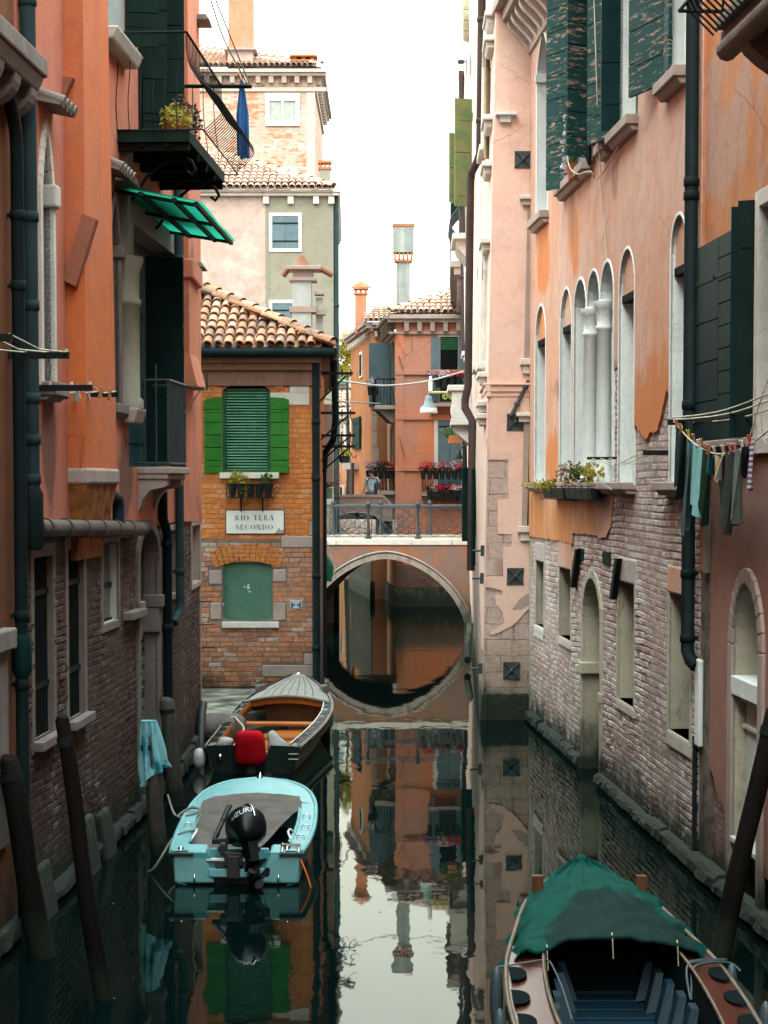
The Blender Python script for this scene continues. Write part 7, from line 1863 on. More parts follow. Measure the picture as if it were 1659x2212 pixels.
# ---- boat with the green tarpaulin
loc = Vector((1.84, 11.75, 0))
B3 = Boat('covered_boat', 'varnished boat with a green tarpaulin tent over its bow and blue boards inside', loc, math.radians(-.3),
    [(0,.72,.45,.6,-.1),(1.2,.86,.45,.65,-.12),(2.4,.905,.46,.65,-.12),(3.5,.865,.50,.58,-.1),(4.4,.74,.55,.42,-.05),(5.2,.60,.61,.26,.05),(5.75,.41,.67,.12,.2),(6.02,.2,.71,.04,.4),(6.1,.0,.72,0,.5)])
B3.hull(M['mahogany']); B3.rim(.0, .004, .020, 0, 6.1, M['coamwood'], 'rubbing_rail')
B3.strip(.02, .30, 0, 4.0, .0, .03, M['mahogany'], 'side_deck'); B3.strip(.29, .32, 0, 4.0, .03, .075, M['coamwood'], 'coaming'); B3.strip(.31, .34, 0, 4.4, .05, -.5, M['boatdark'], 'ceiling_planks')
B3.rim(.30, .075, .012, 0.1, 3.75, M['coamwood'], 'coaming_bead', closed=False)
m = MB(); B3.bx(m, (0, 2.4, .02), (1.15, 4.8, .03)); m.build('floor', M['boatdark'], B3.T)
for k in range(6):
    y = 3.0+k*.27
    m = MB(); B3.bx(m, (0, y, .06), (1.0-.06*k, .2, .03)); m.build('floor_board', M['bluewood'], B3.T, bevel=.006)
for s in (-1, 1):
    for k in range(5):
        y = 2.5+k*.36; m = MB(); x_ = .5-.04*k
        m.hexa([B3.p(s*(x_-.1),y,.07), B3.p(s*x_,y,.09), B3.p(s*x_,y+.17,.09), B3.p(s*(x_-.1),y+.17,.07), B3.p(s*(x_+.0),y+.12,.38), B3.p(s*(x_+.06),y+.12,.38), B3.p(s*(x_+.06),y+.3,.38), B3.p(s*(x_+.0),y+.3,.38)]); m.build('side_board', M['bluewood'], B3.T)
m = MB(); B3.bx(m, (0, 4.3, .3), (1.0, .04, .6)); m.build('bulkhead', M['boatdark'], B3.T)
for s in (-1, 1):
    for k in range(4):
        y = 1.3+k*.62; _, w, zg, _, _ = lerp_st(B3.st, y); m = MB(); rows = []
        for q in range(11):
            a = PI*q/10; rows.append((s*(w-.03-.135*math.sin(a)**.7), y+.2*math.cos(a), zg+.034))
        m.face([B3.p(*q) for q in rows]); m.grid([[B3.p(*q) for q in rows], [B3.p(x, yy, z-.012) for x, yy, z in rows]]); m.build('deck_scupper', M['boatdark'], B3.T)
    m = MB(); B3.bx(m, (s*.47, 5.35, .74), (.1, .05, .22)); m.build('rowing_post', M['brownwood'], B3.T, bevel=.008)
m = MB(); rows = []; NV, NU = 40, 64
for i in range(NV+1):
    t = i/NV; y = 6.12-(6.12-3.55)*t; _, w, zg, _, _ = lerp_st(B3.st, min(y, 6.09)); r = []
    wd = max(.05, w+.05) if t < .9 else w+.03
    hgt = .09+.12*min(1, t*2.2)
    edge = 1.0 + .05*math.sin(t*23)+.03*math.sin(t*51+1)
    if t > .35: edge *= 1-.04*(t-.35)/.65
    for j in range(NU+1):
        u = j/NU*2-1; x = wd*u*(edge if abs(u) > .7 else 1+(edge-1)*(abs(u)/.7))
        z = zg+hgt*(1-abs(u)**2.1) - (.10*max(0, abs(u)-.86)/.14)
        ph = t*26+3*math.sin(abs(u)*4)+(2 if u < 0 else 0)
        z += .03*math.sin(ph)*max(0, abs(u)-.35)/.65*(1.0 if t > .08 else t/.08) + .014*noise.noise(Vector((u*5, t*7, 2)))
        z += .02*math.exp(-((abs(u)-.62)/.05)**2)*(1-t*.5) + .05*math.exp(-(t/.03)**2)
        z += .016*math.sin((abs(u)-.2*t)*22)*max(0, 1-t*1.1) + .012*math.sin(u*9+t*30+4*noise.noise(Vector((u*2, t*3, 5))))*(.4+abs(u)) + .02*noise.noise(Vector((u*9, t*12, 8)))*abs(u)
        th = math.atan2(u*1.1, t+.05); z += .030*(1-abs(math.sin(th*8.5+.6*noise.noise(Vector((u*3, t*3, 1))))))**3*(.25+.75*abs(u))*(1 if t > .03 else 0) + .022*(1-abs(math.sin(t*17+abs(u)*5+2*noise.noise(Vector((u*2, t*2, 4))))))**4*max(0, abs(u)-.3)
        r.append(B3.p(x, y, z))
    rows.append(r)
m.grid(rows); TP = m.build('tarpaulin', M['greentarp'], B3.T)
m = MB().tube([q+Vector((0, 0, -.005)) for q in rows[-1][4:-4]], .02, 7); m.build('tarpaulin_hem', M['greentarp'], TP)
m = MB(); superell(m, lambda x, y, z: B3.p(x, 6.1+y, .84+z), .06, .05, .05, 1, 10, 8); m.build('tarpaulin_knot', M['greentarp'], TP)
m = MB()
for f in (.2, .5, .82):
    q = rows[-1][int(f*NU)]; m.tube([q+Vector((0,.02,.03)), q+Vector((0,-.02,-.02)), q+Vector((.01,0,-.18))], .006, 4).cut()
m.builds('tie_string', M['rope'], TP)
for x0, y0, lab in ((-.96, 3.2, 'blue grey fender outside the port side of the tarpaulin boat, farther one'), (-1.0, 2.0, 'blue grey fender outside the port side of the tarpaulin boat, nearer one'), (.93, 3.3, 'grey fender on the starboard side of the tarpaulin boat, farther one'), (.99, 2.2, 'grey fender on the starboard side of the tarpaulin boat, nearer one')):
    m = MB(); superell(m, lambda x, y, z: B3.p(x0+x, y0+y, .3+z), .055, .07, .26, .9, 12, 10); tag(m.build('fender', M['fender']), lab, 'fender', 'fenders of the tarpaulin boat')
rope('mooring_rope', 'grey mooring rope wound over the starboard deck of the tarpaulin boat', [B3.p(.56,3.36,.55), B3.p(.72,3.42,.56), B3.p(.92,3.5,.54), B3.p(.74,3.33,.57), B3.p(.58,3.24,.57), B3.p(.54,3.1,.5), B3.p(.55,2.95,.36), B3.p(.57,3.05,.42), B3.p(.62,3.2,.56), B3.p(.9,3.34,.56), B3.p(1.0,3.3,.5)], .011, 'fender')
rope('mooring_rope', 'thin grey rope stretched across the port coaming of the tarpaulin boat', [B3.p(-.95,3.4,.5), B3.p(-.62,3.42,.55), B3.p(-.54,3.3,.58), B3.p(-.52,2.9,.6), B3.p(-.5,2.4,.58), B3.p(-.5,1.7,.56)], .008, 'fender')
# ================================================================ STREET SIGN
def glyph(ch):
    """stencil roman capitals in a unit-high cell: (width, [polygons])"""
    P = []; st, th = .17, .05
    def bar(x0, z0, x1, z1): P.append([(x0,z0),(x1,z0),(x1,z1),(x0,z1)])
    def stem(x): bar(x, .0, x+st, 1.0); bar(x-.06, 0, x+st+.06, th); bar(x-.06, 1-th, x+st+.06, 1)
    def cres(cx, cz, rx, rz, a0, a1, tmax, n=10):
        o, i = [], []
        for k in range(n+1):
            t = k/n; a = math.radians(a0+(a1-a0)*t); w = tmax*math.sin(PI*t)**.8
            o.append((cx+rx*math.cos(a), cz+rz*math.sin(a))); i.append((cx+(rx-w)*math.cos(a), cz+(rz-w*.4)*math.sin(a)))
        for (a, b), (c, d) in zip(zip(o, i), list(zip(o, i))[1:]): P.append([a, c, d, b])
    W_ = .8
    if ch == 'I': stem(.12); W_ = .42
    elif ch == 'R': stem(.1); cres(.3, .74, .34, .26, -80, 85, .17); P.append([(.36,.46),(.5,.46),(.84,0),(.62,0)]); W_ = .9
    elif ch == 'O': cres(.5, .5, .48, .51, 98, 262, .19); cres(.5, .5, .48, .51, -82, 82, .19); W_ = 1.02
    elif ch == 'C': cres(.5, .5, .48, .51, 75, 285, .19); bar(.72, .64, .78, .98); bar(.72, .05, .78, .3); W_ = .88
    elif ch == 'D': stem(.1); cres(.34, .5, .5, .5, -85, 85, .19); W_ = .95
    elif ch == 'T': stem(.34); bar(.02, 1-th, .83, 1); bar(.02, .76, .07, 1); bar(.78, .76, .83, 1); W_ = .88
    elif ch == 'E': stem(.1); bar(.3, 1-th, .68, 1); bar(.3, 0, .7, th); bar(.32, .49, .56, .54); bar(.63, .76, .68, 1); bar(.65, 0, .7, .26); W_ = .78
    elif ch in 'A\u00c1':
        P.append([(.04,0),(.1,0),(.44,1),(.38,1)]); P.append([(.66,0),(.86,0),(.52,1),(.36,1)]); bar(.22, .3, .6, .35); bar(-.02, 0, .18, th); bar(.58, 0, .94, th); W_ = .94
        if ch != 'A': P.append([(.42,1.06),(.5,1.06),(.66,1.34),(.54,1.34)])
    elif ch == 'N': bar(.1, 0, .15, 1); bar(.74, 0, .79, 1); P.append([(.1,1),(.3,1),(.79,0),(.62,0)]); bar(.0, 0, .25, th); bar(.62, 1-th, .9, 1); bar(.0, 1-th, .2, 1); W_ = .92
    elif ch == 'S': cres(.34, .75, .27, .26, 20, 265, .14); cres(.36, .26, .29, .27, -160, 85, .15); P.append([(.12,.66),(.26,.72),(.6,.4),(.5,.3)]); bar(.56, .72, .6, .98); bar(.06, .03, .1, .3); W_ = .72
    return W_, P
def lettering(W, text, sc_, zc, h, o0, o1, mat, parent, gap=.14):
    ws = [(.5, []) if c == ' ' else glyph(c) for c in text]; tot = sum(w+gap for w, _ in ws)*h; s = sc_-tot/2; m = MB()
    for w, polys in ws:
        for q in polys: m.prism(W, [(s+x*h, zc+z*h) for x, z in q], o0, o1, uvs=False)
        s += (w+gap)*h
    return m.build('lettering', mat, parent)
M['signwhite'] = paint('sign white', (.72,.75,.72), (.68,.71,.68), rough=.5, grime=.08)
M['ink'] = plain('sign black', (.02,.024,.035), .6)
a = WM.R(487, 615, 1101, 1154); h = a[3]-a[2]; sc = (a[0]+a[1])/2
T = thing('street_sign', 'white street sign with black stencil letters on the orange brick wall', 'sign', WM.P(sc, a[2], .02))
MB().wbox(WM, *a, .0, .022).build('border', M['ink'], T)
MB().wbox(WM, a[0]+.018, a[1]-.018, a[2]+.018, a[3]-.018, .021, .026).build('board', M['signwhite'], T)
lettering(WM, 'RIO TER\u00c1', sc, a[2]+h*.57, h*.205, .027, .030, M['ink'], T, .2)
lettering(WM, 'SECONDO', sc-.005, a[2]+h*.185, h*.205, .027, .030, M['ink'], T, .19)
r5 = random.Random(5)
MB().prism(WM, rough_line([(a[1]-.2, a[2]+.02), (a[1]-.02, a[2]+.02), (a[1]-.03, a[2]+.1), (a[1]-.08, a[2]+.07), (a[1]-.11, a[2]+.13), (a[1]-.15, a[2]+.07), (a[1]-.2, a[2]+.02)], .03, .01, 20)[:-1], .026, .028, back=False).build('chipped_corner', M['stonegrey'], T)
a = WM.R(627, 652, 1297, 1315)
T = thing('wall_plaque', 'tiny blue notice plaque on the lower brick wall near the corner', 'plaque', WM.P(a[0], a[2], .02))
MB().wbox(WM, *a, 0, .015).build('border', M['signwhite'], T)
M['plaqueblue'] = plain('plaque blue', (.03,.13,.27), .5)
MB().wbox(WM, a[0]+.008, a[1]-.008, a[2]+.008, a[3]-.008, .014, .018).build('board', M['plaqueblue'], T)
m = MB(); hh = a[3]-a[2]
for f, w in ((.82, .75), (.7, .55), (.3, .4), (.16, .55)): m.wbox(WM, sc*0+(a[0]+a[1])/2-(a[1]-a[0])*w/2, (a[0]+a[1])/2+(a[1]-a[0])*w/2, a[2]+hh*f-.006, a[2]+hh*f+.006, .018, .02)
m.lathe(WM.P((a[0]+a[1])/2, a[2]+hh*.5, .018), [(.016, 0), (.014, .004)], 8, Matrix.Rotation(PI/2, 3, 'X')); m.build('small_print', M['signwhite'], T)

# ================================================================ MOORING POSTS
def post(b, t, r0, r1, mat, label, square=False):
    b, t = Vector(b), Vector(t); d = b-t; b2 = b + d*(.9/max(.2, d.length)); T = thing('mooring_post', label, 'mooring post', (b.x, b.y, 0), 'mooring posts along the walls')
    pts = []; rr_ = []
    for k in range(9):
        f = k/8; p = b2.lerp(t, f) + Vector((.012*math.sin(f*9), .01*math.cos(f*7), 0)); pts.append(p); rr_.append((r0+(r1-r0)*f)*(1+.05*math.sin(f*17)))
    pts.append(t+Vector((.01, 0, .03))); rr_.append(r1*.72)
    MB().tube(pts, rr_, 12).build('shaft', mat, T)
    p = b2.lerp(t, .93); q = b2.lerp(t, .955); MB().tube([p, q], r1*1.06, 12).build('iron_band', M['iron'], T); return T
post((-2.40, 16.05, 0), (-2.74, 16.05, 2.4), .09, .062, M['pole'], 'dark pointed mooring post leaning before the near barred window')
post((-3.18, 17.5, 0), (-3.49, 17.5, 1.84), .13, .10, M['pole'], 'thick black mooring post at the left edge of the canal')
post((-2.66, 22.4, 0), (-2.79, 22.4, 1.42), .11, .10, M['polegrey'], 'grey mooring post under the blue towel')
post((-2.83, 25.8, 0), (-2.97, 25.8, 1.44), .12, .105, M['polegrey'], 'grey flat topped mooring post between the towel and the drainpipe')
post((3.12, 17.45, 0), (3.60, 17.45, 2.3), .10, .085, M['pole'], 'brown mooring post leaning against the russet house on the right')
# towel over the post
M['towel'] = cloth('pale blue towel', (.20,.44,.47), (.04,.22,.32), trans=.1)
T_ = Vector((-2.79, 22.4, 1.60)); m = MB(); rows = []
for i in range(31):
    t = i/30; r = []
    for j in range(71):
        u = j/70; ang = (u*1.5+.7)*PI; rad = .095+.03*t+.045*t**.6*math.sin(u*31+1.5*math.sin(t*3))+.02*math.sin(u*53+t*5)*t**.5
        z = T_.z - .74*t*(.9+.10*math.sin(u*5+.8)+.03*math.sin(u*23)) + .06*math.cos(ang)*t
        r.append(Vector((T_.x+.02*t+rad*math.cos(ang)*.95+.10*t*u, T_.y+rad*math.sin(ang), z)))
    rows.append(r)
m.grid(rows); m.face(rows[0]); tag(m.build('towel', M['towel']), 'pale blue towel draped over the top of a mooring post', 'towel')

# ================================================================ LAUNDRY, RIGHT
lp = [W1.P(W1.s(1500, 900)-.1, 5.11, .30)]; lp = [Vector((3.246, 21.4, 5.11)), Vector((3.30, 20.4, 4.85)), Vector((3.35, 19.3, 4.705)), Vector((3.41, 18.2, 4.73)), Vector((3.46, 17.1, 4.885)), Vector((3.49, 16.3, 5.08))]
def online(Y):
    for a, b in zip(lp, lp[1:]):
        if b.y <= Y <= a.y: t = (a.y-Y)/(a.y-b.y); return a.lerp(b, t)
    return lp[-1]
rope('washing_line', 'sagging washing line loaded with clothes on the right wall', lp, .009, 'rope', 'washing line')
for dz, oo, lab in ((.0, .0, 'upper pale washing line running empty past the teal shutters, outer strand'), (-.02, .1, 'second empty pale washing line past the teal shutters, inner strand'), (-.06, .22, 'lowest empty washing line with a knotted end past the teal shutters')):
    rope('washing_line', lab, [lp[0]+Vector((oo, -.3*oo, dz+.03)), Vector((3.38+oo, 18.8, 5.13+dz)), Vector((3.52+oo, 15.5, 5.3+dz))], .009, 'rope', 'washing line')
rope('cord', 'thin cord slanting from the washing line up to the shutter hook', [online(17.9)+Vector((0,0,.02)), Vector((3.5, 17.4, 5.35)), Vector((3.62, 17.2, 5.62))], .006, 'rope', 'cord')
rope('cord', 'short knotted rope end dangling from the empty washing line', [Vector((3.58, 18.1, 5.07)), Vector((3.585, 18.08, 4.95)), Vector((3.6, 18.05, 4.82)), Vector((3.615, 18.0, 4.78))], .008, 'rope', 'cord')
a = W1.P(W1.L-.12, 5.09, 0); m = MB().wbox(W1, W1.L-.18, W1.L-.1, 5.06, 5.12, -.05, .36); tag(m.build('line_bracket', M['iron']), 'black iron bar holding the far end of the loaded washing line', 'bracket')
def garment(name, label, x0, x1, ybot, mat, taper=.8, folds=3, amp=.05, twist=.0, seed=0, pegs=('orange',), notch=0.0, wdrop=None):
    """x0..x1, ybot measured on the photo; hangs from the line between the two points"""
    def yline(x):
        best = min((abs(CX+FD*(p.x/p.y)-x), Y) for Y, p in ((21.4-.02*k, online(21.4-.02*k)) for k in range(255)))
        return best[1]
    q_ = (x1-x0)*.4; Ya, Yb = yline(x0-q_), yline(x1+q_); pm = online((Ya+Yb)/2); zb = at((x0+x1)/2, ybot, pm.y).z; L = pm.z-zb
    T = thing(name, label, 'clothes', (pm.x, pm.y, zb), 'laundry on the loaded line'); r = random.Random(seed); ph = r.uniform(0, 6)
    rows = []; NU = 22; NV = 22
    for i in range(NV+1):
        t = i/NV; row = []
        for j in range(NU+1):
            u = j/NU; Y = Ya+(Yb-Ya)*(.5+(u-.5)*(1-(1-taper)*t)); p = online(Y).copy()
            out = amp*math.sin(u*folds*2*PI+ph+.6*t)*(.35+.65*t) + twist*1.5*(u-.5)*(.3+.7*t)
            p.x -= out; p.y -= out*.25; p.z = online(Ya+(Yb-Ya)*u).z - .005 - L*t*(1+.05*math.sin(u*7+ph)) + (L*notch*max(0, 1-abs(u-.5)/.12)*max(0, (t-.75)/.25) if notch else 0)
            row.append(p)
        rows.append(row)
    MB().grid(rows).build('fabric', mat, T)
    pc = {'orange': (.62,.22,.06), 'yellow': (.62,.48,.03), 'pink': (.6,.25,.2), 'pale': (.5,.5,.45), 'red': (.55,.05,.05), 'white': (.7,.7,.7)}
    n = len(pegs)
    for k, c in enumerate(pegs):
        key = 'peg '+c
        if key not in M: M[key] = plain('clothes peg '+c, pc[c], .5)
        q = rows[0][min(NU, int(NU*(k+.5)/n))]; m = MB()
        for s in (-1, 1): m.tube([q+Vector((.012*s, .0, -.03)), q+Vector((.004*s-.03*0, -.015, .01)), q+Vector((-.02+.012*s, -.04, .075))], .009, 5)
        m.build('peg', M[key], T)
    return T
cl = {}
for k, c, c2 in (('slate', (.045,.065,.075), None), ('black', (.010,.012,.014), None), ('bluegrey', (.07,.11,.125), None), ('aquacloth', (.20,.46,.46), (.26,.52,.5)), ('forest', (.012,.035,.022), None), ('tealcloth', (.03,.14,.15), None), ('patterned', (.62,.66,.66), (.5,.36,.05)), ('charcoal', (.05,.058,.055), None), ('sage', (.15,.19,.18), (.11,.15,.145)), ('nightblue', (.02,.045,.06), None)): cl[k] = cloth('laundry '+k, c, c2)
m_, nt, b = new_mat('striped sock', .95, spec=.1); wv = node(nt, 'ShaderNodeTexWave', {'Vector': node(nt, 'ShaderNodeTexCoord').outputs['Object'], 'Scale': 6.0, 'Distortion': .4}, bands_direction='Z')
nt.links.new(mixc(nt, step(nt, wv.outputs[1], .45, .55), (.20,.06,.20), mixc(nt, tex(nt, 6, 2), (.62,.64,.62), (.25,.5,.42))), b.inputs['Base Color']); cl['striped'] = m_
G = [('dark_cloth', 'dark blue cloth at the far end of the loaded washing line', 1456, 1468, 1046, 'nightblue', .9, 1, .05, .10, ('pink',), 0),
     ('t_shirt', 'black t shirt hanging second from the far end of the line', 1465, 1478, 1060, 'black', 1.1, 2, .05, .12, ('orange',), 0),
     ('trousers', 'long slate grey trousers hanging third from the far end of the line', 1475, 1491, 1142, 'bluegrey', .8, 1.5, .05, .12, ('yellow',), .2),
     ('dress', 'pale turquoise dress between the slate and the dark green trousers', 1491, 1515, 1098, 'aquacloth', .9, 2.5, .06, .10, ('pink', 'white'), 0),
     ('trousers', 'dark green cargo trousers in the middle of the line', 1508, 1531, 1115, 'forest', 1.1, 1.8, .06, .14, ('orange', 'pink'), .15),
     ('top', 'small teal top hanging just right of the dark green trousers', 1527, 1539, 1020, 'tealcloth', .9, 1.5, .04, .06, ('orange',), 0),
     ('baby_suit', 'white patterned baby suit with a yellow collar on the line', 1541, 1562, 1038, 'patterned', .7, 1.5, .04, .1, ('pale', 'pale'), .2),
     ('trousers', 'charcoal trousers longest of the clothes beside the patterned baby suit', 1556, 1582, 1148, 'charcoal', .75, 1.6, .06, .12, ('red', 'pink'), .18),
     ('shirt', 'long sage grey shirt hanging right of the charcoal trousers', 1579, 1602, 1128, 'sage', 1.0, 2, .06, .12, ('pink', 'orange'), 0),
     ('shorts', 'black shorts with teal trim beside the striped sock', 1595, 1612, 1028, 'black', .9, 1.5, .04, .08, ('white',), .3),
     ('sock', 'long purple and white striped sock at the near end of the line', 1613, 1625, 1060, 'striped', .55, 1, .03, .05, ('red',), 0)]
for k, (nm, lab, x0, x1, yb, mt, tp, fo, am, tw, pg, no) in enumerate(G): garment(nm, lab, x0, x1, yb, cl[mt], tp, fo, am, tw, k, pg, no)
# empty rack below the rose house sill
T = thing('drying_rack', 'small iron clothes rack with empty cords on the worn brick of the rose house', 'drying rack', W1.P(W1.s(1330, 990), 4.7, 0))
sa, za = W1.at(1330, 990, .02); sb_, zb_ = W1.at(1446, 978, .02); m = MB()
m.wbox(W1, sa-.02, sa+.03, za-.02, za+.02, 0, .42).cut().wbox(W1, sb_-.02, sb_+.03, zb_-.03, zb_+.03, 0, .34); m.builds('arm', M['iron'], T)
m = MB()
for o in (.12, .24, .36): m.tube([W1.P(sa, za, o), W1.P((sa+sb_)/2, (za+zb_)/2-.1-.1*o, o), W1.P(sb_, zb_, o)], .006, 4)
m.tube([W1.P(sa, za, .4), W1.P(sa+.5, za-.35, .3), W1.P(sa+.9, za-.55, .05)], .008, 4); m.build('cord', M['rope'], T)

# ================================================================ LAUNDRY, LEFT
p0, p1 = at(384, 186, 27.0), at(543, 187, 26.6)
tag(MB().tube([p0, p1], .028, 8).build('drying_pole', M['iron']), 'dark pole reaching out from the iron balcony on the left', 'pole')
m = MB(); rows = []; c = at(522, 172, 26.7)
for i in range(21):
    t = i/20; w = (.02+.085*min(1, t*2.2)); row = []
    for j in range(17):
        u = j/16*2-1; row.append(Vector((c.x+.02*t*(1)+u*w*.85, c.y+.07*math.sin(u*5+t)*t, c.z+.02-1.1*t-.05*t*u*0+.03*math.sin(u*6)*(t > .95))))
    rows.append(row)
m.grid(rows); T = thing('trousers', 'blue trousers pegged to the end of the pole before the tower house', 'clothes', c)
M['denim'] = cloth('blue cotton', (.045,.15,.36), (.03,.11,.28)); m.build('fabric', M['denim'], T)
MB().tube([c+Vector((0,0,-.02)), c+Vector((-.03,0,.06)), c+Vector((-.06,0,.1))], .016, 5).build('peg', plain('clothes peg', (.6,.22,.05)), T)
rope('cord', 'thin dark stay cord from the upper left down to the pole tip', [at(452, -10, 26), at(484, 85, 26.3), at(536, 185, 26.6)], .010, 'ropegrey', 'cord')
rope('cord', 'second thin stay cord beside the first above the blue trousers', [at(462, -10, 26), at(500, 85, 26.3), at(541, 186, 26.6)], .010, 'ropegrey', 'cord')
def wrack(label, x0, y0, x1, y1, near, pegs, Yw):
    s, z = WA.at(x0, y0, .05) if Yw else W0.at(x0, y0, .05); W = WA if Yw else W0
    T = thing('drying_rack', label, 'drying rack', W.P(s, z, 0)); o = .58
    m = MB().wbox(W, s-.03, s+.03, z-.03, z+.03, 0, o).cut(); m.wbox(W, s+near-.03, s+near+.03, z-.03, z+.03, 0, o); m.builds('arm', M['iron'], T)
    m = MB()
    for q in (.15, .36, .55): m.tube([W.P(s, z+.03, q), W.P(s+near*.5, z-.02, q), W.P(s+near, z+.03, q)], .008, 5); m.lathe(W.P(s, z, q), [(.02, .0), (.026, .03), (.02, .06)], 6)
    m.build('cord', M['rope'], T)
    for k in range(pegs):
        q = W.P(s+near*(.1+.12*k), z-.0, (.15, .36, .55)[k % 3]); key = ('pegblue', (.15,.4,.5)) if k % 3 == 0 else (('pegpink', (.6,.35,.33)) if k % 3 == 1 else ('pegor', (.6,.2,.05)))
        if key[0] not in M: M[key[0]] = plain('clothes peg '+key[0][3:], key[1])
        MB().tube([q+Vector((0,0,.05)), q+Vector((.02,.02,-.09))], .014, 5).tube([q+Vector((.03,0,.04)), q+Vector((-.01,.02,-.08))], .014, 5).build('peg', M[key[0]], T)
wrack('empty clothes rack with taut cords by the big slate drainpipe', 30, 768, 138, 760, -2.2, 0, False)
wrack('folding clothes rack with blue and orange pegs under the pointed window', 88, 838, 190, 836, 1.4, 7, True)

# ================================================================ PLANTS
def planter(label, mb_box, boxmat, plants, loc, name='planter', cat='planter', group='window planters', extra=None):
    T = thing(name, label, cat, loc, group); mb_box.build('box', boxmat, T)
    for nm, c, rad, n, sz, mt, seed, dr in plants:
        foliage(MB(), c, rad, n, sz, seed, dr).build(nm, M[mt], T)
    return T
s0, s1, z0, z1 = WM.R(492, 592, 1046, 1074)
m = MB()
for k in range(5): s = s0+.1+(s1-s0-.2)*k/4; m.lathe(WM.P(s, 0, .16), [(.055, z0), (.085, z1-.03), (.09, z1)], 10)
T = planter('iron basket of small pots with trailing green plants below the green shutters', m, M['potdark'],
    [('plant', WM.P(s0+.2, z1+.1, .17), (.17,.1,.16), 260, .03, 'leafy', 1, 0), ('plant', WM.P(s0+.36, z1-.05, .2), (.1,.08,.26), 170, .026, 'leafy', 2, 0), ('plant', WM.P(s1-.14, z1+.1, .17), (.13,.1,.13), 220, .03, 'leaf', 3, 0), ('plant', WM.P((s0+s1)/2, z1+.02, .17), (.4,.08,.05), 160, .022, 'leafdry', 4, 0)], WM.P((s0+s1)/2, z0, .1))
m = MB()
for z in (z0, z1): m.tube([WM.P(s0, z, 0), WM.P(s0, z, .28), WM.P(s1, z, .28), WM.P(s1, z, 0)], .011, 5)
for k in range(9): m.tube([WM.P(s0+(s1-s0)*k/8, z0, .28), WM.P(s0+(s1-s0)*k/8, z1, .28)], .009, 4)
for x in (521, 568): s = WM.s(x, 1080); m.tube([WM.P(s, z0-.32, .01), WM.P(s, z0, .04), WM.P(s, z0, .28)], .016, 5).tube([WM.P(s, z0-.3, .01), WM.P(s, z0-.01, .2)], .012, 5)
for q in range(3): m.tube([WM.P(s1+.08+.05*math.cos(t*.6), z0+.05+.1*q+.05*math.sin(t*.6), .2) for t in range(9)], .008, 4)
m.build('basket', M['iron'], T)
# rose house sill boxes
def sillbox(label, x0, x1, y0, y1, plants, mat='potdark', W=W1, prot=.28):
    a = W.R(x0, x1, y0, y1); m = MB().hexa([W.P(a[0]+.04,a[2],prot-.03), W.P(a[1]-.04,a[2],prot-.03), W.P(a[1]-.04,a[2],.1), W.P(a[0]+.04,a[2],.1), W.P(a[0],a[3],prot), W.P(a[1],a[3],prot), W.P(a[1],a[3],.07), W.P(a[0],a[3],.07)])
    T = planter(label, m, M[mat], [(nm, W.P(a[0]+(a[1]-a[0])*f, a[3]+dz, .18), rad, n, sz, mt, sd, dr) for nm, f, dz, rad, n, sz, mt, sd, dr in plants], W.P((a[0]+a[1])/2, a[2], .2))
    m = MB()
    for k in range(5): s = a[0]+(a[1]-a[0])*k/4; m.tube([W.P(s, a[3]+.05, .04), W.P(s, a[3]+.02, prot+.03), W.P(s, a[2]-.01, prot+.01), W.P(s, a[2]-.02, .05)], .009, 4)
    m.build('hanger', M['iron'], T); return T
sillbox('green sill box of yellow stonecrop on the rose house, farther of the pair', 1206, 1254, 1054, 1077, [('plant', .4, .05, (.6,.12,.09), 420, .035, 'leafy', 5, 0), ('plant', .9, .2, (.2,.1,.2), 120, .035, 'leafdry', 6, 0)])
sillbox('green sill box of spindly succulents on the rose house, nearer of the pair', 1258, 1316, 1054, 1078, [('plant', .1, .22, (.25,.1,.2), 150, .035, 'leafdry', 7, 0), ('plant', .45, .2, (.22,.1,.15), 170, .04, 'leaf', 8, 0), ('plant', .85, .22, (.18,.1,.15), 130, .04, 'leafy', 9, 0)])
s, z = W1.at(1246, 385, .12); p = W1.P(s, z, .16)
T = thing('flower_pot', 'pot of white flowers on the upper sill between two peeling shutters', 'flower pot', p)
MB().lathe((p.x, p.y, 0), [(.09, z-.02), (.12, z+.2), (.13, z+.22)], 12).build('pot', M['pot'], T)
m = MB(); foliage(m, p+Vector((0,0,.55)), (.16,.2,.36), 320, .035, 11); m.build('plant', M['leaf'], T)
m = MB()
for k in range(7): foliage(m, p+Vector((-.14+.02*(k % 3), .15-.05*k*.4, .2+.12*k)), (.06,.06,.05), 22, .035, 20+k)
m.build('flower', M['whiteflower'], T)
# left balcony greenery
sB = WA.s(247, 290); p = WA.P(sB+.9, 8.76, .62)
T = thing('flower_pot', 'yellow green bush in a pot on the upper left iron balcony', 'flower pot', p)
MB().lathe((p.x, p.y, 0), [(.12, 8.75), (.16, 8.98), (.17, 9.0)], 12).build('pot', M['pot'], T)
m = MB(); foliage(m, p+Vector((0, 0, .28)), (.22, .4, .2), 380, .03, 12, .0); m.build('plant', M['leafy'], T)
p = WA.P(sB+1.9, 8.76, .6); T = thing('flower_pot', 'dark leafy plant with orange blooms farther along the upper left balcony', 'flower pot', p)
MB().lathe((p.x, p.y, 0), [(.12, 8.75), (.15, 8.95)], 10).build('pot', M['pot'], T)
foliage(MB(), p+Vector((0,0,.4)), (.22,.5,.3), 300, .04, 13).build('plant', M['leafdark'], T); foliage(MB(), p+Vector((-.05,-.2,.62)), (.12,.2,.14), 60, .03, 14).build('flower', M['leafdry'], T)
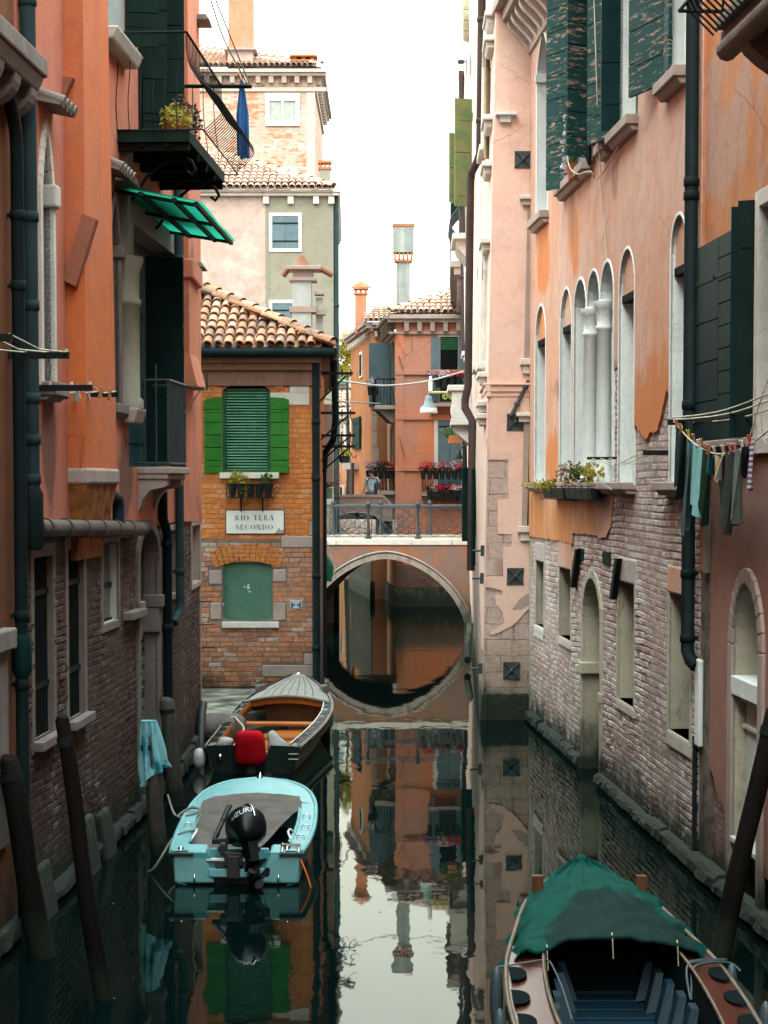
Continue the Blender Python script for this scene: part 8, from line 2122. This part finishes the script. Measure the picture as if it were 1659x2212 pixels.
# corner house flowers
def flowers(label, W, x0, x1, ytop, yrow, o, kinds, pots=7, Y=None, seed=0, potmat='potdark'):
    s0, s1 = W.s(x0, yrow, o), W.s(x1, yrow, o); zt = W.z((x0+x1)/2, ytop, o); zp = W.z((x0+x1)/2, yrow, o)
    T = thing('flower_box', label, 'flower box', W.P((s0+s1)/2, zp-.25, o), 'flower boxes of the orange corner house'); m = MB()
    for k in range(pots): s = s0+(s1-s0)*(k+.5)/pots; m.lathe(W.P(s, 0, o), [(.07, zp-.32), (.1, zp-.04), (.11, zp)], 8)
    m.build('pots', M[potmat], T); m = MB()
    for k in range(pots*2): foliage(m, W.P(s0+(s1-s0)*(k+.5)/pots/2, zp+.08, o), (.12,.1,.1), 26, .05, seed+k)
    m.build('leaves', M['leafdark'], T); per = {}
    for k, kd in enumerate(kinds):
        m = per.setdefault(kd, MB()); s = s0+(s1-s0)*(k+.5)/len(kinds)
        foliage(m, W.P(s, (zp+zt)/2+.05, o+.05), (.16,.1,max(.08, (zt-zp)*.55)), 46, .045, seed+50+k)
    for kd, m in per.items(): m.build('blooms', M[kd], T)
    return T
R_, P_, W_, D_ = 'redflower', 'pinkflower', 'whiteflower', 'leafdark'
flowers('purple, white and red blooms on the upper front balcony under the green blind', WO, 922, 1000, 803, 818, .66, [P_,P_,P_,W_,W_,R_,P_,R_,R_], 5, seed=100)
flowers('row of red and lilac blooms along the lower front balcony rail', WO, 908, 1002, 999, 1016, .62, [R_,R_,R_,P_,W_,R_,P_,P_,W_,R_,R_], 7, seed=140)
flowers('lowest row of vivid red blooms hanging under the lower front balcony', WO, 922, 1002, 1050, 1062, .62, [D_,W_,R_,R_,R_,R_,W_,W_,R_], 6, seed=180)
def sideflowers(label, x0, x1, y0, y1, Y, kinds, seed):
    a, b = at(x0, y1, Y), at(x1, y0, Y); T = thing('flower_box', label, 'flower box', ((a.x+b.x)/2, Y, a.z-.2), 'flower boxes of the orange corner house'); n = max(2, int((b.x-a.x)/.22)); m = MB()
    for k in range(n): m.lathe((a.x+(b.x-a.x)*(k+.5)/n, Y, 0), [(.08, a.z-.3), (.11, a.z)], 8)
    m.build('pots', M['potdark'], T); per = {}
    for k, kd in enumerate(kinds): foliage(per.setdefault(kd, MB()), (a.x+(b.x-a.x)*(k+.5)/len(kinds), Y-.08, (a.z+b.z)/2), (.17,.14,(b.z-a.z)*.55), 60, .048, seed+k)
    for kd, m in per.items(): m.build('blooms', M[kd], T)
sideflowers('white and lilac blooms at the outer end of the upper side balcony', 794, 818, 816, 836, 69.0, [P_,W_,W_,P_], 220)
sideflowers('dark purple and red blooms along the lower side balcony', 790, 856, 996, 1016, 68.6, [P_,P_,D_,D_,D_,R_,R_], 240)
def hungpot(label, x, y0, y1, Y, w, mat, fm, seed, pm='pot'):
    a, b = at(x, y1, Y), at(x, y0, Y); T = thing('flower_pot', label, 'flower pot', (a.x, Y, a.z)); h = b.z-a.z
    MB().lathe((a.x, Y, 0), [(w*.6, a.z), (w*.85, a.z+h*.45), (w*.9, a.z+h*.5)], 10).build('pot', M[pm], T)
    foliage(MB(), (a.x, Y, a.z+h*.7), (w*1.15, w, h*.34), 150, .055, seed).build('plant', M[mat], T)
    return T
hungpot('clay pot of orange brown leaves hung on the grey green house', 727, 943, 974, 60.6, .19, 'leafdry', None, 300)
hungpot('hanging pot of yellow and white flowers below the clay pot', 743, 970, 1000, 60.6, .22, 'leafy', None, 301, 'potdark')
T = thing('planter', 'mint green box with dry reddish shrub on the canal side of the brick house', 'planter', at(706, 1060, 45.5), 'window planters')
p = at(706, 1058, 45.5); MB().box((p.x, 45.5, p.z-.08), (.26, .8, .26)).build('box', paint('mint box paint', (.15,.33,.24)), T, bevel=.01)
m = MB(); r9 = random.Random(9)
for k in range(60): d = Vector((r9.gauss(.1,.16), r9.gauss(0,.3), abs(r9.gauss(.28,.2)))); m.tube([p+Vector((0, d.y*.3, .05)), p+d*.6, p+d], [.007,.005,.002], 3, caps=False)
m.build('stems', M['leafdry'], T); m = MB(); foliage(m, p+Vector((.1,0,.3)), (.25,.4,.28), 420, .024, 91); foliage(m, p+Vector((.26,0,-.05)), (.1,.3,.25), 180, .024, 92); m.build('leaves', M['leafdry'], T)
# green net bag hanging by the bridge
T = thing('hanging_net', 'green netting bundle hung at the corner where the bridge meets the brick house', 'net', at(706, 1240, 52))
m = MB(); rows = []
for y, x0, x1 in ((1172, 691, 694), (1195, 691, 703), (1215, 691, 717), (1228, 691, 721), (1240, 691, 720), (1256, 692, 716)):
    rows.append([at(x0+(x1-x0)*k/8, y+1.5*math.sin(k*2), 52-.3*math.sin(PI*k/8)) for k in range(9)])
m.grid(rows); m.build('net', cloth('green netting', (.012,.13,.09), (.01,.08,.06), trans=.2), T); MB().tube([at(697, 1140, 52), at(712, 1190, 52), at(723, 1225, 52), at(722, 1250, 52)], .015, 5).build('cord', M['rope'], T)

M['ropepale'] = cloth('whitish rope', (.42,.43,.40), trans=0)
# ================================================================ LAMPS, LINES
T = thing('street_lamp', 'bell shaped lamp with white rim on a yellow green scroll bracket over the canal', 'street lamp', at(926, 870, 50))
p = at(926, 848, 50); m = MB().tube([at(1012, 848, 50), p], .035, 6).tube([at(1010, 880, 50), at(972, 851, 50)], .025, 6)
for k in range(3):
    c = at(962+k*14, 857, 50); m.tube([c+Vector((.09*(1-t/22)*math.cos(t*.75), 0, .09*(1-t/22)*math.sin(t*.75))) for t in range(16)], .014, 4)
m.build('bracket', paint('yellow green bracket paint', (.38,.40,.14)), T)
m = MB().tube([p, p+Vector((0,0,-.14))], .03, 8).lathe((p.x, p.y, 0), [(.05, p.z-.08), (.09, p.z-.1), (.10, p.z-.2), (.13, p.z-.32), (.2, p.z-.36), (.215, p.z-.40)], 14); m.build('lamp_shade', paint('blue grey lamp paint', (.16,.22,.23)), T)
MB().lathe((p.x, p.y, 0), [(.212, p.z-.40), (.235, p.z-.52), (.22, p.z-.54), (.02, p.z-.45)], 14).build('diffuser', M['signwhite'], T)
MB().lathe((p.x+.05, p.y, 0), [(.05, p.z+.03), (.055, p.z+.3), (.03, p.z+.42), (.001, p.z+.43)], 10).build('sensor_cap', M['signwhite'], T)
T = thing('wall_lamp', 'small wall lamp on a curved arm beside the brown drainpipe of the salmon house', 'wall lamp', at(1003, 965, 47))
m = MB().tube([at(1020, 961, 47), at(1008, 961, 47), at(999, 965, 47), at(993, 972, 47)], .018, 6); m.build('arm', M['irongrey'], T)
p = at(991, 972, 47); MB().lathe((p.x, 47, 0), [(.03, p.z), (.06, p.z-.08), (.1, p.z-.2), (.09, p.z-.22)], 10).build('lamp_shade', M['irongrey'], T)
p = at(983, 946, 49); T = thing('planter', 'clay trough with ferny plant hung on the side of the salmon house', 'planter', (p.x, 49, p.z), 'window planters')
MB().box((p.x, 49, p.z-.05), (.34, .5, .22)).build('box', M['pot'], T, bevel=.02); foliage(MB(), (p.x-.08, 49, p.z+.14), (.28,.3,.16), 200, .045, 77).build('plant', M['leaf'], T)
rope('washing_line', 'pale thick line strung across the canal from the brick house to the carved balcony', [at(712, 819, 45), at(760, 826, 46), at(830, 833, 47), at(920, 824, 47.5), at(1002, 802, 48)], .021, 'ropepale', 'washing line')
rope('washing_line', 'short grey line in the gap above the hanging pots', [at(706, 862, 50), at(750, 868, 58), at(822, 872, 66)], .022, 'ropegrey', 'washing line')
# cords and hooks on the rose house upper wall
rope('cord', 'long pale cord hanging down the far peeling shutter of the rose house', [W1.P(*W1.at(1232, -10, .3), .3), W1.P(*W1.at(1229, 200, .3), .3), W1.P(*W1.at(1226, 340, .3), .3), W1.P(*W1.at(1245, 375, .25), .25), W1.P(*W1.at(1275, 370, .2), .2), W1.P(*W1.at(1292, 386, .1), .1), W1.P(*W1.at(1335, 318, .1), .1)], .010, 'rope', 'cord')
rope('cord', 'second pale cord hanging down the middle peeling shutter of the rose house', [W1.P(*W1.at(1283, -10, .3), .3), W1.P(*W1.at(1288, 150, .28), .28), W1.P(*W1.at(1294, 320, .2), .2), W1.P(*W1.at(1306, 480, .06), .06), W1.P(*W1.at(1310, 560, .05), .05)], .008, 'rope', 'cord')
# ================================================================ THE WALKER
def person():
    Y = 66.9; h = at(802, 1014, Y); x0 = h.x; base = 3.1; top = h.z; S = (top-base)/1.72
    T = thing('person', 'dark haired person in a light blue shirt with a shoulder bag behind the pink wall', 'person', (x0, Y, base))
    def P(x, y, z): return Vector((x0+x*S, Y+y*S, base+z*S))
    J = {'pel': (0,0,.92,.15), 'wai': (.02,0,1.08,.135), 'che': (.05,0,1.3,.155), 'nek': (.03,0,1.46,.062), 'jaw': (.0,-.01,1.54,.07), 'hea': (-.01,0,1.63,.098), 'crn': (-.01,.01,1.69,.07),
         'hl': (-.09,0,.86,.1), 'kl': (-.13,.1,.48,.065), 'al': (-.1,.25,.1,.045), 'fl': (-.2,.25,.03,.04), 'hr': (.09,0,.86,.1), 'kr': (.05,-.1,.48,.065), 'ar': (.12,-.12,.1,.045), 'fr': (.02,-.14,.03,.04),
         'sl': (-.14,.02,1.4,.07), 'el': (-.2,.05,1.14,.05), 'wl': (-.28,-.02,.94,.036), 'dl': (-.32,-.04,.86,.035), 'sr': (.2,-.02,1.4,.07), 'er': (.28,-.05,1.14,.05), 'wr': (.24,-.16,.96,.036), 'dr': (.22,-.2,.88,.035)}
    E = [('pel','wai'),('wai','che'),('che','nek'),('nek','jaw'),('jaw','hea'),('hea','crn'),('pel','hl'),('hl','kl'),('kl','al'),('al','fl'),('pel','hr'),('hr','kr'),('kr','ar'),('ar','fr'),('che','sl'),('sl','el'),('el','wl'),('wl','dl'),('che','sr'),('sr','er'),('er','wr'),('wr','dr')]
    def skin(name, keys, edges, mat, grow, parent):
        me = bpy.data.meshes.new(name); idx = {k: i for i, k in enumerate(keys)}
        me.from_pydata([tuple(P(*J[k][:3])) for k in keys], [(idx[a], idx[b]) for a, b in edges], []); me.materials.append(mat)
        o = bpy.data.objects.new(name, me); COL.objects.link(o); attach(o, parent); o.modifiers.new('Skin', 'SKIN'); sd = o.modifiers.new('Subdivision', 'SUBSURF'); sd.levels = 2; sd.render_levels = 2
        for i, k in enumerate(keys): q = J[k][3]*S*grow; me.skin_vertices[0].data[i].radius = (q, q)
        me.skin_vertices[0].data[0].use_root = True
        for p_ in me.polygons: p_.use_smooth = True
        return o
    M['skin'] = plain('skin', (.42,.24,.17), .6); M['hair'] = plain('dark hair', (.012,.010,.010), .7); M['shirt'] = cloth('light blue shirt', (.38,.50,.60)); M['bag'] = plain('dark bag', (.02,.03,.05), .7); M['trous'] = cloth('dark trousers', (.04,.045,.06))
    B = skin('body', list(J), E, M['skin'], 1.0, T)
    kk = ['che','wai','pel','sl','el','sr','er']; skin('shirt', kk, [('che','wai'),('wai','pel'),('che','sl'),('sl','el'),('che','sr'),('sr','er')], M['shirt'], 1.14, T)
    kk = ['pel','hl','kl','al','hr','kr','ar']; skin('trousers', kk, [('pel','hl'),('hl','kl'),('kl','al'),('pel','hr'),('hr','kr'),('kr','ar')], M['trous'], 1.14, T)
    m = MB(); superell(m, lambda x, y, z: P(-.0+x+.012, y+.02, 1.655+z), .112, .12, .11, .9, 16, 10); m.build('hair', M['hair'], T)
    m = MB(); superell(m, lambda x, y, z: P(.2+x, -.06+y, 1.12+z), .13, .1, .2, .7, 14, 10); m.tube([P(.26,-.1,1.25), P(.16,-.15,1.42), P(-.06,-.14,1.44), P(-.14,-.06,1.3), P(-.1,.12,1.2)], .022*S, 6); tag(m.build('bag', M['bag']), 'dark shoulder bag worn by the person behind the pink wall', 'bag')
person()

# bits floating on the water
r8 = random.Random(8); m = MB()
for k in range(90):
    Y = r8.uniform(14, 34); x = r8.uniform(-.9, 1.4) if r8.random() < .6 else r8.choice((-1, 1))*r8.uniform(1.5, 3.2); s = r8.uniform(.008, .022); an = r8.uniform(0, 6)
    if abs(x-1.84) < 1.0 and Y < 18.2: continue
    m.face([(x+s*math.cos(an+q)*r8.uniform(.5, 1.3), Y+s*math.sin(an+q)*r8.uniform(.5, 1.3), .004) for q in (0, 1.5, 3.1, 4.6)])
o = m.build('floating_litter', M['leafdry']); o['kind'] = 'stuff'; o['label'] = 'scattered leaf bits floating on the dark canal'; o['category'] = 'leaf litter'
# ---------------------------------------------------------------- light, sky, camera
def world():
    w = bpy.data.worlds.new('World'); SC.world = w; w.use_nodes = True; nt = w.node_tree
    bg = nt.nodes['Background']
    sky = node(nt, 'ShaderNodeTexSky', sky_type='NISHITA'); sky.sun_disc = False
    sky.sun_elevation = SUN_EL; sky.sun_rotation = SUN_ROT; sky.air_density = 1.0; sky.dust_density = 3.0
    g = node(nt, 'ShaderNodeTexCoord').outputs['Generated']
    sep = node(nt, 'ShaderNodeSeparateXYZ', {0: g})
    # bright thin overcast: grey-white cloud over the blue, warmer near the horizon
    mp = node(nt, 'ShaderNodeMapping', {'Vector': g, 'Scale': (1, 1, 2.6)}).outputs[0]
    cl = node(nt, 'ShaderNodeTexNoise', {'Vector': mp, 'Scale': 2.4, 'Detail': 7.0, 'Roughness': .6}).outputs[0]
    # overcast sky: about three times brighter overhead than at the horizon
    el = math_(nt, 'POWER', math_(nt, 'MAXIMUM', sep.outputs[2], 0.0), 1.5)
    cloud = mixc(nt, el, (11.0, 9.7, 8.0), (30.5, 38.5, 38.5))
    cloud = mixc(nt, step(nt, cl, .45, .7, 0, .25), cloud, (11, 11.5, 11.2))
    col = mixc(nt, .9, sky.outputs[0], cloud)
    nt.links.new(col, bg.inputs['Color']); bg.inputs['Strength'].default_value = SKY
def sun():
    l = bpy.data.lights.new('sun', 'SUN'); l.energy = SUN; l.angle = SUN_ANGLE; l.color = (1, .85, .70)
    o = bpy.data.objects.new('sun', l); COL.objects.link(o)
    d = Vector((math.sin(SUN_ROT)*math.cos(SUN_EL), math.cos(SUN_ROT)*math.cos(SUN_EL), math.sin(SUN_EL)))   # towards the sun
    o.rotation_euler = (-d).to_track_quat('-Z', 'Y').to_euler(); o.location = d*60
SUN_EL, SUN_ROT = math.radians(48), math.radians(200)
EXPO = 1.25
SUN, SUN_ANGLE, SKY = .85, math.radians(30), .12
world(); sun()
cam = bpy.data.cameras.new('camera'); co = bpy.data.objects.new('camera', cam); COL.objects.link(co)
co.location = (0, 0, H); co.rotation_euler = (math.radians(90) - PITCH, 0, 0)
cam.sensor_fit = 'HORIZONTAL'; cam.sensor_width = 36; cam.lens = 36*FD/1659; cam.shift_y = (Y0-1106)/1659
cam.clip_start = .1; cam.clip_end = 2000
SC.camera = co
vs = SC.view_settings; vs.view_transform = 'Standard'; vs.look = 'None'; vs.exposure = EXPO; vs.gamma = 1.0
SC.cycles.max_bounces = 8; SC.cycles.glossy_bounces = 4; SC.cycles.transmission_bounces = 4; SC.cycles.caustics_reflective = False; SC.cycles.caustics_refractive = False
